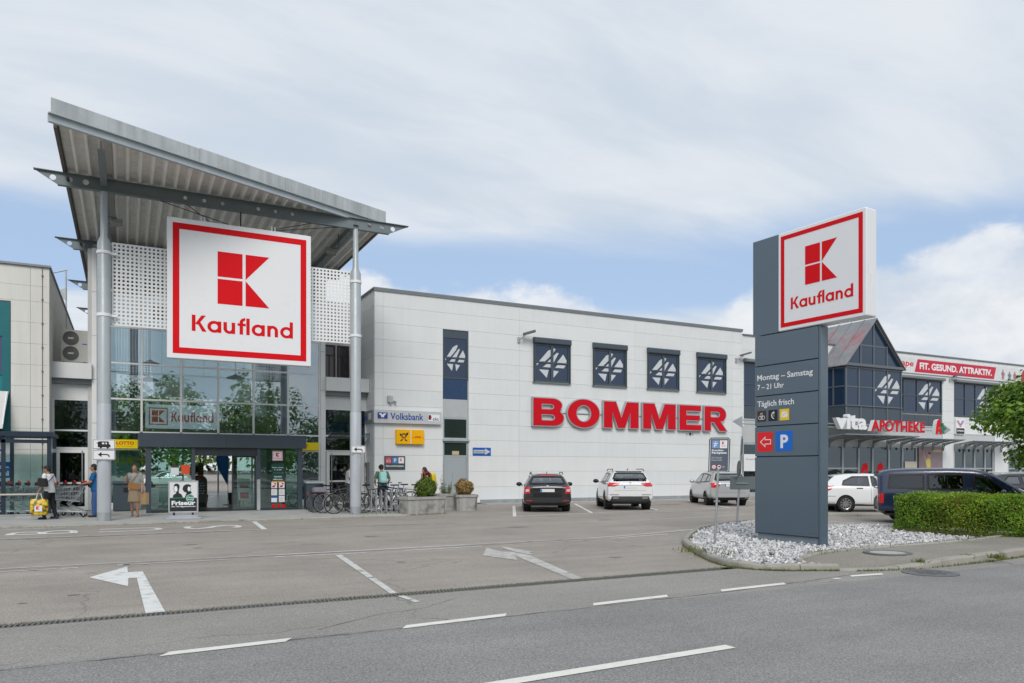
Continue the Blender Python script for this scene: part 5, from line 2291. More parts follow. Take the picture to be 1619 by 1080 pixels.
# wall lamps
for x, z, lab in ((16.5, 7.72, 'grey flood lamp on a bracket left of the first shuttered window'), (30.2, 7.68, 'grey flood lamp on a bracket at the right end of the shop wall'), (49.4, 7.62, 'grey flood lamp on a bracket under the red banner')):
    t = thing('wall_lamp', lab, 'lamp', (x, 31.3, z), 0, 'flood lamps on the facades')
    b = MB()
    b.box(x - .06, 31.22, z - .12, x + .06, 31.298, z + .12)
    b.tube([(x, 31.24, z), (x + .05, 31.02, z + .08), (x + .2, 30.9, z + .22)], .03, 8)
    b.build('bracket', M['steel'], t)
    b = MB()
    F = Frame((x + .12, 31.05, z + .2), (.9, -.43, .28), (.43, .9, 0))
    b.rbox(F, 0, -.14, 0, .62, .14, .09, .04, 2)
    b.build('lamp_head', mat('lamp_grey', (.10, .11, .12), .5), t)
# small wall box near the bank sign
t = thing('camera_box', 'small grey surveillance box on the white wall above the bank fascia', 'camera', (10.2, 31.25, 4.4))
b = MB()
b.rbox(Frame((10.05, 31.2, 4.5), (1, 0, 0), (0, 0, 1)), 0, 0, -.1, .24, .3, .02, .03, 2)
b.build('housing', M['alu'], t)
b = MB()
b.box(10.14, 31.18, 4.42, 10.2, 31.298, 4.498)
b.tube([(10.38, 31.298, 4.55), (10.38, 31.12, 4.5)], .05, 8)
b.build('bracket', M['steel'], t)
# three sensor knobs under the letters
t = thing('sensor', 'small dark sensor between two pale sockets below the red letters', 'sensor', (26.9, 31.29, 3.52))
b = MB()
b.ell((26.9, 31.24, 3.5), (.06, .06, .07))
b.build('dome', M['black'], t, 40)
b = MB()
for x in (26.7, 27.1):
    b.box(x - .025, 31.25, 3.45, x + .025, 31.298, 3.53)
b.build('socket', M['steel'], t)

# cash machine in the side wall
t = thing('cash_machine', 'grey cash machine set in the side wall of the white shop building', 'cash machine', (9.45, 32.4, 1.0))
FS = Frame((9.478, 32.95, .95), (0, -1, 0), (0, 0, 1))
b = MB()
b.border(FS, 0, 0, .9, .95, .07, 0, .10)
b.fbox(FS, .07, .07, .0, .83, .88, .02)
b.build('housing', mat('machine_grey', (.16, .18, .20), .4), t)
b = MB()
b.fbox(FS, .15, .45, .021, .6, .8, .03)
b.build('screen', mat('screen_dark', (.02, .03, .05), .15), t)
b = MB()
b.fbox(FS, .2, .15, .021, .5, .35, .05)
b.build('keypad', M['steel'], t)

# ------------------------------------------------------------------ links between hall and the buildings either side
for side, x0, x1 in (('left', -2.45, -1.16), ('right', 7.60, 9.48)):
    lk = thing('link_wing', ('low white link with glass door and roof deck between the cream building and the hall' if side == 'left' else 'low white link with glass door between the hall and the white shop building'), 'building', ((x0 + x1) / 2, 32.6, 0))
    F = Frame((x0, 32.5, 0), (1, 0, 0), (0, 0, 1))
    w_ = x1 - x0
    b = MB()
    b.fbox(F, 0, 4.98, -1.6, w_, 5.56, .45)
    b.build('parapet', M['wall'], lk)
    b = MB()
    b.fbox(F, 0, 4.80, -.6, w_, 4.975, .2)
    b.build('soffit', M['coping'], lk)
    b = MB()
    b.fbox(F, 0, 4.26, -.06, w_, 4.795, 0)
    b.build('panel', M['wall'], lk)
    b = MB()
    for z in (3.06, 4.22, 2.40):
        b.fbox(F, 0, z - .03, -.05, w_, z + .03, .04)
    b.fbox(F, 0, .05, -.05, .07, 4.19, .041)
    b.fbox(F, w_ - .07, .05, -.05, w_, 4.19, .041)
    b.build('frame', M['white'], lk)
    for z0, z1 in ((2.43, 3.03), (3.09, 4.19)):
        b = MB()
        b.fbox(F, .07, z0, -.01, w_ - .07, z1, .0)
        b.build('pane', MATS['shop_glass'], lk)
    d = MB()
    d.border(F, .1, .06, w_ - .1, 2.36, .14, -.02, .05)
    d.fbox(F, .24, 1.05, -.02, w_ - .24, 1.12, .045)
    d = d.build('door', M['white'], lk)
    b = MB()
    b.fbox(F, .24, .2, -.01, w_ - .24, 1.05, .0)
    b.fbox(F, .24, 1.12, -.01, w_ - .24, 2.22, .0)
    b.build('pane', MATS['shop_glass'], d)
    b = MB()
    hx = w_ - .32 if side == 'left' else .32
    b.tube([F.P(hx, .35, .09), F.P(hx, 2.3, .09)], .022, 8)
    b.build('handle', M['steel'], d)
    # room behind
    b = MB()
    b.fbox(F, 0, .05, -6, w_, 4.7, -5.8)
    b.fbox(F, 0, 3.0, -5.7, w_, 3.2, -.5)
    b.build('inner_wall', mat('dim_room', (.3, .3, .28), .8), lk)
# blue bank poster inside the right link
t = thing('bank_poster', 'blue bank poster behind the transom pane of the right link door', 'poster', (8.3, 32.9, 3.2))
b = MB()
b.box(7.9, 32.9, 3.2, 8.75, 32.93, 3.7)
b.build('panel', mat('poster_blue', (.02, .08, .25), .5), t)
# deck level wall with red-brown window frames on the right
b = MB()
rw = thing('deck_wall', 'set back wall with two dark red framed windows above the right link', 'wall', (8.5, 34.3, 5.6))
b.box(7.76, 34.3, 5.565, 9.48, 34.5, 9.3)
b.build('wall', M['wall'], rw)
for x in (7.98, 8.62):
    w = MB()
    F = Frame((x, 34.29, 5.75), (1, 0, 0), (0, 0, 1))
    w.border(F, 0, 0, .56, 1.55, .07, 0, .05)
    w.fbox(F, .07, 1.05, 0, .49, 1.1, .045)
    w.fbox(F, .26, .07, 0, .3, 1.05, .045)
    w = w.build('window', mat('oxblood', (.08, .015, .02), .4), rw)
    b = MB()
    b.fbox(F, .07, .07, 0, .49, 1.48, .01)
    b.build('pane', MATS['dark_pane'], w)
# canopy bracket by the right link
t = thing('glass_canopy', 'small glass rain canopy on a steel bracket over the right link door', 'canopy', (8.6, 32, 2.8))
b = MB()
b.add([(7.7, 32.42, 2.95), (9.45, 32.42, 2.95), (9.45, 31.6, 3.15), (7.7, 31.6, 3.15), (7.7, 32.42, 2.965), (9.45, 32.42, 2.965), (9.45, 31.6, 3.165), (7.7, 31.6, 3.165)], [(0, 3, 2, 1), (4, 5, 6, 7), (0, 1, 5, 4), (1, 2, 6, 5), (2, 3, 7, 6), (3, 0, 4, 7)])
b.build('glass_sheet', glass('canopy_glass', (.88, .92, .92), .25, .8), t)
b = MB()
b.tube([(9.4, 32.4, 2.75), (9.4, 31.55, 3.12), (9.4, 31.55, 2.75)], .02, 6)
b.build('bracket', M['steel'], t)

# air conditioner on the left link
t = thing('air_conditioner', 'grey twin fan air conditioner unit on the link roof by the cream building', 'air conditioner', (-1.75, 33, 5.56))
F = Frame((-2.2, 32.75, 5.66), (1, 0, 0), (0, 0, 1))
b = MB()
b.rbox(F, 0, 0, -.35, .92, 1.22, 0, .03, 2)
b.build('casing', mat('ac_grey', (.40, .40, .38), .5, 0, .05, 2), t)
for z in (.33, .90):
    g = MB()
    g.ring(F, .33, z, .235, .265, .0, 24, .02)
    for r in (.06, .11, .16, .20):
        g.ring(F, .33, z, r, r + .012, .004, 20, .014)
    g = g.build('fan_grille', mat('grille_grey', (.09, .09, .09), .5), t)
    b = MB()
    b.disc(F, .33, z, .235, .002, 24)
    b.build('fan_opening', mat('fan_dark', (.12, .12, .12), .7), g)
    b = MB()
    b.fbox(F, .24, z - .03, .015, .42, z + .03, .02)
    b.build('badge', M['alu'], g)
b = MB()
b.fbox(F, .70, .68, .001, .86, .72, .004)
b.build('label_plate', M['blue'], t)
b = MB()
for x in (-2.15, -1.45):
    b.box(x, 32.7, 5.56, x + .08, 33.15, 5.66)
b.build('foot', M['black'], t)

# roof access ladder frame behind
t = thing('roof_ladder', 'pale steel ladder frame with perforated side standing on the roof behind the cream building', 'ladder', (-2.6, 39.5, 5.5))
b = MB()
for x in (-3.5, -3.02, -2.45):
    b.tube([(x, 39.6, 5.5), (x, 39.6, 10.3 + (x + 3.5) * .35)], .035, 6)
b.tube([(-3.5, 39.6, 10.3), (-2.4, 39.6, 10.7)], .03, 6)
b.build('frame', M['steel'], t)
b = MB()
F = Frame((-3.4, 39.55, 9.0), (1, 0, 0), (0, 0, 1))
b.fpoly(F, [(0, 0), (.95, .35), (.95, .85), (0, .5)], -.01, .01, [holes_poly(.12 + k * .2, .14 + k * .074 + j * .2, .06, 10) for k in range(4) for j in range(2)])
b.build('perforated_side', M['steel'], t)
# hall upper side wall seen behind
# ------------------------------------------------------------------ cream building on the left
cr = thing('office_building', 'cream clad two storey building cut by the left edge with teal window', 'building', (-6, 31.3, 0))
b = MB()
b.box(-24, 31.39, 0, -2.55, 60, 8.75)
b.build('wall', M['backing'], cr)
ZC = [.05, .8, 1.55, 2.3, 3.05, 3.8, 4.55, 5.3, 6.05, 6.8, 7.55, 8.1, 8.78]
cladding(cr, Frame((0, 31.30, 0), (1, 0, 0), (0, 0, 1)), [-16, -12, -8, -3.02, -2.45], ZC, [(-7.5, 0, -3.6, 7.5)], M['wall2'])
cladding(cr, Frame((-2.45, 31.3, 0), (0, 1, 0), (0, 0, 1)), [.0, .9, 1.8, 6, 12, 20, 28], [0.05, 2, 4.0, 5.5, 7.55, 8.78], [], M['wall2'])
b = MB()
b.box(-24, 31.22, 8.785, -2.40, 31.7, 8.86)
b.box(-2.82, 31.705, 8.785, -2.40, 60, 8.86)
b.build('coping', M['coping'], cr)
w = MB()
F = Frame((-7.4, 31.34, 0), (1, 0, 0), (0, 0, 1))
for a in ((3.55, 2.4, 3.78, 7.45), (0, 7.28, 3.55, 7.45), (0, 6.25, 3.55, 6.4), (0, 4.9, 3.55, 5.0), (3.40, 6.4, 3.55, 7.28)):
    w.fbox(F, a[0], a[1], -.03, a[2], a[3], .05)
w = w.build('window', M['teal'], cr)
b = MB()
b.fbox(F, 0, 6.4, -.02, 3.40, 7.28, .0)
b.fbox(F, 0, 5.0, -.02, 3.55, 6.25, .0)
b.build('pane', mat('violet_glass', (.08, .09, .17), .1), w)
b = MB()
b.fbox(F, 0, 4.2, -.02, 3.55, 4.9, .01)
b.build('teal_panel', mat('teal_panel', (.02, .20, .21), .35), w)
b = MB()
b.fbox(F, 0, .05, -.02, 3.55, 4.2, .0)
b.build('shop_pane', MATS['dark_pane'], w)
b = MB()
b.add([(-9, 31.25, 4.30), (-3.66, 31.25, 4.30), (-3.75, 30.5, 2.98), (-9, 30.5, 2.98), (-9, 31.22, 4.32), (-3.66, 31.22, 4.32), (-3.75, 30.46, 2.98), (-9, 30.46, 2.98)], [(0, 3, 2, 1), (4, 5, 6, 7), (0, 1, 5, 4), (1, 2, 6, 5), (2, 3, 7, 6), (3, 0, 4, 7)])
b.build('awning', mat('awning_white', (.62, .62, .62), .7), cr)
b = MB()
b.tube([(-3.7, 31.2, 4.3), (-3.76, 30.5, 3.0)], .025, 6)
b.build('awning_arm', M['white'], cr)
b = MB()
b.tube([(-2.66, 31.28, .1), (-2.66, 31.28, 8.75)], .010, 6)
for k in range(10):
    b.box(-2.685, 31.262, .8 + k * .85, -2.635, 31.30, .86 + k * .85)
b.build('lightning_rod', mat('rust', (.2, .13, .09), .7), cr)
t = thing('shop_poster', 'white and blue shop poster at the left edge behind the trolley shelter', 'poster', (-3.9, 31.3, 1.2))
F = Frame((-4.9, 31.30, 1.18), (1, 0, 0), (0, 0, 1))
b = MB()
b.fbox(F, 0, 0, 0, 1.28, 1.35, .02)
b.build('panel', M['signwhite'], t)
b = MB()
b.fbox(F, 0, .12, .021, 1.28, .68, .025)
b.fbox(F, .9, 1.05, .021, 1.15, 1.12, .025)
b.build('blue_band', M['blue'], t)
b = MB()
b.text(F, 's-', .98, .43, 1.24, .56, .026, .05)
b.text(F, 'rei', .98, .19, 1.25, .36, .026, .05)
b.build('lettering', M['signwhite'], t)

# ------------------------------------------------------------------ pharmacy wing on the right
ph = thing('pharmacy_building', 'white clad shop wing with glazed gable bay and ribbon windows on the right', 'building', (45, 31.3, 0))
b = MB()
b.box(30.75, 31.41, 4.3, 80, 44, 9.1)
b.box(30.75, 36, 0, 80, 44, 4.2)
b.build('wall', M['backing'], ph)
FW = Frame((0, 31.30, 0), (1, 0, 0), (0, 0, 1))
zs = [4.0, 4.75, 5.5, 6.25, 7.0, 7.62, 8.3, 9.12]
holes = [(30.8, 3.9, 36.6, 7.62), (36.9, 3.9, 42.1, 7.9), (43.0, 3.9, 48.65, 7.62), (49.92, 5.15, 54.85, 7.62), (56.2, 5.15, 60.8, 7.62), (62, 5.15, 67, 7.62)]
cladding(ph, FW, [30.66, 36.95, 42.05, 48.66, 49.9, 56.1, 62, 68, 78], zs, holes, M['wall'])
for a, c in ((48.7, 49.88), (54.6, 56.2), (60.8, 62.0)):
    b = MB()
    b.fbox(FW, a, .05, -.3, c, 3.995, .0)
    b.build('pier', M['wall'], ph)
b = MB()
b.box(30.72, 31.22, 9.125, 80, 31.6, 9.2)
b.build('coping', M['coping'], ph)


def ribbon(x0, x1, z0, z1, verts, zt, films, y=31.36):
    F = Frame((0, y, 0), (1, 0, 0), (0, 0, 1))
    w = MB()
    xs = [x0] + verts + [x1]
    for x in xs:
        w.fbox(F, x - .045, z0 + .07, -.03, x + .045, z1 - .07, .05)
    w.fbox(F, x0 - .05, z0, -.03, x1 + .05, z0 + .07, .06)
    w.fbox(F, x0 - .05, z1 - .07, -.03, x1 + .05, z1, .06)
    for i in range(len(xs) - 1):
        w.fbox(F, xs[i] + .045, zt - .03, -.03, xs[i + 1] - .045, zt + .03, .04)
    w = w.build('ribbon_window', M['anthra'], ph)
    b = MB()
    b.fbox(F, x0, z0 + .05, -.02, x1, z1 - .05, .0)
    b.build('pane', M['navyglass'], w)
    for a, c in films:
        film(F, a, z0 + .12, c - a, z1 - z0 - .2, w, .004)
    return w


def shutter(w, x0, x1, z, y=31.3):
    b = MB()
    b.rbox(Frame((x0, y - .22, z), (0, 1, 0), (0, 0, 1)), 0, 0, 0, .21, .2, x1 - x0, .06, 3)
    b.build('shutter_box', M['coping'], w)


w = ribbon(30.85, 36.5, 5.2, 7.66, [32.3, 33.7, 35.1], 6.42, [])
shutter(w, 30.75, 36.6, 7.62)
w = ribbon(43.1, 48.6, 5.3, 7.5, [44.7, 46.05, 47.25], 6.42, [(45.95, 48.5)])
shutter(w, 43.0, 48.75, 7.5)
w = ribbon(49.98, 54.75, 5.22, 7.5, [51.2, 52.4, 53.55], 6.42, [(52.35, 54.7)])
shutter(w, 49.9, 54.9, 7.5)
w = ribbon(56.3, 60.7, 5.22, 7.5, [57.5, 58.6, 59.7], 6.42, [(58.5, 60.6)])
shutter(w, 56.2, 60.8, 7.5)
for a, c in ((30.8, 36.55), (43.0, 48.62)):
    n = 4
    for k in range(n):
        b = MB()
        xx0, xx1 = a + (c - a) * k / n, a + (c - a) * (k + 1) / n - .02
        b.fbox(FW, xx0, 4.48, -.1, xx1, 5.18, -.02)
        b.build('spandrel_panel', M['anthra'], ph)
for x0, x1 in ((30.7, 36.9), (36.95, 42.0), (42.05, 48.65), (49.92, 54.55), (56.25, 60.8)):
    b = MB()
    zt = 3.99 if x0 > 49 else 4.46
    b.fbox(FW, x0, 3.1, -.1, x1, zt, -.03)
    b.build('shop_lintel', mat('pale_lintel', (.46, .48, .48), .5), ph)
# shop windows on the ground floor
for x0, x1, vs_ in ((30.7, 36.9, [32.2, 33.8, 35.4]), (36.95, 48.6, [38.95, 40.4, 41.7, 43.25, 44.6, 46.0]), (49.92, 54.5, [51.15, 52.3, 53.5]), (56.25, 60.8, [57.8, 59.3])):
    w = MB()
    for x in [x0 + .06] + vs_ + [x1 - .06]:
        w.fbox(FW, x - .06, .05, -.14, x + .06, 3.09, -.02)
    w.fbox(FW, x0, 3.0, -.13, x1, 3.09, -.03)
    w.fbox(FW, x0, .05, -.13, x1, .30, -.03)
    w.fbox(FW, x0, 1.62, -.12, x1 if x0 > 49 else min(x1, 40.3), 1.70, -.04)
    w = w.build('shop_window', M['steel2'], ph)
    b = MB()
    b.fbox(FW, x0 + .05, .28, -.09, x1 - .05, 3.02, -.08)
    b.build('pane', MATS['shop_glass'], w)
b = MB()
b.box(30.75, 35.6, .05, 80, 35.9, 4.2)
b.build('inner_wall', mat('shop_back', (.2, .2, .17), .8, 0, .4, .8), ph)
b = MB()
b.box(30.75, 31.45, 4.0, 80, 35.6, 4.2)
b.build('shop_ceiling', mat('shop_ceiling', (.5, .5, .5), .8), ph)
b = MB()
b.box(30.75, 31.28, 0, 80, 36, .045)
b.build('shop_floor', MATS['hall_floor'], ph)
# shelving glimpsed inside
rg = random.Random(12)
shelf_m = [mat('goods_' + n, c, .6) for n, c in (('white', (.6, .6, .6)), ('red', (.5, .03, .04)), ('teal', (.05, .25, .25)), ('ochre', (.45, .3, .08)), ('dark', (.05, .05, .06)))]
for x, q in ((31.3, 'just right of the white shop wall'), (33.2, 'hidden mostly by the pylon'), (37.4, 'left under the gable bay'), (39.6, 'beside the red pharmacy emblems'), (50.4, 'left behind the chevron sticker'), (52.4, 'right of the chevron sticker'), (57, 'behind the maple crown')):
    sh = thing('shop_shelf', 'shelf of goods in the right wing shop, ' + q, 'shelf', (x, 33.4, .05), 0, 'shelves inside the right wing shops')
    b = MB()
    for z in (.1, .55, 1.0, 1.45):
        b.box(x, 33.3, z, x + 1.3, 33.7, z + .03)
    b.box(x - .03, 33.3, .05, x, 33.7, 1.7)
    b.box(x + 1.3, 33.3, .05, x + 1.33, 33.7, 1.7)
    b.build('frame', M['white'], sh)
    b = MB()
    for z in (.13, .58, 1.03, 1.48):
        xx = x + .03
        while xx < x + 1.2:
            ww = rg.uniform(.06, .16)
            b.mat(rg.randrange(5))
            b.box(xx, 33.32, z, xx + ww - .01, 33.6, z + rg.uniform(.15, .36))
            xx += ww
    b.build('goods', shelf_m, sh)
# gable bay
FBAY = Frame((0, 29.6, 0), (1, 0, 0), (0, 0, 1))
bay = MB()
for x in (37.05, 38.15, 39.45, 40.68, 41.97):
    bay.fbox(FBAY, x - .05, 5.35, -.04, x + .05, 7.5, .04)
for x in (37.05, 38.3, 39.45, 40.65, 41.97):
    bay.fbox(FBAY, x - .05, 4.33, -.03, x + .05, 5.29, .045)
bay.fbox(FBAY, 37.0, 5.29, -.05, 42.03, 5.35, .09)
bay.fbox(FBAY, 37.0, 7.5, -.05, 42.03, 7.62, .06)
bay.fbox(FBAY, 36.9, 7.625, -.05, 42.1, 7.78, .2)
for k in range(4):
    x0, x1 = (37.1, 38.2, 39.5, 40.73)[k], (38.1, 39.4, 40.63, 41.92)[k]
    bay.fbox(FBAY, x0, 6.40, -.03, x1, 6.46, .03)
# gable bars
for x, zt in ((38.3, 9.05), (39.45, 10.3), (40.65, 8.98)):
    bay.fbox(FBAY, x - .05, 7.79, -.03, x + .05, zt, .04)
bay.fbox(FBAY, 38.36, 8.86, -.03, 39.39, 8.94, .03)
bay.fbox(FBAY, 39.51, 8.86, -.03, 40.59, 8.94, .03)
bay.bar(FBAY.P(36.95, 7.70, .05), FBAY.P(39.45, 10.42, .05), .14, .14)
bay.bar(FBAY.P(42.03, 7.70, .05), FBAY.P(39.45, 10.42, .05), .14, .14)
bay.fbox(FBAY, 36.9, 4.24, -1.7, 42.1, 4.325, .06)
# side bars
for y in (30.4, 31.2):
    bay.box(36.96, y - .05, 5.35, 37.02, y + .05, 7.5)
    bay.box(42.02, y - .05, 5.35, 42.08, y + .05, 7.5)
for z in (5.29, 6.4, 7.5):
    bay.box(36.95, 29.66, z, 37.02, 31.29, z + .07)
    bay.box(42.02, 29.66, z, 42.09, 31.29, z + .07)
bay = bay.build('gable_bay', mat('bay_frame', (.13, .15, .17), .4, .2), ph)
b = MB()
b.fbox(FBAY, 37.05, 5.32, -.02, 41.97, 7.52, .0)
b.fpoly(FBAY, [(37.05, 7.8), (41.95, 7.8), (39.45, 10.36)], -.015, .0)
b.box(36.985, 29.63, 5.35, 37.0, 31.29, 7.5)
b.box(42.03, 29.63, 5.35, 42.045, 31.29, 7.5)
b.build('pane', M['navyglass'], bay)
b = MB()
for x0, x1 in ((37.1, 38.25), (38.35, 39.4), (39.5, 40.6), (40.7, 41.92)):
    b.fbox(FBAY, x0, 4.34, -.03, x1, 5.285, .01)
b.box(36.97, 29.66, 4.34, 37.0, 31.29, 5.285)
b.box(42.03, 29.66, 4.34, 42.06, 31.29, 5.285)
b.build('spandrel', M['anthra'], bay)
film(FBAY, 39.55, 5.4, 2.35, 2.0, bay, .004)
M['zinc'] = mat('weathered_zinc_roof', (.24, .25, .26), .5, .2, .14, 1.0, streak=.16, stain=((.42, .09, .11), .8, .75))
for k in range(5):
    for sgn, nm in ((1, 'l'), (-1, 'r')):
        y0, y1 = 29.35 + k * .9, 29.35 + (k + 1) * .9 - .02
        ax, az, bx, bz = (36.78, 7.66, 39.45, 10.56) if sgn > 0 else (42.12, 7.66, 39.45, 10.56)
        b = MB()
        b.add([(ax, y0, az), (bx, y0, bz), (bx, y1, bz), (ax, y1, az), (ax, y0, az - .06), (bx, y0, bz - .06), (bx, y1, bz - .06), (ax, y1, az - .06)], [(0, 1, 2, 3), (7, 6, 5, 4), (0, 4, 5, 1), (1, 5, 6, 2), (2, 6, 7, 3), (3, 7, 4, 0)])
        d = V3((bx - ax, 0, bz - az)).normalized() * .0
        b.bar((ax, y1 - .02, az + .02), (bx, y1 - .02, bz + .02), .04, .05)
        b.build('roof_sheet', M['zinc'], bay)

# banner
t = thing('fitness_banner', 'long white fascia banner with red slanted slogan panel on the right wing', 'sign', (50, 31.2, 7.95))
F = Frame((0, 31.22, 0), (1, 0, 0), (0, 0, 1))
b = MB()
b.fbox(F, 42.6, 7.86, -.06, 66, 8.88, 0)
b.build('panel', mat('banner_white', (.66, .68, .70), .5), t)
b = MB()
b.fpoly(F, [(45.62, 7.95), (54.35, 7.95), (54.62, 8.80), (45.95, 8.80)], .001, .006)
b.fpoly(F, [(57.6, 7.95), (66, 7.95), (66, 8.8), (57.9, 8.8)], .001, .006)
b.build('red_panel', mat('banner_red', (.55, .01, .04), .4), t)
b = MB()
b.text(F, 'FIT. GESUND. ATTRAKTIV.', 46.15, 8.16, 54.1, 8.61, .007, .04)
b.build('slogan', M['signwhite'], t)
b = MB()
b.text(Frame((43.5, 31.218, 8.2), (1, 0, -.02), (.12, 0, 1)), 'Shape', 0, 0, 2.0, .52, .001, .02)
b.build('brand_lettering', M['red'], t)
for k, (x, hh) in enumerate(((55.3, .72), (56.1, .62), (56.75, .66))):
    b = MB()
    f = [(0, 0), (.1, 0), (.14, .3), (.18, 0), (.28, 0), (.27, .45), (.36, .38), (.36, .62), (.22, .8), (.2, 1), (.08, 1), (.07, .8), (-.06, .66), (-.08, .4), (.0, .5)]
    b.fpoly(F, [(x + p, 7.97 + q * hh) for p, q in f], .002 + .001 * k)
    b.build('printed_figure', mat('print_tone%d' % k, ((.35, .2, .2), (.2, .2, .24), (.42, .18, .18))[k], .6), t)

# pharmacy letters on two rods
t = thing('pharmacy_sign', 'white and red pharmacy letters standing on two long rods before the gable bay', 'sign', (39, 29.0, 3.9))
F = Frame((0, 28.86, 0), (1, 0, 0), (0, 0, 1))
b = MB()
for z in (3.97, 4.17):
    b.tube([(28.2, 29.02, z), (45.6, 29.02, z)], .03, 8)
b.build('rod', M['steel'], t)
b = MB()
b.fpoly(F, [(27.8, 4.07), (28.45, 4.36), (28.45, 3.78)], -.2, -.14)
b.fpoly(F, [(45.95, 4.07), (45.3, 4.36), (45.3, 3.78)], -.2, -.14)
b.build('arrow_tip', M['steel'], t)
b = MB()
b.text(F, 'vita', 35.15, 3.86, 37.75, 4.72, -.12, .035, .14)
b.build('letters', M['signwhite'], t)
l = MB()
l.text(F, 'APOTHEKE', 38.1, 3.8, 42.95, 4.46, -.12, .03, .13)
l = l.build('letters', M['signwhite'], t)
b = MB()
b.text(F, 'APOTHEKE', 38.1, 3.8, 42.95, 4.46, .131, .03, .15)
b.build('letter_faces', M['letred'], l)
a = MB()
APO = [(0, 0), (.22, 0), (.27, .2), (.45, .2), (.50, 0), (.72, 0), (.52, .62), (.60, .8), (.40, .98), (.22, .9), (.12, .66)]
a.fpoly(F, [(44.0 + x * .85, 3.74 + y * .95) for x, y in APO], -.12, .12, [[(44.27, 4.07), (44.40, 4.07), (44.34, 4.3)]])
a = a.build('pharmacy_emblem', M['signwhite'], t)
b = MB()
b.fpoly(F, [(44.0 + x * .85, 3.74 + y * .95) for x, y in APO], .121, .135, [[(44.27, 4.07), (44.40, 4.07), (44.34, 4.3)]])
b.build('emblem_face', M['red'], a)
c = MB()
x, z = 44.75, 4.12
cr_ = [(.1, -.33), (.1, -.1), (.33, -.1), (.33, .1), (.1, .1), (.1, .33), (-.1, .33), (-.1, .1), (-.33, .1), (-.33, -.1), (-.1, -.1), (-.1, -.33)]
c.fpoly(F, [(x + p, z + q) for p, q in cr_], -.1, .1)
c.build('green_cross', mat('cross_green', (.01, .17, .10), .4), t)
b = MB()
b.fbox(Frame((0, 28.86, 0), (1, 0, 0), (0, 0, 1)), 34.2, 3.5, -.1, 34.45, 4.75, .1)
b.build('white_post', M['signwhite'], t)
# glass canopies with brackets over the shopfront
for x0, x1, y0, z0, lab in ((36.3, 42.9, 29.0, 3.62, 'glass rain canopy on perforated brackets under the pharmacy letters'), (43.2, 48.6, 29.7, 3.55, 'glass rain canopy right of the gable bay'), (49.9, 55.2, 29.9, 3.5, 'glass rain canopy over the shop right of the white pier')):
    t = thing('rain_canopy', lab, 'canopy', ((x0 + x1) / 2, 30.2, z0), 0, 'glass canopies along the right wing')
    b = MB()
    n = 5
    for k in range(n):
        a, c = x0 + (x1 - x0) * k / n, x0 + (x1 - x0) * (k + 1) / n - .02
        b.hexa([(a, y0, z0), (c, y0, z0), (c, 31.2, z0 - .18), (a, 31.2, z0 - .18), (a, y0, z0 + .015), (c, y0, z0 + .015), (c, 31.2, z0 - .165), (a, 31.2, z0 - .165)])
    b.build('glass_sheet', MATS['canopy_glass'], t)
    b = MB()
    b.box(x0, y0 - .02, z0 - .03, x1, y0 + .03, z0 - .004)
    b.build('edge_bar', M['steel'], t)
    for k in range(n + 1):
        x = x0 + (x1 - x0) * k / n
        b = MB()
        FBk = Frame((x, 31.26, z0 - .2), (0, -1, 0), (0, 0, 1))
        b.fpoly(FBk, [(0, -.5), (.10, -.5), (.16, -.2), (.5, -.06), (31.2 - y0, .15), (31.2 - y0, .19), (0, .0)], -.015, .015, [holes_poly(.08, -.3, .03, 8), holes_poly(.08, -.18, .03, 8), holes_poly(.25, -.06, .03, 8)])
        b.build('bracket', mat('bracket_grey', (.24, .25, .26), .5, .3), t)
# sportswear sign board
t = thing('sportswear_sign', 'white board with red and blue chevron over a black name panel', 'sign', (51, 31.2, 4))
F = Frame((50.0, 31.22, 3.98), (1, 0, 0), (0, 0, 1))
b = MB()
b.fbox(F, 0, 0, -.05, 1.0, 1.05, 0)
b.build('panel', M['signwhite'], t)
b = MB()
b.fpoly(F, [(.05, .03), (.95, .03), (.95, .42), (.05, .42)], .001)
b.build('name_panel', M['black'], t)
b = MB()
b.text(F, 'trigema', .14, .13, .86, .34, .002, .02)
b.build('lettering', M['signwhite'], t)
b = MB()
b.fpoly(F, [(.05, .92), (.14, .92), (.5, .56), (.86, .92), (.95, .92), (.5, .47)], .001)
b.build('red_chevron', M['red'], t)
b = MB()
b.fpoly(F, [(.16, .95), (.26, .95), (.5, .70), (.74, .95), (.84, .95), (.5, .60)], .0015)
b.build('blue_chevron', M['blue'], t)
# sportswear poster
t = thing('sport_poster', 'large mauve poster of a person in a yellow shirt right of the pharmacy door', 'poster', (47.3, 31.2, 1.5))
F = Frame((46.1, 31.24, .9), (1, 0, 0), (0, 0, 1))
b = MB()
b.fbox(F, 0, 0, -.03, 2.5, 2.18, 0)
b.build('panel', mat('mauve', (.26, .2, .22), .6, 0, .15, 1), t)
b = MB()
b.fpoly(F, [(.75, .4), (1.1, .35), (1.25, .9), (1.2, 1.35), (.95, 1.45), (.7, 1.25), (.8, .9)], .001)
b.text(F, 'trigema', 1.4, 1.8, 2.3, 2.02, .001, .02)
b.build('yellow_print', mat('shirt_yellow', (.6, .52, .15), .6), t)
b = MB()
b.fpoly(F, [(.98, 1.42), (1.15, 1.42), (1.25, 1.6), (1.15, 1.8), (.95, 1.8), (.92, 1.6)], .002)
b.fpoly(F, [(.72, 1.2), (.62, 1.3), (.42, 1.6), (.52, 1.85), (.60, 1.85), (.58, 1.62), (.82, 1.38)], .002)
b.fpoly(F, [(1.2, 1.1), (1.32, 1.0), (1.28, .7), (1.2, .75)], .002)
b.build('skin_print', mat('print_skin', (.45, .25, .18), .6), t)
b = MB()
b.fpoly(F, [(.5, .0), (.75, .0), (1.0, .38), (.7, .42), (.5, .3)], .0015)
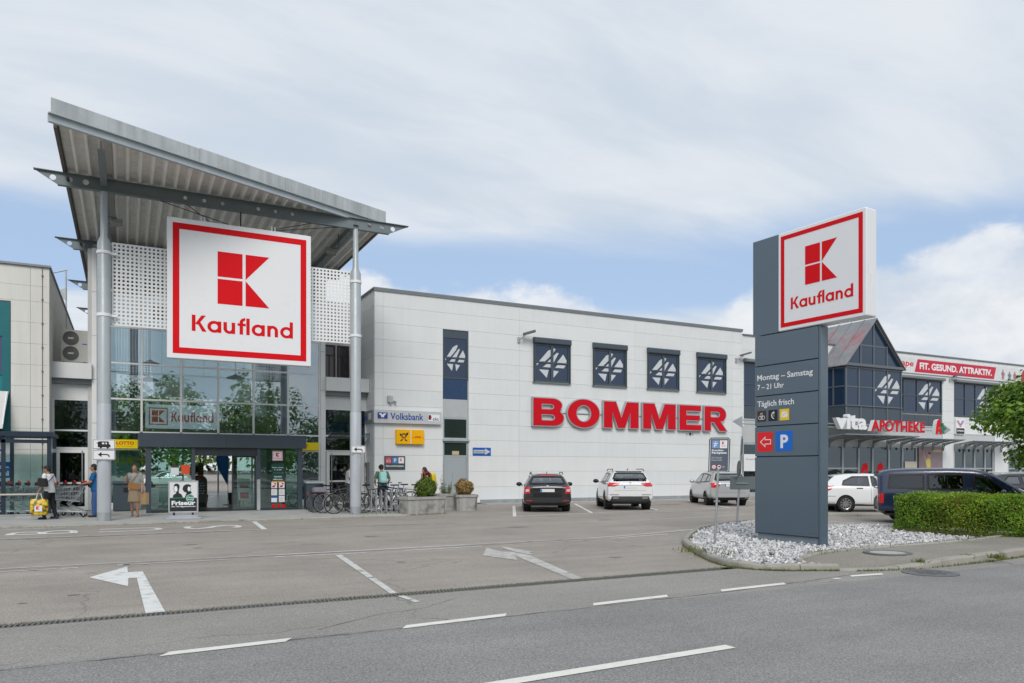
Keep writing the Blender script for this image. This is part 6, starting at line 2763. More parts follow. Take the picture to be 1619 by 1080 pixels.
b.fpoly(F, [(.96, 1.72), (1.22, 1.66), (1.16, 1.83), (.98, 1.84)], .003)
b.build('dark_print', M['black'], t)
b = MB()
b.fpoly(F, [(1.35, .1), (1.5, .1), (1.5, .6), (1.4, .62)], .002)
b.fpoly(F, [(2.2, .1), (2.3, .1), (2.3, .5), (2.2, .5)], .002)
b.build('pink_print', mat('print_pink', (.6, .15, .25), .6), t)
# pharmacy posters: two red emblems and a pale board
t = thing('pharmacy_poster', 'two red pharmacy emblems on the sliding door glass beside a beige board', 'poster', (41, 31.2, .8))
for x in (40.55, 42.0):
    F = Frame((x, 31.38, .75), (1, 0, 0), (0, 0, 1))
    b = MB()
    b.fpoly(F, [(q * 1.35, r * 1.3) for q, r in APO], 0, .004, [[(.32, .5), (.58, .5), (.5, .9)]])
    b.build('emblem', M['red'], t)
b = MB()
F = Frame((41.1, 31.6, .9), (1, 0, 0), (0, 0, 1))
b.fbox(F, 0, 0, 0, 1.0, 1.2, .02)
b.build('board', mat('beige_board', (.45, .38, .26), .6), t)
t = thing('pharmacy_notice', 'white notice with red emblem beside the pharmacy entrance', 'poster', (45, 31.2, 1.5))
F = Frame((44.7, 31.26, 1.3), (1, 0, 0), (0, 0, 1))
b = MB()
b.fbox(F, 0, 0, 0, 1.2, .8, .02)
b.build('panel', mat('cream_notice', (.6, .56, .48), .6), t)
b = MB()
b.disc(F, 1.05, .15, .12, .021, 10)
b.build('emblem', M['red'], t)
t = thing('pharmacy_notice', 'white shop notice with red emblem seen between the leaning post and the pylon', 'poster', (31, 31.2, 1.5))
F = Frame((30.75, 31.26, 1.5), (1, 0, 0), (0, 0, 1))
b = MB()
b.fbox(F, 0, 0, 0, 1.3, .95, .02)
b.build('panel', M['signwhite'], t)
b = MB()
b.disc(F, 1.1, .25, .12, .021, 10)
b.build('emblem', M['red'], t)
b = MB()
b.text(F, 'Vita-Apotheke', .12, .6, .95, .72, .021, .01)
b.build('lettering', mat('olive', (.25, .2, .05), .6), t)
# chevron stickers in the far shop window
t = thing('chevron_sticker', 'blue and red chevron sticker low on the far shop window', 'sticker', (50.5, 31.3, 1.2))
F = Frame((50.0, 31.37, 1.15), (1, 0, 0), (0, 0, 1))
b = MB()
b.fpoly(F, [(.05, .6), (.2, .6), (.55, .25), (.9, .6), (1.05, .6), (.55, .08)], 0, .003)
b.build('blue_chevron', M['blue'], t)
b = MB()
b.fpoly(F, [(.0, .42), (.1, .46), (.5, .06), (.6, .06), (1.0, .46), (1.1, .42), (.6, -.05), (.5, -.05)], 0, .0025)
b.build('red_chevron', M['red'], t)
# parking pictogram sign behind the leaning post
t = thing('disabled_parking_sign', 'small blue parking sign left of the pylon foot behind the silver car', 'sign', (33.5, 29.5, 0))
F = Frame((30.3, 27.6, 0), (.9, -.44, 0), (0, 0, 1))
b = MB()
b.tube([F.P(.3, 0, -.03), F.P(.3, 1.5, -.03)], .03, 8)
b.build('pole', M['steel'], t)
b = MB()
b.rbox(F, 0, .35, 0, .62, .95, .02, .04, 2)
b.build('plate', M['pblue'], t)
b = MB()
b.text(F, 'P', .1, .45, .42, .86, .021, .03)
b.build('letter', M['signwhite'], t)

# trees far behind and across the road (seen through the hall and mirrored in its panes)


def woods(name, x0, x1, y0, y1, h, n, label, seed, leaf=.55, k=60):
    rng = np.random.default_rng(seed)
    P, Nn = [], []
    per = n // k
    for i in range(k):
        cx, cy = rng.uniform(x0, x1), rng.uniform(y0, y1)
        top = rng.uniform(.55, 1) * h
        for j in range(3):
            c = np.array([cx + rng.normal(0, 1.2), cy + rng.normal(0, 1), top * (.35 + .27 * j)])
            d = rng.normal(0, 1, (per // 3, 3))
            d /= np.linalg.norm(d, axis=1, keepdims=True)
            P.append(c + d * (rng.random((per // 3, 1)) ** .4) * np.array([2.4 - .4 * j, 2.2 - .4 * j, top * .24]))
            Nn.append(d + np.array([0, 0, .6]))
    P = np.concatenate(P)
    P[:, 2] = np.maximum(P[:, 2], .1)
    Nn = np.concatenate(Nn)
    q = leaf_quads(P, Nn, rng.uniform(.6, 1.3, len(P)) * leaf, .75, rng)
    t = leaf_tint(len(P), rng, (.08, .15, .03), (.24, .38, .08), (.4, .4, .1), .03)
    o = arr_mesh(name, q, 4, M['leafg'], t)
    struct(o, label, 'stuff')


woods('far_trees', -14, 26, 88, 100, 12, 16000, 'far belt of trees seen through the entrance hall', 51, .6, 36)
woods('roadside_trees', -40, 70, -36, -19, 11, 110000, 'belt of trees across the road behind the viewer', 52, .38, 120)
# ------------------------------------------------------------------ cars


def evaluated(bmobj_mesh, mods):
    o = bpy.data.objects.new('tmp', bmobj_mesh)
    COL.objects.link(o)
    for kind, props in mods:
        m = o.modifiers.new('m', kind)
        for k, v in props.items():
            setattr(m, k, v)
    dg = bpy.context.evaluated_depsgraph_get()
    me = bpy.data.meshes.new_from_object(o.evaluated_get(dg))
    bpy.data.objects.remove(o)
    return me


def in_poly(x, y, P):
    c = False
    j = len(P) - 1
    for i in range(len(P)):
        if (P[i][1] > y) != (P[j][1] > y) and x < (P[j][0] - P[i][0]) * (y - P[i][1]) / (P[j][1] - P[i][1]) + P[i][0]:
            c = not c
        j = i
    return c


M['carglass'] = glass('car_glass', (.34, .44, .42), .08, .8)
M['privacy'] = glass('privacy_glass', (.06, .075, .075), .08, .8)
M['trim'] = mat('car_trim', (.012, .012, .013), .35)
M['interior'] = mat('car_interior', (.02, .02, .022), .8)
M['lampred'] = mat('lamp_red', (.55, .008, .012), .15, 0, 0, 1, .6, coat=.6)
M['lampdark'] = mat('lamp_dark_red', (.16, .006, .01), .15, 0, 0, 1, .6, coat=.6)
M['lampwhite'] = mat('lamp_clear', (.6, .6, .6), .12, .3, 0, 1)
M['rim'] = mat('alloy_rim', (.45, .46, .47), .3, .8, .05)
M['rimdark'] = mat('dark_rim', (.05, .05, .055), .4, .6, .05)
M['chrome'] = mat('chrome', (.7, .7, .7), .12, 1.0, 0)
M['plate'] = mat('plate_white', (.68, .68, .68), .4)


def make_car(name, label, loc, heading, st, wb, rear_axle, wheel_r, paint, parts, width_scale=1.0, group=None, rim='rim', cladding_m=None, rails=True):
    """st: stations from rear to front (y, zb, wl, zbelt, wb_, ztop, wtop); local +y is the nose"""
    rz = math.atan2(-heading[0], heading[1])
    root = thing(name, label, 'car', loc, rz, group)
    ROOTLOC[root.name] = (0, 0, 0)
    dense = [st[0]]
    for q in st[1:]:
        n_ = max(1, math.ceil((q[0] - dense[-1][0]) / .32))
        p_ = dense[-1]
        dense += [tuple(p_[i] + (q[i] - p_[i]) * k / n_ for i in range(7)) for k in range(1, n_ + 1)]
    ring_pts = []
    for (y, zb, wl, zt, wb_, zr, wr) in dense:
        h = [(0, zb), (.8 * wl, zb), (wl * .985, zb + .10), (wl, zb + .4 * (zt - zb)), (wb_ + .3 * (wl - wb_), zt - .09), (wb_ - .012, zt), (wr + .38 * (wb_ - wr), zt + .58 * (zr - zt)), (wr + .03, zr - .06), (wr * .86, zr - .008), (wr * .45, zr), (0, zr + .004)]
        ring = [V3((a * width_scale, y, c)) for a, c in h] + [V3((-a * width_scale, y, c)) for a, c in h[1:-1]][::-1]
        ring_pts.append(ring)
    mb = MB()
    mb.loft(ring_pts)
    me = mb.mesh('body', M['white'])
    me = evaluated(me, [('SUBSURF', {'levels': 3, 'render_levels': 3, 'subdivision_type': 'CATMULL_CLARK'})])
    vs_ = [v.co.copy() for v in me.vertices]
    fs = [tuple(p.vertices) for p in me.polygons]
    bvh = BVHTree.FromPolygons(vs_, fs)
    # directions
    AX = {'rear': (V3((0, 1, 0)), lambda a, c: V3((a, -9, c)), lambda p: (p.x, p.z)), 'front': (V3((0, -1, 0)), lambda a, c: V3((a, 9, c)), lambda p: (p.x, p.z)),
          'left': (V3((1, 0, 0)), lambda a, c: V3((-9, a, c)), lambda p: (p.y, p.z)), 'right': (V3((-1, 0, 0)), lambda a, c: V3((9, a, c)), lambda p: (p.y, p.z))}

    def project(axis, loops, off, sub=2):
        d, o, _ = AX[axis]
        tris = geometry.tessellate_polygon([[V3((x, y, 0)) for x, y in l] for l in loops])
        bm = bmesh.new()
        vv = [bm.verts.new((x, y, 0)) for l in loops for x, y in l]
        for t in tris:
            try:
                bm.faces.new([vv[i] for i in t])
            except ValueError:
                pass
        for _ in range(sub):
            long = [e for e in bm.edges if e.calc_length() > .06]
            if not long:
                break
            bmesh.ops.subdivide_edges(bm, edges=long, cuts=1, use_grid_fill=False)
            bmesh.ops.triangulate(bm, faces=bm.faces[:])
        b = MB()
        V = []
        for v in bm.verts:
            h, nrm, _i, _d = bvh.ray_cast(o(v.co.x, v.co.y), d)
            if h is None:
                h, nrm, _i, _d = bvh.find_nearest(o(v.co.x, v.co.y) + d * 9)
            V.append(h + (nrm if nrm.dot(d) < 0 else -nrm) * off)
        bm.verts.index_update()
        b.add(V, [tuple(v.index for v in f.verts) for f in bm.faces])
        bm.free()
        return b
    holes = [(ax, inset(P, .03)) for (kind, ax, P, *_r) in parts if kind in ('glass', 'privacy')]
    ya, yf_ = rear_axle, rear_axle + wb
    keep = []
    for p in me.polygons:
        c = p.center
        n = p.normal
        cut = False
        for ax, P in holes:
            d = AX[ax][0]
            if n.dot(d) < -.25 and in_poly(*AX[ax][2](c), P):
                cut = True
                break
        if not cut and abs(c.x) > .45:
            for yy in (ya, yf_):
                if math.hypot(c.y - yy, c.z - wheel_r) < wheel_r + .035:
                    cut = True
        if not cut:
            keep.append(tuple(p.vertices))
    b = MB()
    b.add(vs_, keep)
    body = b.build('body', paint, root, 38, None, False)
    bpy.data.meshes.remove(me)
    # lower shell and wheelhouses, seats
    b = MB()
    y0, y1 = st[1][0] + .2, st[-3][0]
    wmid = max(s[2] for s in st) * width_scale
    b.box(-wmid + .08, y0, .24, wmid - .08, y1, .30)
    zbelt = st[len(st) // 2][3]
    for s in (-1, 1):
        b.box(s * (wmid - .07) - .01, ya + wheel_r, .28, s * (wmid - .07) + .01, yf_ - wheel_r, zbelt - .06)
        for yy in (ya, yf_):
            b.lathe([(wheel_r + .05, s * (wmid - .30)), (wheel_r + .05, s * (wmid - .05))], (0, yy, wheel_r), 'x', 18, False)
            b.lathe([(.01, s * (wmid - .30)), (wheel_r + .05, s * (wmid - .301))], (0, yy, wheel_r), 'x', 18, False)
    b.box(-wmid + .12, yf_ - .55, .6, wmid - .12, yf_ - .3, zbelt)
    b.box(-wmid + .1, ya - .1, .3, wmid - .1, ya + .35, .62)
    b.build('interior_tub', M['interior'], root, None, None, False)
    for yy, n_ in ((ya + .45, 3), (ya + 1.35, 2)):
        xs = (-.42, 0, .42) if n_ == 3 else (-.36, .36)
        b = MB()
        for x in xs:
            F = Frame((x, yy, .55), (1, 0, 0), (0, -.22, 1))
            w = .19 if n_ == 3 else .25
            b.rbox(F, -w, 0, -.07, w, .58, .07, .06, 3)
            b.rbox(F, -.12, .60, -.05, .12, .78, .05, .05, 3)
            b.box(x - w, yy, .42, x + w, yy + .5, .55)
        b.build('seat_row', M['interior'], root, None, None, False)
    # wheel arches and wheels
    for s in (-1, 1):
        ax = 'left' if s < 0 else 'right'
        for yy in (ya, yf_):
            a0, a1 = -18, 198
            o = [(yy + (wheel_r + .10) * math.cos(R(a)), wheel_r + (wheel_r + .10) * math.sin(R(a))) for a in range(a0, a1 + 1, 12)]
            i = [(yy + (wheel_r + .03) * math.cos(R(a)), wheel_r + (wheel_r + .03) * math.sin(R(a))) for a in range(a0, a1 + 1, 12)][::-1]
            o = [p for p in o if p[1] > .27]
            i = [p for p in i if p[1] > .27]
            project(ax, [o + i], .009, 1).build('wheel_arch', cladding_m or paint, root, 60, None, False)
            xw = s * (wmid - .015)
            w = MB()
            tw = .21
            w.lathe([(wheel_r * .64, xw - s * tw), (wheel_r * .93, xw - s * tw), (wheel_r, xw - s * (tw - .03)), (wheel_r, xw - s * .03), (wheel_r * .93, xw - s * .002), (wheel_r * .66, xw)], (0, yy, wheel_r), 'x', 28, False)
            w = w.build('wheel', M['rubber'], root, 40, None, False)
            r = MB()
            r.lathe([(wheel_r * .66, xw - s * .16), (wheel_r * .67, xw - s * .004), (wheel_r * .61, xw - s * .012), (wheel_r * .58, xw - s * .05)], (0, yy, wheel_r), 'x', 28, False)
            for k in range(5 if rim != 'hub' else 10):
                t = 2 * math.pi * k / (5 if rim != 'hub' else 10) + .3
                c0 = V3((xw - s * .025, yy + .03 * math.cos(t), wheel_r + .03 * math.sin(t)))
                c1 = V3((xw - s * .02, yy + wheel_r * .62 * math.cos(t), wheel_r + wheel_r * .62 * math.sin(t)))
                r.bar(c0, c1, .05, .055 if rim != 'hub' else .045)
            r.lathe([(.06, xw - s * .03), (.05, xw - s * .006), (.001, xw - s * .004)], (0, yy, wheel_r), 'x', 14, False)
            r.build('rim', M['rimdark' if rim == 'rimdark' else 'rim'], w, 40, None, False)
            dk = MB()
            dk.lathe([(wheel_r * .63, xw - s * .1), (.01, xw - s * .1)], (0, yy, wheel_r), 'x', 20, False)
            dk.build('brake_disc', M['rimdark'], w, None, None, False)
    hosts = {}
    for (kind, ax, P, *rest) in parts:
        if kind in ('glass', 'privacy'):
            g = project(ax, [P], .002, 3)
            go = g.build(rest[0] if rest else 'window', M['carglass' if kind == 'glass' else 'privacy'], root, 60, None, False)
            fr = project(ax, [P, inset(P, .052)], .006, 3)
            fr.build('seal', M['trim'], go, 60, None, False)
        elif kind == 'patch':
            nm, m = rest[0], rest[1]
            off = rest[2] if len(rest) > 2 else .008
            o = project(ax, [P], off, 3).build(nm, m, root, 60, None, False)
            hosts[nm] = o
        elif kind == 'sub':
            nm, m, host = rest[0], rest[1], rest[2]
            o = project(ax, [P], rest[3] if len(rest) > 3 else .013, 3).build(nm, m, hosts[host], 60, None, False)
    return root, bvh, body


def mirror(P):
    return [(-x, z) for x, z in P][::-1]


def mirrors(root, y, z, x, m, glassm=None):
    for s in (-1, 1):
        b = MB()
        b.ell((s * (x + .13), y, z), (.12, .075, .085))
        b.bar((s * (x - .02), y, z - .05), (s * (x + .08), y, z - .03), .05, .04)
        o = b.build('mirror', m, root, 60, None, False)


def rails_(root, x, y0, y1, z, m):
    for s in (-1, 1):
        b = MB()
        b.tube([(s * x, y0, z - .02), (s * (x - .01), y0 + .12, z + .045), (s * (x - .01), y1 - .12, z + .045), (s * x, y1, z - .03)], .018, 8)
        b.build('roof_rail', m, root, 40, None, False)


def antenna(root, y, z):
    b = MB()
    b.add([(-.02, y - .06, z), (.02, y - .06, z), (.02, y + .1, z), (-.02, y + .1, z), (0, y - .06, z + .07)], [(0, 1, 4), (1, 2, 4), (2, 3, 4), (3, 0, 4), (3, 2, 1, 0)])
    b.build('roof_antenna', M['trim'], root, None, None, False)


def license_plate(root, y, z, blue_w=.05):
    F = Frame((-.26, y, z), (1, 0, 0), (0, 0, 1))
    b = MB()
    b.rbox(F, 0, 0, -.012, .52, .115, .004, .01, 2)
    p = b.build('number_plate', M['plate'], root, None, None, False)
    b = MB()
    b.fbox(F, .008, .008, .004, .055, .107, .006)
    b.build('plate_band', M['pblue'], p, None, None, False)


def tail(k, dy=0.0):
    return k


# dark estate car ----------------------------------------------------
HD = (.46, .888)
paint = mat('black_paint', (.012, .014, .018), .2, .0, .0, 1, .6, coat=1)
ST_E = [(-2.33, .42, .72, .74, .72, .90, .62), (-2.31, .30, .84, .80, .82, .97, .70), (-2.24, .26, .895, .90, .865, 1.02, .72), (-2.06, .24, .905, .955, .865, 1.25, .63), (-1.88, .24, .905, .97, .865, 1.405, .575), (-1.5, .22, .905, .97, .87, 1.445, .575), (-.5, .2, .905, .955, .87, 1.465, .59), (.3, .2, .905, .945, .87, 1.43, .575), (.72, .2, .905, .935, .87, 1.24, .63), (1.15, .2, .905, .92, .86, .98, .74), (1.5, .2, .9, .86, .84, .92, .72), (2.0, .22, .88, .76, .78, .81, .66), (2.24, .28, .80, .62, .70, .68, .56), (2.32, .36, .66, .52, .60, .56, .45)]
rw_ = [(-.545, 1.335), (.545, 1.335), (.68, 1.045), (-.68, 1.045)]
side_e = [('glass', [(-1.9, .985), (-1.12, .965), (-1.12, 1.34), (-1.55, 1.34)]), ('glass', [(-1.07, .965), (-.25, .955), (-.25, 1.37), (-1.07, 1.355)]), ('glass', [(-.19, .955), (.86, .945), (.36, 1.33), (-.19, 1.365)])]
parts = [('glass', 'rear', rw_, 'rear_window'), ('glass', 'front', [(-.54, 1.37), (.54, 1.37), (.68, 1.0), (-.68, 1.0)], 'windscreen')]
for s in ('left', 'right'):
    parts += [(k, s, P, 'side_window') for k, P in side_e]
tl = [(-.85, .93), (-.66, .955), (-.64, .70), (-.84, .70)]
for P in (tl, mirror(tl)):
    parts.append(('patch', 'rear', P, 'tail_lamp', M['lampred'], .012))
    parts.append(('sub', 'rear', [(P[0][0] * .3 + P[1][0] * .7 if False else (min(p[0] for p in P) + .05), .85), (max(p[0] for p in P) - .03, .86), (max(p[0] for p in P) - .03, .77), (min(p[0] for p in P) + .05, .77)], 'lamp_lens', M['lampwhite'], 'tail_lamp', .016))
parts += [('patch', 'rear', [(-.62, .93), (.62, .93), (.60, .915), (-.60, .915)], 'trim_strip', M['trim'], .004),
          ('patch', 'rear', [(-.50, .72), (.50, .72), (.56, .56), (-.56, .56)], 'bumper_recess', M['trim'], .008),
          ('patch', 'rear', [(-.86, .36), (.86, .36), (.82, .27), (-.82, .27)], 'bumper_lower', M['trim'], .02),
          ('patch', 'rear', [(-.80, .46), (-.58, .46), (-.58, .425), (-.80, .43)], 'reflector', M['lampred'], .008),
          ('patch', 'rear', [(.58, .46), (.80, .46), (.80, .43), (.58, .425)], 'reflector', M['lampred'], .008),
          ('patch', 'rear', [(-.3, 1.372), (.3, 1.372), (.3, 1.345), (-.3, 1.345)], 'brake_light', M['lampred'], .012),
          ('patch', 'rear', [(.0, 1.08), (.32, 1.10), (.32, 1.085), (.0, 1.055)], 'wiper', M['trim'], .02),
          ('patch', 'rear', [(-.04, 1.0), (.04, 1.0), (.04, .95), (-.04, .95)], 'badge', M['chrome'], .012)]


def place_car(px_axle, h, back):
    """world spot of the car's middle, given the spot under its rear axle"""
    l = math.hypot(*h)
    return (px_axle[0] + h[0] / l * back, px_axle[1] + h[1] / l * back, 0)


c, _, _ = make_car('estate_car', 'black estate car seen from behind, leftmost of the cars parked at the white wall', place_car((14.30, 24.83), HD, 1.36), HD, ST_E, 2.68, -1.36, .315, paint, parts)
mirrors(c, .55, 1.0, .90, M['trim'])
rails_(c, .60, -1.75, .1, 1.435, M['trim'])
antenna(c, -1.6, 1.455)
license_plate(c, -2.345, .755)

# white sport utility car ---------------------------------------------
pw = mat('white_car_paint', (.74, .75, .76), .22, 0, 0, 1, .5, coat=1)
ST_S = [(-2.16, .50, .74, .82, .74, 1.0, .64), (-2.14, .36, .86, .90, .84, 1.06, .70), (-2.06, .31, .91, 1.0, .88, 1.12, .70), (-1.92, .29, .92, 1.06, .88, 1.36, .64), (-1.72, .28, .92, 1.08, .88, 1.535, .60), (-1.3, .26, .92, 1.07, .88, 1.575, .60), (-.4, .25, .92, 1.05, .88, 1.59, .61), (.25, .25, .92, 1.03, .88, 1.55, .60), (.66, .25, .92, 1.02, .88, 1.35, .65), (1.06, .25, .92, 1.01, .87, 1.09, .76), (1.4, .25, .915, .96, .85, 1.03, .74), (1.85, .26, .89, .88, .80, .93, .70), (2.1, .32, .82, .74, .74, .80, .60), (2.18, .42, .70, .62, .62, .66, .48)]
rw_ = [(-.56, 1.46), (.56, 1.46), (.69, 1.20), (-.69, 1.20)]
side_s = [[(-1.75, 1.12), (-1.10, 1.08), (-1.1, 1.44), (-1.45, 1.42)], [(-1.04, 1.08), (-.22, 1.06), (-.22, 1.48), (-1.04, 1.455)], [(-.16, 1.06), (.80, 1.04), (.32, 1.43), (-.16, 1.475)]]
parts = [('glass', 'rear', rw_, 'rear_window'), ('glass', 'front', [(-.55, 1.48), (.55, 1.48), (.7, 1.1), (-.7, 1.1)], 'windscreen')]
for s in ('left', 'right'):
    parts += [('glass', s, P, 'side_window') for P in side_s]
tl = [(-.87, 1.08), (-.40, 1.055), (-.48, .98), (-.62, .935), (-.86, .93)]
for P in (tl, mirror(tl)):
    parts.append(('patch', 'rear', P, 'tail_lamp', M['lampred'], .014))
parts += [('patch', 'rear', [(-.50, .985), (.50, .985), (.46, .965), (-.46, .965)], 'trim_strip', M['steel'], .006),
          ('patch', 'rear', [(-.72, .55), (.72, .55), (.80, .32), (-.80, .32)], 'bumper_lower', mat('grey_plastic', (.05, .052, .055), .5), .022),
          ('patch', 'rear', [(-.68, .51), (-.46, .51), (-.47, .46), (-.67, .46)], 'exhaust_trim', M['chrome'], .03),
          ('patch', 'rear', [(.46, .51), (.68, .51), (.67, .46), (.47, .46)], 'exhaust_trim', M['chrome'], .03),
          ('patch', 'rear', [(-.80, .62), (-.45, .62), (-.45, .60), (-.80, .60)], 'reflector', M['lampdark'], .009),
          ('patch', 'rear', [(.45, .62), (.80, .62), (.80, .60), (.45, .60)], 'reflector', M['lampdark'], .009),
          ('patch', 'rear', [(-.64, 1.515), (.64, 1.515), (.62, 1.47), (-.62, 1.47)], 'roof_spoiler', M['trim'], .012),
          ('patch', 'rear', [(.0, 1.225), (.34, 1.235), (.34, 1.215), (.0, 1.20)], 'wiper', M['trim'], .02),
          ('patch', 'rear', [(-.05, 1.10), (.05, 1.10), (.04, 1.045), (-.04, 1.045)], 'badge', M['chrome'], .012),
          ('patch', 'rear', [(-.62, .78), (.62, .78), (.62, .775), (-.62, .775)], 'hatch_gap', M['trim'], .003)]
c, _, _ = make_car('sport_utility_car', 'white sport utility car seen from behind, parked between the black and the silver car', place_car((17.82, 24.48), HD, 1.3), HD, ST_S, 2.63, -1.3, .345, pw, parts, 1.0, None, 'rimdark', M['trim'])
mirrors(c, .5, 1.11, .92, M['trim'])
rails_(c, .615, -1.6, .1, 1.56, M['trim'])
antenna(c, -1.45, 1.575)
license_plate(c, -2.16, .85)

# silver compact van ----------------------------------------------------
ps_ = mat('silver_paint', (.46, .47, .48), .3, .3, 0, 2, .5, coat=1)
ST_V = [(-2.18, .44, .70, .80, .70, .96, .62), (-2.16, .32, .84, .88, .82, 1.02, .68), (-2.08, .28, .885, .95, .86, 1.06, .69), (-1.94, .26, .895, 1.0, .86, 1.31, .63), (-1.74, .25, .895, 1.01, .86, 1.49, .59), (-1.3, .22, .895, 1.0, .86, 1.53, .59), (-.4, .2, .895, .98, .86, 1.55, .60), (.3, .2, .895, .96, .86, 1.51, .59), (.8, .2, .895, .95, .86, 1.29, .64), (1.25, .2, .89, .94, .85, 1.04, .73), (1.5, .22, .885, .9, .83, .98, .72), (1.9, .24, .86, .82, .78, .88, .66), (2.12, .3, .79, .68, .70, .74, .56), (2.19, .38, .66, .56, .58, .6, .45)]
rw_ = [(-.55, 1.415), (.55, 1.415), (.68, 1.13), (-.68, 1.13)]
side_v = [[(-1.78, 1.05), (-1.15, 1.01), (-1.15, 1.38), (-1.5, 1.37)], [(-1.09, 1.01), (-.25, .99), (-.25, 1.43), (-1.09, 1.40)], [(-.19, .99), (.9, .965), (.38, 1.38), (-.19, 1.43)]]
parts = [('glass', 'rear', rw_, 'rear_window'), ('glass', 'front', [(-.54, 1.44), (.54, 1.44), (.69, 1.06), (-.69, 1.06)], 'windscreen')]
for s in ('left', 'right'):
    parts += [('glass', s, P, 'side_window') for P in side_v]
tl = [(-.84, 1.00), (-.52, .98), (-.46, .90), (-.54, .82), (-.82, .80)]
for P in (tl, mirror(tl)):
    parts.append(('patch', 'rear', P, 'tail_lamp', M['lampred'], .014))
parts += [('patch', 'rear', [(-.42, .985), (.42, .985), (.42, .955), (-.42, .955)], 'chrome_strip', M['chrome'], .012),
          ('patch', 'rear', [(-.80, .38), (.80, .38), (.78, .28), (-.78, .28)], 'bumper_lower', M['trim'], .02),
          ('patch', 'rear', [(-.66, .60), (.66, .60), (.66, .595), (-.66, .595)], 'hatch_gap', M['trim'], .003),
          ('patch', 'rear', [(.0, 1.16), (.3, 1.17), (.3, 1.15), (.0, 1.135)], 'wiper', M['trim'], .02),
          ('patch', 'rear', [(-.045, 1.06), (.045, 1.06), (.045, 1.01), (-.045, 1.01)], 'badge', M['chrome'], .012)]
c, _, _ = make_car('compact_van', 'silver compact van parked nose to the wall behind the customer parking sign', place_car((23.75, 25.28), HD, 1.3), HD, ST_V, 2.7, -1.3, .315, ps_, parts, 1.0, None, 'rimdark')
mirrors(c, .62, 1.05, .88, ps_)
antenna(c, -1.5, 1.53)
license_plate(c, -2.18, .845)

# white hatchback --------------------------------------------------------
HV = (.85, -.527)
ST_H = [(-2.08, .42, .68, .74, .68, .90, .58), (-2.06, .30, .82, .82, .80, .98, .66), (-1.98, .26, .865, .90, .83, 1.03, .67), (-1.8, .24, .875, .95, .835, 1.22, .60), (-1.55, .23, .875, .96, .835, 1.38, .555), (-1.1, .21, .875, .95, .835, 1.435, .56), (-.35, .2, .875, .93, .835, 1.455, .57), (.3, .2, .875, .91, .835, 1.41, .56), (.75, .2, .875, .90, .83, 1.21, .61), (1.2, .2, .87, .88, .82, .96, .70), (1.5, .2, .865, .83, .80, .89, .68), (1.85, .22, .84, .74, .74, .78, .62), (2.05, .3, .76, .62, .66, .67, .52), (2.12, .38, .62, .5, .54, .55, .42)]
rw_ = [(-.52, 1.32), (.52, 1.32), (.66, 1.05), (-.66, 1.05)]
parts = [('glass', 'rear', rw_, 'rear_window'), ('glass', 'front', [(-.52, 1.35), (.52, 1.35), (.66, .98), (-.66, .98)], 'windscreen')]
for s in ('left', 'right'):
    parts += [('glass', s, [(-1.38, 1.0), (-1.25, .985), (-.36, .965), (-.36, 1.345), (-.95, 1.34), (-1.3, 1.18)], 'side_window'), ('glass', s, [(-.29, .965), (.86, .93), (.40, 1.27), (.1, 1.335), (-.29, 1.35)], 'side_window')]
    parts += [('patch', s, [(-.85, .905), (-.62, .905), (-.62, .87), (-.85, .87)], 'door_handle', M['trim'], .012), ('patch', s, [(.0, .88), (.2, .88), (.2, .85), (0, .85)], 'door_handle', M['trim'], .012)]
    parts += [('patch', s, [(-.33, .94), (-.322, .94), (-.322, .3), (-.33, .3)], 'door_gap', M['trim'], .003), ('patch', s, [(-1.0, .3), (-.55, .3), (-.55, .308), (-1.0, .308)], 'sill_gap', M['trim'], .003)]
    parts += [('patch', s, [(-2.02, .82), (-1.72, .96), (-1.66, 1.0), (-1.75, .86), (-1.88, .80)], 'tail_lamp', M['lampred'], .012)]
parts += [('patch', 'rear', [(-.80, .98), (-.56, .96), (-.60, .80), (-.80, .80)], 'tail_lamp', M['lampred'], .012), ('patch', 'rear', [(.56, .96), (.80, .98), (.80, .80), (.60, .80)], 'tail_lamp', M['lampred'], .012)]
parts += [('patch', s, [(-2.07, .60), (-1.62, .60), (-1.62, .588), (-2.07, .588)], 'bumper_gap', M['trim'], .004) for s in ('left', 'right')]
ax = (23.98 + .45 * .75, 19.13 + .885 * .75)
hb, _, _ = make_car('hatchback', 'white hatchback seen from its side right of the pylon', place_car(ax, HV, 1.25), HV, ST_H, 2.61, -1.25, .31, pw, parts, 1.0, None, 'hub')
mirrors(hb, .55, .98, .85, M['trim'])
antenna(hb, -1.2, 1.43)
license_plate(hb, -2.07, .62)

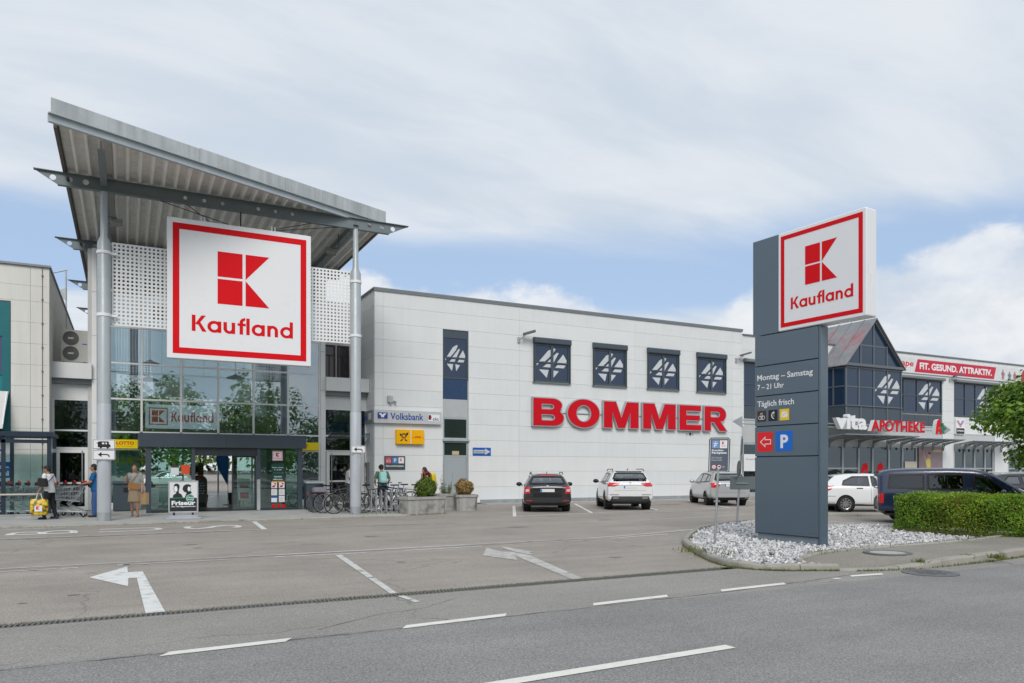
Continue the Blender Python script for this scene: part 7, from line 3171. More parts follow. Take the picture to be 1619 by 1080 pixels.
# navy passenger van ------------------------------------------------------
pn_ = mat('navy_paint', (.012, .024, .068), .22, .1, 0, 1, .6, coat=1)
ST_N = [(-2.12, .42, .78, .86, .78, 1.36, .64), (-2.10, .33, .84, .92, .84, 1.50, .68), (-2.03, .30, .855, .95, .86, 1.56, .69), (-1.8, .29, .86, .96, .865, 1.615, .69), (-1.3, .28, .86, .96, .865, 1.64, .69), (-.3, .26, .86, .95, .865, 1.65, .69), (.45, .25, .86, .94, .865, 1.62, .68), (.85, .25, .86, .93, .86, 1.50, .69), (1.25, .25, .86, .92, .855, 1.24, .71), (1.6, .25, .86, .90, .84, 1.02, .72), (1.85, .25, .85, .84, .80, .94, .68), (2.15, .27, .82, .72, .76, .78, .60), (2.3, .34, .74, .56, .64, .62, .48), (2.36, .42, .6, .48, .5, .52, .4)]
sideL = [('privacy', [(-1.86, 1.03), (-.88, 1.0), (-.88, 1.47), (-1.80, 1.46)]), ('privacy', [(-.81, 1.0), (.02, .98), (.14, 1.06), (.14, 1.42), (.06, 1.475), (-.81, 1.475)]), ('glass', [(.34, 1.05), (.55, .90), (1.28, .83), (1.22, .98), (.78, 1.34), (.36, 1.44)]), ('glass', [(1.36, .82), (1.66, .80), (1.40, .97)])]
parts = [('privacy', 'rear', [(-.6, 1.5), (.6, 1.5), (.68, 1.02), (-.68, 1.02)], 'rear_window'), ('glass', 'front', [(-.62, 1.56), (.62, 1.56), (.72, 1.05), (-.72, 1.05)], 'windscreen')]
for s in ('left', 'right'):
    parts += [(k, s, P, 'side_window') for k, P in sideL]
    parts += [('patch', s, [(-2.08, .88), (-1.95, .88), (-1.96, .60), (-2.08, .60)], 'tail_lamp', M['lampred'], .014)]
    parts += [('patch', s, [(-.84, 1.5), (-.828, 1.5), (-.828, .42), (-.84, .42)], 'door_gap', M['trim'], .003), ('patch', s, [(.24, 1.5), (.252, 1.5), (.252, .42), (.24, .42)], 'door_gap', M['trim'], .003), ('patch', s, [(-1.9, .83), (-.86, .82), (-.86, .80), (-1.9, .81)], 'slide_rail', M['trim'], .006), ('patch', s, [(-.04, .87), (.12, .87), (.12, .80), (-.04, .80)], 'door_handle', M['trim'], .014), ('patch', s, [(.36, .82), (.54, .82), (.54, .78), (.36, .78)], 'door_handle', pn_, .02)]
    parts += [('patch', s, [(2.0, .80), (2.2, .72), (2.24, .64), (2.05, .66)], 'headlamp', M['lampwhite'], .012)]
HN = (.66, -.75)
ax = (20.45 + .75 * .76, 14.25 + .66 * .76)
c, _, _ = make_car('passenger_van', 'navy blue passenger van with dark rear side windows standing behind the hedge', place_car(ax, HN, 1.35), HN, ST_N, 2.72, -1.35, .31, pn_, parts)
mirrors(c, 1.05, .95, .86, pn_)

# dark estate at the right edge ----------------------------------------------
pg = mat('graphite_paint', (.03, .034, .042), .22, .3, 0, 1, .6, coat=1)
parts = [('privacy', 'rear', [(-.545, 1.335), (.545, 1.335), (.68, 1.045), (-.68, 1.045)], 'rear_window'), ('glass', 'front', [(-.54, 1.37), (.54, 1.37), (.68, 1.0), (-.68, 1.0)], 'windscreen')]
for s in ('left', 'right'):
    parts += [('privacy', s, P, 'side_window') for k, P in side_e]
    parts += [('patch', s, [(-2.2, .93), (-1.9, .96), (-1.95, .82), (-2.2, .78)], 'tail_lamp', M['lampred'], .012)]
c, _, _ = make_car('estate_car', 'dark graphite estate car at the right edge behind the navy van', (33.0, 17.2, 0), HV, ST_E, 2.68, -1.36, .315, pg, parts)
mirrors(c, .55, 1.0, .90, pg)
rails_(c, .60, -1.75, .1, 1.435, M['steel'])

# cars on the far side, seen through the hall
copy_tree(hb, (3.2, 72, 0), R(80), 'white hatchback parked beyond the hall, seen through the glass doors')
# ------------------------------------------------------------------ trolley shelter
M['shelter'] = mat('shelter_blue', (.022, .034, .055), .4, .1, .05)
sh = thing('trolley_shelter', 'dark blue steel and glass trolley shelter cut by the left edge', 'shelter', (-5, 29.2, .05))
SX0, SX1, SY0, SY1 = -9.0, -2.15, 28.3, 30.3
for x in (-8.2, -5.8, -3.45, -2.22):
    for y in (SY0, SY1):
        if y == SY0 and x == -2.22:
            pass
        b = MB()
        b.box(x - .055, y - .055, .05, x + .055, y + .055, 2.66)
        b.build('post', M['shelter'], sh)
b = MB()
b.box(SX0, SY0 - .14, 2.66, SX1 + .05, SY0 + .0, 2.80)
b.box(SX0, SY1 - .05, 2.66, SX1 + .05, SY1 + .07, 2.78)
b.box(SX1 - .05, SY0 + .005, 2.66, SX1 + .05, SY1 - .055, 2.78)
b.box(SX0, SY0 - .055, 2.44, SX1 - .12, SY0 + .055, 2.55)
b.build('roof_beam', M['shelter'], sh)
b = MB()
b.box(SX0, SY0 - .1, 2.805, SX1 + .08, SY1 + .08, 2.825)
b.build('roof_pane', glass('shelter_glass', (.86, .92, .92), .03, .25), sh)
for i, x in enumerate((-8.2, -5.8, -3.45)):
    x1 = (-5.8, -3.45, -2.22)[i]
    b = MB()
    b.box(x + .06, SY1 - .01, .3, x1 - .06, SY1 + .0, 2.1)
    b.build('back_pane', MATS['shelter_glass'], sh)
    b = MB()
    b.box(x + .06, SY0 - .005, .22, x1 - .06, SY0 + .005, 2.1)
    b.build('front_pane', MATS['shelter_glass'], sh)
b = MB()
b.box(-2.17, SY0 + .06, .3, -2.16, SY1 - .06, 2.3)
b.build('side_pane', MATS['shelter_glass'], sh)
b = MB()
b.tube([(SX0, SY0 - .1, .80), (-2.5, SY0 - .1, .80)], .03, 8)
b.build('bumper_rail', mat('pale_rail', (.5, .47, .42), .5), sh)
b = MB()
b.box(SX0, SY0 - .2, .047, SX1 + .1, SY0 + .06, .14)
b.box(SX0, SY0 - .22, .14, SX1 + .1, SY0 + .06, .17)
b.build('base_rail', M['alu'], sh)

# ------------------------------------------------------------------ shopping trolleys
M['wire'] = mat('chrome_wire', (.45, .47, .48), .3, .85, 0)


def trolley():
    t = thing('shopping_trolley', '', 'trolley', (0, 0, 0))
    b = MB()
    r = .0055

    def side(s, k):      # basket side point, s = -1/1, k 0 top rear, 1 top front, 2 bottom front, 3 bottom rear
        return [V3((s * .28, -.32, 1.0)), V3((s * .22, .50, .92)), V3((s * .18, .42, .58)), V3((s * .20, -.28, .50))][k]
    for s in (-1, 1):
        q = [side(s, k) for k in range(4)]
        b.tube(q, .009, 5, False, True)
        for k in range(1, 11):
            f = k / 11
            b.tube([q[0].lerp(q[1], f), q[3].lerp(q[2], f)], r, 4, False)
        for f in (.33, .66):
            b.tube([q[0].lerp(q[3], f), q[1].lerp(q[2], f)], r, 4, False)
    for k0, k1, n in ((1, 2, 5), (2, 3, 9), (0, 3, 5)):
        for i in range(n + 1):
            f = i / n
            b.tube([side(-1, k0).lerp(side(-1, k1), f), side(1, k0).lerp(side(1, k1), f)], r, 4, False)
    for k0, k1 in ((1, 2), (2, 3), (0, 3)):
        for f in (.2, .4, .6, .8):
            b.tube([side(-1, k0).lerp(side(1, k0), f), side(-1, k1).lerp(side(1, k1), f)], r, 4, False)
    b.build('basket', M['wire'], t, None, None, False)
    b = MB()
    for s in (-1, 1):
        b.tube([(s * .27, -.42, 1.06), (s * .27, -.34, .80), (s * .23, .05, .40), (s * .26, -.40, .17)], .013, 6)
        b.tube([(s * .26, -.42, .17), (s * .15, .46, .20)], .014, 6)
    b.tube([(-.15, .46, .20), (.15, .46, .20)], .014, 6)
    b.tube([(-.23, .05, .40), (.23, .05, .40)], .012, 6)
    b.build('chassis', M['steel'], t, None, None, False)
    b = MB()
    b.tube([(-.28, -.43, 1.07), (.28, -.43, 1.07)], .02, 8)
    b.rbox(Frame((-.12, -.47, 1.06), (1, 0, 0), (0, .5, .8)), 0, 0, 0, .24, .13, .03, .02, 2)
    b.build('handle', M['red'], t, None, None, False)
    b = MB()
    for s in (-1, 1):
        b.box(s * .25 - .04, -.46, 1.02, s * .25 + .04, -.36, 1.12)
    b.build('handle_end', M['black'], t, None, None, False)
    for x, y in ((-.25, -.38), (.25, -.38), (-.14, .40), (.14, .40)):
        b = MB()
        b.lathe([(.02, -.016), (.06, -.016), (.062, 0), (.06, .016), (.02, .016)], (x, y, .062), 'x', 14)
        w = b.build('wheel', M['rubber'], t, 40, None, False)
        b = MB()
        b.box(x - .02, y - .02, .06, x + .02, y + .02, .19)
        b.build('castor_fork', M['steel'], w, None, None, False)
    return t


tr = trolley()
TL = ['shopping trolley at the open right end of the nested row, outside the shelter', 'shopping trolley second from the open right end of the nested row', 'shopping trolley just inside the right end of the shelter', 'shopping trolley fourth from the right end of the nested row', 'shopping trolley fifth from the right in the shelter behind the bumper rail', 'shopping trolley sixth from the right in the shelter beside the front post', 'shopping trolley seventh from the right just left of the front post', 'shopping trolley eighth from the right by the left edge of the picture', 'shopping trolley leftmost in the nested row, cut by the left edge']
for k, lab in enumerate(TL):
    loc, rz = (-1.72 - .265 * k, 29.25 + .02 * (k % 2), .05), R(90 + (k % 3 - 1) * 1.2)
    if k == 0:
        tr.location = loc
        tr.rotation_euler = (0, 0, rz)
        tr['label'] = lab
        tr['group'] = 'nested shopping trolleys'
    else:
        copy_tree(tr, loc, rz, lab, 'nested shopping trolleys')
copy_tree(tr, (-1.60, 28.05, .05), R(86), 'shopping trolley being pushed by the person in the blue shirt', 'shopping trolleys')

# ------------------------------------------------------------------ planters
for (x, y, w, d, h, rz, lab) in ((8.78, 24.78, 1.66, .85, .62, 14, 'large weathered concrete planter with green box ball, right of the bicycles'), (11.18, 26.30, .88, .8, .62, -14, 'small weathered concrete planter holding the dry brown box ball'), (10.75, 27.2, .95, .8, .64, -14, 'small weathered concrete planter with tall weeds in front of the grey door')):
    t = thing('planter', lab, 'planter', (x, y, 0), R(rz), 'concrete planters')
    F = Frame((0, 0, 0), (1, 0, 0), (0, 1, 0))

    def oct_(i, c=.10):
        return [(i + c, i), (w - i - c, i), (w - i, i + c), (w - i, d - i - c), (w - i - c, d - i), (i + c, d - i), (i, d - i - c), (i, i + c)]
    b = MB()
    rings = [[F.P(*p, z) for p in oct_(i)] for i, z in ((.05, -.03), (.035, h - .11), (.0, h - .09), (.0, h), (.06, h + .005), (.07, h - .1))]
    b.loft(rings, True, True, True)
    b.build('trough', M['concrete'], t, None, None, False)
    b = MB()
    b.fpoly(F, oct_(.068), h - .06)
    b.build('soil', M['soil'], t, None, None, False)


def ball(name, label, x, y, z, rx, rz_, n, leaf, dark, light, warm, seed, pw=.05):
    rng = np.random.default_rng(seed)
    t = thing(name, label, 'plant', (x, y, z))
    d = rng.normal(0, 1, (n, 3))
    d /= np.linalg.norm(d, axis=1, keepdims=True)
    lump = 1 + .10 * np.sin(d[:, 0] * 5 + seed) * np.sin(d[:, 2] * 6) + .07 * np.sin(d[:, 1] * 7)
    rad = (rng.random(n) ** .22) * lump
    P = d * rad[:, None] * np.array([rx, rx, rz_]) + np.array([0, 0, rz_ * .95])
    P[:, 2] = np.maximum(P[:, 2], .02)
    q = leaf_quads(P, d + np.array([0, 0, .4]), rng.uniform(.6, 1.3, n) * leaf, .6, rng)
    arr_mesh('foliage', q, 4, M['leafg'], leaf_tint(n, rng, dark, light, warm, pw), t)
    b = MB()
    for k in range(7):
        a = k * .9
        b.tube([(0, 0, -.06), (.1 * math.cos(a), .1 * math.sin(a), rz_ * .5), (rx * .7 * math.cos(a), rx * .7 * math.sin(a), rz_ * 1.2)], [.018, .012, .004], 5)
    b.build('stem', M['bark'], t, None, None, False)


ball('box_ball', 'green box ball shrub growing in the large concrete planter', 9.62, 25.42, .55, .40, .40, 3600, .07, (.05, .10, .014), (.19, .28, .035), (.3, .3, .06), 61)
ball('dry_box_ball', 'dry yellow brown box ball in the small right planter', 11.66, 26.62, .57, .36, .34, 2200, .08, (.20, .12, .035), (.48, .34, .12), (.55, .45, .22), 62, .15)


def weedy(x, y, z):
    rng = np.random.default_rng(63)
    t = thing('weed_plant', 'tall wild weeds with brown seed heads growing in the planter before the grey door', 'plant', (x, y, z))
    b = MB()
    rg = random.Random(6)
    P, Nn, S, T = [], [], [], []
    for k in range(11):
        a = rg.uniform(0, 6.28)
        h = rg.choice([.35, .45, .6, .85, 1.0]) * rg.uniform(.8, 1.05)
        x1, y1 = .22 * math.cos(a), .2 * math.sin(a)
        b.tube([(x1 * .5, y1 * .5, -.06), (x1, y1, h * .6), (x1 * 1.15, y1 * 1.1, h)], [.007, .005, .003], 4)
        n = 42
        for i in range(n):
            f = rg.random()
            seed_head = f > .55 and h > .5
            P.append((x1 * (.5 + .6 * f) + rg.gauss(0, .02 if seed_head else .05), y1 * (.5 + .6 * f) + rg.gauss(0, .02 if seed_head else .05), h * f))
            Nn.append((rg.gauss(0, 1), rg.gauss(0, 1), .5))
            S.append(.035 if seed_head else .07)
            T.append((.22, .12, .06) if seed_head else (rg.uniform(.06, .16), rg.uniform(.12, .2), .03))
    b.build('stem', mat('weed_stem', (.16, .15, .05), .8), t, None, None, False)
    q = leaf_quads(np.array(P), np.array(Nn), np.array(S), .4, rng)
    arr_mesh('foliage', q, 4, M['leafg'], np.array(T), t)


weedy(11.25, 27.45, .58)

# ------------------------------------------------------------------ bicycle stands
for k, x in enumerate((7.75, 8.12, 8.5, 8.85)):
    t = thing('bicycle_stand', ('leftmost', 'second from the left', 'third from the left', 'rightmost')[k] + ' galvanised hoop stand right of the right canopy post', 'bicycle stand', (x, 25.6, .05), R(-12), 'bicycle stands')
    b = MB()
    for dx in (-.09, .09):
        b.tube([(dx, 0, .0), (dx, 0, .74), (dx, .08, .80), (dx, .5, .80), (dx, .58, .74), (dx, .58, .0)], .019, 8)
    b.tube([(-.09, .25, .12), (-.30, .25, .14), (-.40, .1, .30)], .016, 6)
    b.build('hoop', M['steel'], t, 40, None, False)
    b = MB()
    for y in (0, .58):
        b.box(-.16, y - .05, .0, .16, y + .05, .012)
    b.build('foot_plate', M['steel'], t, None, None, False)

# ------------------------------------------------------------------ bicycles


def bicycle(label, loc, rz, frame, kind):
    """local +y is the riding direction, origin under the rear axle"""
    t = thing('bicycle', label, 'bicycle', loc, rz, 'parked bicycles')
    wr, wb_ = .345, 1.08
    for y in (0, wb_):
        b = MB()
        n = 28
        b.tube([(0, y + wr * math.cos(2 * math.pi * k / n), wr + wr * math.sin(2 * math.pi * k / n)) for k in range(n)], .021 if kind == 'mtb' else .017, 6, False, True)
        w = b.build('wheel', M['rubber'], t, 60, None, False)
        b = MB()
        b.tube([(0, y + (wr - .03) * math.cos(2 * math.pi * k / n), wr + (wr - .03) * math.sin(2 * math.pi * k / n)) for k in range(n)], .011, 5, False, True)
        for k in range(18):
            a = 2 * math.pi * k / 18
            b.tube([(.02 * (-1) ** k, y + .02 * math.cos(a + 1), wr + .02 * math.sin(a + 1)), (0, y + (wr - .03) * math.cos(a), wr + (wr - .03) * math.sin(a))], .0025, 3, False)
        b.tube([(-.05, y, wr), (.05, y, wr)], .025, 8)
        b.build('rim', M['rim'], w, None, None, False)
    bb = V3((0, .44, .29))
    st_ = V3((0, .29, .82))
    hd = V3((0, .88, .86))
    hb_ = V3((0, .93, .70))
    r = .02 if kind != 'mtb' else .026
    b = MB()
    step = kind == 'city'
    b.tube([bb, st_], r * .9, 8)
    b.tube([bb, hb_], r * 1.15, 8)
    if step:
        b.tube([bb.lerp(st_, .35), hd - V3((0, .02, .06))], r, 8)
    else:
        b.tube([st_ - V3((0, 0, .04)), hd], r, 8)
    b.tube([hd + V3((0, -.012, .04)), hb_], r * 1.2, 8)
    for s in (-1, 1):
        b.tube([bb + V3((s * .03, 0, 0)), V3((s * .06, 0, wr))], .010, 6)
        b.tube([st_ + V3((s * .02, 0, -.1)), V3((s * .06, 0, wr))], .009, 6)
        b.tube([hb_ + V3((s * .05, 0, -.03)), V3((s * .055, wb_, wr))], .013 if kind != 'mtb' else .02, 6)
    b.tube([hb_ + V3((-.05, 0, -.03)), hb_ + V3((.05, 0, -.03))], .015, 6)
    b.build('frame', frame, t, 60, None, False)
    b = MB()
    b.tube([st_, st_ + V3((0, -.04, .12))], .013, 6)
    F = Frame(st_ + V3((0, -.04, .12)), (1, 0, 0), (0, 1, 0))
    b.loft([[F.P(x, y, c) for x, y in ((-.08, -.14), (.08, -.14), (.085, -.05), (.03, .04), (.02, .14), (-.02, .14), (-.03, .04), (-.085, -.05))] for c in (0, .05)])
    b.build('saddle', M['black'], t, None, None, False)
    b = MB()
    top = hd + V3((0, -.03, .16))
    b.tube([hd, top], .014, 6)
    wd = .31 if kind != 'mtb' else .35
    b.tube([top + V3((-wd, -.14 if kind != 'mtb' else -.04, .03)), top + V3((-.2, 0, .03)), top, top + V3((.2, 0, .03)), top + V3((wd, -.14 if kind != 'mtb' else -.04, .03))], .013, 6)
    for s in (-1, 1):
        b.tube([top + V3((s * wd, -.14 if kind != 'mtb' else -.04, .03)), top + V3((s * (wd - .12), -.09 if kind != 'mtb' else -.03, .03))], .02, 6)
    b.build('handlebar', M['black'], t, None, None, False)
    b = MB()
    b.lathe([(.09, .055), (.095, .06), (.09, .065)], tuple(bb), 'x', 18)
    for s in (-1, 1):
        e = bb + V3((s * .075, s * .11, -s * .12))
        b.tube([bb + V3((s * .075, 0, 0)), e], .010, 6)
        b.box(e.x - .05 + s * .05, e.y - .04, e.z - .012, e.x + .05 + s * .05, e.y + .04, e.z + .012)
    b.build('crank', M['rimdark'], t, None, None, False)
    if kind != 'mtb':
        for y, a0, a1 in ((0, 20, 190), (wb_, 10, 160)):
            b = MB()
            for a in range(a0, a1, 12):
                p = [V3((x, y + (wr + .035) * math.cos(R(q)), wr + (wr + .035) * math.sin(R(q)))) for q in (a, a + 12) for x in (-.03, .03)]
                b.add(p, [(0, 1, 3, 2)])
            b.build('mudguard', M['alu'] if kind == 'city' else M['black'], t, 60, None, False)
        b = MB()
        for s in (-1, 1):
            b.tube([(s * .06, .22, .74), (s * .07, -.25, .73), (s * .06, 0, wr)], .007, 5)
        for y in (.1, 0, -.1, -.2):
            b.tube([(-.07, y, .735), (.07, y, .735)], .006, 5)
        b.build('luggage_rack', M['black'], t, None, None, False)
        b = MB()
        b.box(-.03, -.29, .66, .03, -.265, .71)
        b.build('rear_lamp', M['lampred'], t, None, None, False)
    return t


fk = mat('bicycle_black', (.012, .012, .014), .3, 0, 0, 1, .6)
fg = mat('bicycle_grey', (.10, .10, .11), .3, .3, 0, 1)
fs_ = mat('bicycle_silver', (.45, .44, .42), .3, .5, 0, 1)
fb_ = mat('bicycle_blue', (.015, .03, .16), .3, .1, 0, 1)
R1 = R(-86)
bicycle('black city bicycle with silver mudguard nearest the camera, left of the right post', (6.42, 25.95, .05), R1, fk, 'city')
bicycle('dark bicycle with a grey basket bag on its rack, second from the front', (6.18, 26.55, .05), R(-83), fg, 'trek')
bicycle('black bicycle third from the front, before the waste bin', (6.02, 27.15, .05), R(-80), fk, 'trek')
bicycle('dark city bicycle farthest back, close to the waste bin', (6.2, 27.75, .05), R(-84), fg, 'city')
bicycle('black bicycle behind the right canopy post', (7.6, 26.9, .05), R(-95), fk, 'trek')
bicycle('silver mountain bicycle with bottles in front of the long haired person', (9.95, 26.75, .05), R(78), fs_, 'mtb')
bicycle('dark blue mountain bicycle behind the silver one', (9.75, 27.45, .05), R(84), fb_, 'mtb')
bicycle('dark bicycle leaning in the hoops in front of the person with the backpack', (9.05, 26.6, .05), R(96), fk, 'trek')
t = thing('pannier_bag', 'grey basket bag on the rack of the second bicycle', 'bag', (6.1, 26.55, .8))
b = MB()
b.rbox(Frame((5.86, 26.42, .79), (1, .1, 0), (0, 0, 1)), 0, 0, -.26, .42, .17, 0, .04, 2)
b.build('basket', mat('lilac_grey', (.22, .21, .25), .7, 0, .1, 10), t)
b = MB()
b.tube([(5.9, 26.55, .96), (5.92, 26.55, 1.03), (6.2, 26.57, 1.03), (6.22, 26.57, .96)], .01, 6)
b.build('carry_handle', M['black'], t)
t = thing('saddle_bag', 'black padded bag with pink trim on the rack behind the silver bicycle saddle', 'bag', (10.1, 26.8, .75))
b = MB()
b.ell((10.12, 26.82, .95), (.30, .17, .19))
b.build('bag', M['black'], t, 60)
b = MB()
for x in (9.98, 10.26):
    b.ell((x, 26.70, .90), (.10, .06, .05))
b.build('pink_trim', mat('coral', (.75, .14, .16), .6), t, 60)
t = thing('bicycle_child_seat', 'orange red bag hanging low on the silver bicycle', 'bag', (9.9, 26.6, .2))
b = MB()
b.ell((9.72, 26.6, .30), (.22, .07, .09))
b.build('bag', mat('orange_bag', (.75, .08, .02), .6), t, 60)
b = MB()
b.tube([(9.72, 26.62, .36), (9.74, 26.7, .55)], .01, 5)
b.build('strap', M['black'], t)
for x, z in ((9.32, .55), (9.52, .44)):
    t = thing('water_bottle', 'white drinking bottle in the frame of the silver bicycle, ' + ('upper' if z > .5 else 'lower') + ' one', 'bottle', (x, 26.72, z - .1))
    b = MB()
    b.tube([(x, 26.74, z - .09), (x - .06, 26.74, z + .07)], .037, 10)
    b.build('flask', M['signwhite'], t, 60)
    b = MB()
    b.tube([(x - .06, 26.74, z + .07), (x - .075, 26.74, z + .11)], .02, 8)
    b.build('cap', M['black'], t, 60)
# ------------------------------------------------------------------ people


def cap(mb, p0, r0, p1, r1, n=10):
    """tapered capsule"""
    p0, p1 = V3(p0), V3(p1)
    t = (p1 - p0).normalized()
    P = [p0 - t * r0 * .98, p0 - t * r0 * .7, p0, p1, p1 + t * r1 * .7, p1 + t * r1 * .98]
    mb.tube(P, [r0 * .15, r0 * .7, r0, r1, r1 * .7, r1 * .15], n)


def rings_(mb, rs, n=16):
    """rs: (centre, rx, ry)"""
    mb.loft([[V3(c) + V3((rx * math.cos(2 * math.pi * k / n), ry * math.sin(2 * math.pi * k / n), 0)) for k in range(n)] for c, rx, ry in rs])


def skinned(mb, name, m, parent, voxel, smooth=3):
    me = mb.mesh(name, m)
    me = evaluated(me, [('REMESH', {'mode': 'VOXEL', 'voxel_size': voxel, 'use_smooth_shade': True}), ('SMOOTH', {'factor': .5, 'iterations': smooth})])
    me.name = name
    if not me.materials:
        me.materials.append(m)
    me.polygons.foreach_set('use_smooth', [True] * len(me.polygons))
    o = bpy.data.objects.new(name, me)
    COL.objects.link(o)
    o.parent = parent
    return o


SKIN = mat('skin', (.42, .22, .14), .55, 0, .06, 6)
SKIN2 = mat('tanned_skin', (.34, .17, .10), .55, 0, .06, 6)


def hand(mb, wrist, d, palm_n, grip=.5):
    """palm, four bent fingers of unequal length and a thumb from the palm's side"""
    w = V3(wrist)
    d = V3(d).normalized()
    n_ = V3(palm_n)
    n_ = (n_ - d * n_.dot(d)).normalized()
    s = d.cross(n_)
    for k in range(4):
        o = (k - 1.5) * .019
        cap(mb, w + s * o * .6, .014, w + d * .082 + s * o, .0115, 6)
        L_ = (.068, .078, .074, .058)[k]
        a = w + d * .085 + s * o
        b1 = a + (d * math.cos(grip) + n_ * math.sin(grip)) * L_ * .55
        b2 = b1 + (d * math.cos(grip * 2.2) + n_ * math.sin(grip * 2.2)) * L_ * .5
        cap(mb, a, .0105, b1, .0095, 6)
        cap(mb, b1, .0095, b2, .008, 6)
    th = w + d * .025 - s * .032
    t1 = th + (d * .7 - s * .55 + n_ * .3).normalized() * .04
    cap(mb, w + d * .02 - s * .01, .014, th, .013, 6)
    cap(mb, th, .012, t1, .0105, 6)
    cap(mb, t1, .0105, t1 + (d * .8 + n_ * .5).normalized() * .03, .009, 6)


def person(label, loc, rz, H, J, skin, top, legs, hair, shoe, head_dir=(0, 1, 0), sleeves='short', legwear='long', long_hair=False, female=False, helmet=False, grips=(.5, .5), bulk=1.0, skirt=None):
    """J: joints in metres for a 1.75 m figure facing +y: sh, el, wr, hip, kn, an (each left, right), lean (forward offset of the chest), head"""
    root = thing('person', label, 'person', loc, rz)
    k = H / 1.75

    def S(p):
        return V3(p) * k
    lean = J.get('lean', 0.0)
    chest = V3((0, lean, 1.32))
    neck = V3((0, lean * 1.25, 1.475))
    hc = V3(J.get('head', (0, lean * 1.25 + .03, 1.63)))
    hips = V3((0, 0, .94))
    sw = (.165 if female else .19) * (1 if bulk < 1.1 else 1.06)
    shl = [V3((-sw, lean, 1.42)), V3((sw, lean, 1.42))]
    hp = [V3((-.095, 0, .90)), V3((.095, 0, .90))]
    hd = V3(head_dir).normalized()
    # ---- body, one continuous mesh
    b = MB()
    up = V3((0, 0, 1))
    side = hd.cross(up).normalized()
    hup = side.cross(hd).normalized()
    Mh = Matrix((side, hd, hup)).transposed()
    b.ell(S(hc), (.073 * k, .093 * k, .115 * k), Mh, 16, 12)
    b.ell(S(hc + hd * .03 - hup * .06), (.052 * k, .055 * k, .055 * k), Mh, 12, 8)
    cap(b, S(hc + hd * .088 + hup * .012), .010 * k, S(hc + hd * .112 - hup * .022), .015 * k, 6)
    cap(b, S(hc + hd * .088 - hup * .058 - side * .018), .008 * k, S(hc + hd * .088 - hup * .058 + side * .018), .008 * k, 6)
    for s in (-1, 1):
        b.ell(S(hc + side * s * .074 - hup * .005 - hd * .005), (.012 * k, .022 * k, .032 * k), Mh, 8, 6)
        b.ell(S(hc + side * s * .032 + hd * .086 + hup * .012), (.013 * k, .008 * k, .008 * k), Mh, 8, 6)
    cap(b, S(neck - V3((0, 0, .06))), .062 * k, S(hc - hup * .06 - hd * .02), .052 * k)
    rings_(b, [(S((0, 0, .84)), .14 * k, .10 * k), (S((0, 0, .95)), (.165 if female else .155) * bulk * k, .11 * bulk * k), (S((0, lean * .4, 1.10)), (.125 if female else .145) * bulk * k, .095 * bulk * k), (S((0, lean * .8, 1.26)), .155 * bulk * k, .11 * bulk * k), (S((0, lean, 1.38)), .165 * k, .10 * k), (S((0, lean * 1.1, 1.45)), .10 * k, .065 * k)])
    for i, s in ((0, -1), (1, 1)):
        el, wr = V3(J['el'][i]), V3(J['wr'][i])
        cap(b, S(shl[i]), .056 * k, S(el), .041 * k)
        cap(b, S(el), .041 * k, S(wr), .028 * k)
        pn = J.get('palm', ((0, 1, 0), (0, 1, 0)))[i]
        d = (wr - el).normalized()
        hand(b, S(wr), d, pn, grips[i])
        kn, an = V3(J['kn'][i]), V3(J['an'][i])
        cap(b, S(hp[i]), .088 * k, S(kn), .058 * k)
        cap(b, S(kn), .056 * k, S(an), .038 * k)
        ft = V3(J.get('toe', ((0, .2, 0), (0, .2, 0)))[i])
        cap(b, S(an + V3((0, -.03, -.045))), .036 * k, S(an + ft * .75 + V3((0, 0, -.055))), .030 * k)
    skinned(b, 'body', skin, root, .009, 2)
    # ---- shirt
    b = MB()
    e = .016
    hem = J.get('hem', .86)
    rings_(b, [(S((0, 0, hem)), (.175 + e) * bulk * k, (.12 + e) * bulk * k), (S((0, 0, .98)), (.165 + e) * bulk * k, (.112 + e) * bulk * k), (S((0, lean * .4, 1.10)), (.142 + e if female else .155 + e) * bulk * k, (.105 + e) * bulk * k), (S((0, lean * .8, 1.26)), (.162 + e) * bulk * k, (.115 + e) * bulk * k), (S((0, lean, 1.40)), (.172 + e) * k, (.098 + e) * k), (S((0, lean * 1.1, 1.465)), .085 * k, .07 * k)])
    for i in (0, 1):
        el, wr = V3(J['el'][i]), V3(J['wr'][i])
        f = {'short': .72, 'none': .12, 'long': 1.0}[sleeves]
        cap(b, S(shl[i]), .072 * k, S(shl[i].lerp(el, f)), .063 * k)
        if sleeves == 'long':
            cap(b, S(el), .056 * k, S(el.lerp(wr, .95)), .042 * k)
    skinned(b, 'shirt', top, root, .013, 3)
    # ---- trousers, shorts or skirt
    b = MB()
    rings_(b, [(S((0, 0, .80)), .165 * bulk * k, .115 * bulk * k), (S((0, 0, .90)), .178 * bulk * k, .125 * bulk * k), (S((0, 0, 1.0)), .158 * bulk * k, .115 * bulk * k)])
    if skirt:
        rings_(b, [(S((0, .02, skirt)), .215 * k, .19 * k), (S((0, .01, .70)), .20 * k, .16 * k), (S((0, 0, .90)), .18 * k, .13 * k)])
    else:
        for i in (0, 1):
            kn, an = V3(J['kn'][i]), V3(J['an'][i])
            f = {'long': 1.0, 'shorts': .85}[legwear]
            cap(b, S(hp[i]), .103 * bulk * k, S(hp[i].lerp(kn, f)), (.074 if legwear == 'long' else .09) * bulk * k)
            if legwear == 'long':
                cap(b, S(kn), .074 * bulk * k, S(kn.lerp(an, .93)), .060 * bulk * k)
    skinned(b, 'skirt' if skirt else ('trousers' if legwear == 'long' else 'shorts'), legs, root, .013, 3)
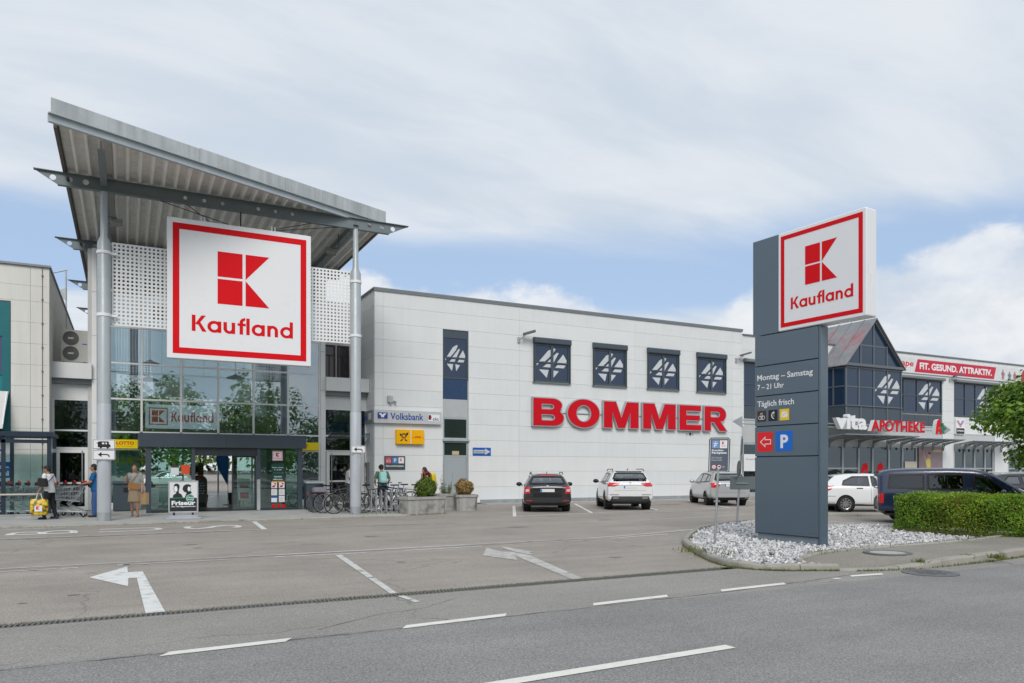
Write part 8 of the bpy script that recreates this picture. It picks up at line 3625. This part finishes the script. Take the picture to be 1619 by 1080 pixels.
    # ---- shoes
    for i in (0, 1):
        b = MB()
        an = V3(J['an'][i])
        ft = V3(J.get('toe', ((0, .2, 0), (0, .2, 0)))[i])
        cap(b, S(an + V3((0, -.045, -.045))), .044 * k, S(an + ft * .8 + V3((0, 0, -.055))), .038 * k)
        if not skirt:
            cap(b, S(an + V3((0, -.02, .0))), .046 * k, S(an + V3((0, -.03, -.05))), .048 * k)
        skinned(b, 'shoe', shoe, root, .010, 2)
    # ---- hair
    b = MB()
    if helmet:
        b.ell(S(hc + hup * .05 - hd * .02), (.10 * k, .135 * k, .10 * k), Mh, 16, 10)
        skinned(b, 'helmet', M['black'], root, .010, 2)
        b = MB()
        b.ell(S(hc - hd * .035 - hup * .02), (.076 * k, .075 * k, .08 * k), Mh, 14, 10)
    else:
        b.ell(S(hc - hd * .022 + hup * .028), (.083 * k, .098 * k, .105 * k), Mh, 16, 10)
        b.ell(S(hc - hd * .045 - hup * .02), (.078 * k, .072 * k, .085 * k), Mh, 14, 10)
    if long_hair:
        b.ell(S(hc - hd * .05 - hup * .10), (.098 * k, .085 * k, .15 * k), Mh, 14, 10)
        b.ell(S(hc - hd * .075 - hup * .22), (.12 * k, .085 * k, .19 * k), Mh, 14, 10)
        for s in (-1, 1):
            cap(b, S(hc + side * s * .075 + hup * .02), .03 * k, S(hc + side * s * .085 - hup * .22), .022 * k)
    skinned(b, 'hair', hair, root, .010, 2)
    return root, S


hair_d = mat('dark_hair', (.012, .010, .009), .6)
hair_b = mat('brown_hair', (.09, .05, .03), .6)
STAND = {'kn': ((-.10, .02, .50), (.10, .02, .50)), 'an': ((-.10, 0, .085), (.10, 0, .085))}


def J(**kw):
    d = dict(STAND)
    d.update(kw)
    return d


tee = mat('white_tee', (.70, .71, .73), .8, 0, .04, 6)
# 1 white shirt, black shoulder bag, carrying the fruit print bag
p1, S1 = person('person in a white t-shirt and black trousers carrying a fruit print bag beside the shelter', (-2.12, 27.25, .05), R(62), 1.68, J(el=((-.25, .04, 1.13), (.26, -.03, 1.13)), wr=((-.24, .20, .90), (.27, .05, .90)), palm=((1, 0, 0), (-1, 0, 0)), lean=.05, head=(0, .10, 1.61), kn=((-.10, .08, .50), (.10, -.02, .50)), an=((-.11, .12, .085), (.10, -.14, .10))), SKIN2, tee, mat('black_trousers', (.010, .011, .016), .8), hair_d, mat('navy_shoe', (.02, .025, .05), .6), head_dir=(-.2, .9, -.35), bulk=1.05)
t = thing('shoulder_bag', 'black shoulder bag worn by the person in the white t-shirt', 'bag', (-2.12, 27.25, .05), R(62))
b = MB()
b.rbox(Frame((-.30, -.02, 1.02), (.35, .9, .05), (0, .15, 1)), -.16, 0, -.06, .17, .26, .05, .05, 3)
b.build('bag', M['black'], t, None, None, False)
b = MB()
b.tube([(-.24, .1, 1.24), (-.1, .15, 1.38), (.1, .09, 1.45), (.17, .0, 1.44), (.1, -.09, 1.38), (-.08, -.10, 1.26), (-.26, -.06, 1.12)], .014, 6)
b.build('strap', M['black'], t, None, None, False)
t = thing('shopping_bag', 'yellow fruit print shopping bag held by the person in the white t-shirt', 'bag', (-2.35, 27.0, .2))
F = Frame((-2.62, 27.02, .19), (1, .05, 0), (0, 0, 1))
b = MB()
rings = []
for z, w_, d_ in ((0, .20, .09), (.05, .235, .115), (.30, .245, .125), (.44, .235, .10), (.50, .215, .05)):
    rings.append([F.P(.24 + w_ * (abs(math.cos(a)) ** .6) * (1 if math.cos(a) > 0 else -1), z, d_ * (abs(math.sin(a)) ** .7) * (1 if math.sin(a) > 0 else -1)) for a in [2 * math.pi * k / 20 for k in range(20)]])
b.loft(rings)
lem = bpy.data.materials.new('lemon_print')
lem.use_nodes = True
_n = lem.node_tree
_v = _n.nodes.new('ShaderNodeTexVoronoi')
_v.inputs['Scale'].default_value = 9
_c = _n.nodes.new('ShaderNodeTexCoord')
_n.links.new(_c.outputs['Object'], _v.inputs[0])
_r = _n.nodes.new('ShaderNodeValToRGB')
_r.color_ramp.elements[0].position = .0
_r.color_ramp.elements[0].color = (.75, .55, .08, 1)
_r.color_ramp.elements[1].position = .75
_r.color_ramp.elements[1].color = (.05, .05, .01, 1)
_e = _r.color_ramp.elements.new(.45)
_e.color = (.68, .44, .02, 1)
_n.links.new(_v.outputs['Distance'], _r.inputs[0])
_n.links.new(_r.outputs[0], _n.nodes['Principled BSDF'].inputs[0])
_n.nodes['Principled BSDF'].inputs['Roughness'].default_value = .4
b.build('bag', lem, t, 50)
b = MB()
b.fbox(F, .12, .12, .128, .32, .30, .132)
lb = b.build('label', M['signwhite'], t)
b = MB()
FL = F.sub(.16, .18, .134)
for pts in ([(0, .052), (.047, .052), (.047, .1), (0, .1)], [(0, 0), (.047, 0), (.047, .047), (0, .047)], [(.053, .051), (.1, .1), (.053, .1)], [(.053, 0), (.1, 0), (.053, .048)]):
    b.fpoly(FL, pts, 0)
b.build('emblem', M['red'], lb)
b = MB()
for dz in (-.05, .05):
    b.tube([F.P(.15, .48, dz), F.P(.2, .66, dz * .4), F.P(.28, .66, dz * .4), F.P(.33, .48, dz)], .010, 6)
b.build('bag_handle', M['signwhite'], t)

# 2 blue shirt pushing the trolley
p2, S2 = person('person in a blue t-shirt and jeans pushing a trolley, half hidden by the left post', (-.86, 27.85, .05), R(90), 1.72, J(el=((-.25, .16, 1.16), (.25, .16, 1.16)), wr=((-.2, .40, 1.10), (.2, .40, 1.10)), palm=((0, 0, -1), (0, 0, -1)), lean=.06, head=(0, .10, 1.63), kn=((-.11, .06, .50), (.11, -.02, .50)), an=((-.11, .06, .085), (.11, -.14, .09))), SKIN2, mat('blue_tee', (.008, .09, .24), .8, 0, .05, 6), mat('jeans', (.035, .09, .24), .8, 0, .12, 8), hair_d, M['black'], head_dir=(.1, 1, -.1), bulk=1.36, grips=(.9, .9))
t = thing('waist_bag', 'small black bag at the waist of the person in the blue shirt', 'bag', (-.86, 27.85, .05), R(90))
b = MB()
b.ell((.22, .12, 1.02), (.06, .15, .09))
b.build('bag', M['black'], t, 60, None, False)
b = MB()
b.tube([(.2, .1, 1.08), (.1, .2, 1.25), (-.1, .14, 1.42)], .012, 6)
b.build('strap', M['black'], t, None, None, False)

# 3 woman walking with paper bag
p3, S3 = person('person in a grey patterned blouse and beige skirt walking with a paper bag', (.24, 27.5, .05), R(172), 1.70, J(el=((-.24, -.05, 1.14), (.26, .06, 1.17)), wr=((-.27, .10, .90), (.20, .20, 1.37)), palm=((1, 0, 0), (-1, .3, 0)), kn=((-.10, .10, .50), (.09, .02, .50)), an=((-.10, .06, .085), (.09, -.12, .10)), head=(0, .03, 1.63), hem=.90), SKIN, mat('blouse', (.36, .38, .36), .8, 0, .35, 40), mat('beige_skirt', (.34, .26, .17), .85, 0, .06, 5), mat('chestnut_hair', (.14, .07, .035), .6), mat('sandal', (.35, .22, .15), .7), female=True, skirt=.50, bulk=1.08)
t = thing('crossbody_bag', 'tan leather crossbody bag worn by the person with the paper bag', 'bag', (.24, 27.5, .05), R(172))
b = MB()
b.rbox(Frame((.02, .15, .90), (1, 0, .12), (0, .12, 1)), -.17, 0, -.02, .15, .20, .08, .05, 3)
b.build('bag', mat('tan_leather', (.42, .19, .06), .5), t, None, None, False)
b = MB()
b.tube([(.14, .18, 1.08), (.0, .16, 1.25), (-.12, .12, 1.42), (-.14, .0, 1.47), (-.06, -.12, 1.36), (.16, -.13, 1.08), (.2, .05, 1.0)], .012, 6)
b.build('strap', MATS['tan_leather'], t, None, None, False)
t = thing('paper_bag', 'brown paper bag carried in the hand of the person in the beige skirt', 'bag', (.24, 27.5, .05), R(172))
F = Frame((-.29, .10, .40), (.8, -.6, 0), (0, 0, 1))
b = MB()
b.loft([[F.P(a, z, c) for a, c in ((-.13, -.07), (.13, -.07), (.13, .07), (-.13, .07))] for z in (0, .38)])
b.build('bag', mat('kraft_paper', (.42, .28, .15), .85, 0, .06, 6), t, None, None, False)
b = MB()
for c in (-.05, .05):
    b.tube([F.P(-.05, .38, c), F.P(-.03, .45, c * .3), F.P(.03, .45, c * .3), F.P(.05, .38, c)], .006, 5)
b.build('bag_handle', mat('red_cord', (.5, .03, .03), .6), t, None, None, False)

# 4 person at the cash machine
person('person in a white shirt and grey trousers at the cash machine behind the right post', (8.42, 31.6, .05), R(-96), 1.78, J(el=((-.27, .20, 1.18), (.26, .03, 1.13)), wr=((-.20, .46, 1.22), (.24, .22, 1.05)), palm=((0, 0, -1), (-1, 0, 0)), lean=.03, head=(0, .07, 1.62)), SKIN2, tee, mat('grey_trousers', (.10, .10, .12), .8), hair_d, M['black'], head_dir=(0, 1, -.3), sleeves='short')

# 5 cyclist with mint backpack
p5, S5 = person('person in a green t-shirt with cycle helmet and mint backpack seen from behind', (8.93, 28.4, .05), R(-6), 1.74, J(el=((-.29, .02, 1.14), (.30, .04, 1.14)), wr=((-.24, .20, .98), (.24, .22, .99)), palm=((1, 0, 0), (-1, 0, 0)), lean=.05, head=(-.02, .13, 1.60), hem=.90), SKIN, mat('green_tee', (.085, .16, .12), .8, 0, .05, 6), mat('navy_shorts', (.008, .010, .03), .8), hair_d, mat('pale_shoe', (.5, .5, .5), .6), head_dir=(-.25, .9, -.5), legwear='shorts', helmet=True)
t = thing('backpack', 'mint green backpack on the back of the person with the cycle helmet', 'backpack', (8.93, 28.4, .05), R(-6))
b = MB()
b.rbox(Frame((0, -.12, .98), (1, 0, 0), (0, .10, 1)), -.145, 0, 0, .145, .46, .15, .10, 5)
b.build('bag', mat('mint_fabric', (.30, .58, .55), .75, 0, .06, 5), t, 50, None, False)
b = MB()
b.rbox(Frame((0, -.278, 1.02), (1, 0, 0), (0, .10, 1)), -.11, 0, 0, .11, .20, .04, .06, 4)
b.build('front_pocket', MATS['mint_fabric'], t, 50, None, False)
for s in (-1, 1):
    b = MB()
    b.tube([(s * .10, -.11, 1.40), (s * .13, .0, 1.475), (s * .14, .13, 1.42), (s * .15, .15, 1.2), (s * .15, .02, 1.05)], .02, 6)
    b.build('strap', MATS['mint_fabric'], t, None, None, False)

# 6 long haired person behind the shrub
p6, S6 = person('person with long dark hair and black top bending to a bicycle behind the green shrub', (10.68, 28.0, .05), R(98), 1.66, J(el=((-.22, .22, 1.12), (.24, .20, 1.12)), wr=((-.18, .44, .98), (.18, .46, .98)), palm=((0, 0, -1), (0, 0, -1)), lean=.10, head=(0, .17, 1.60)), SKIN, mat('black_top', (.012, .012, .014), .8), M['navy_cloth'] if 'navy_cloth' in M else mat('dark_trousers', (.02, .02, .03), .8), mat('dark_brown_hair', (.035, .015, .01), .5), M['black'], head_dir=(.25, .9, -.35), sleeves='none', long_hair=True, female=True)
t = thing('backpack', 'yellow backpack on the back of the person with long dark hair', 'backpack', (10.68, 28.0, .05), R(98))
b = MB()
b.rbox(Frame((0, -.15, .94), (1, 0, 0), (0, .14, 1)), -.15, 0, 0, .15, .45, .20, .09, 5)
b.build('bag', mat('yellow_fabric', (.72, .52, .02), .7, 0, .06, 5), t, 50, None, False)
for s in (-1, 1):
    b = MB()
    b.tube([(s * .10, -.06, 1.38), (s * .13, .06, 1.46), (s * .14, .22, 1.38), (s * .15, .20, 1.15), (s * .15, .04, 1.02)], .018, 6)
    b.build('strap', mat('red_strap', (.55, .03, .05), .7), t, None, None, False)
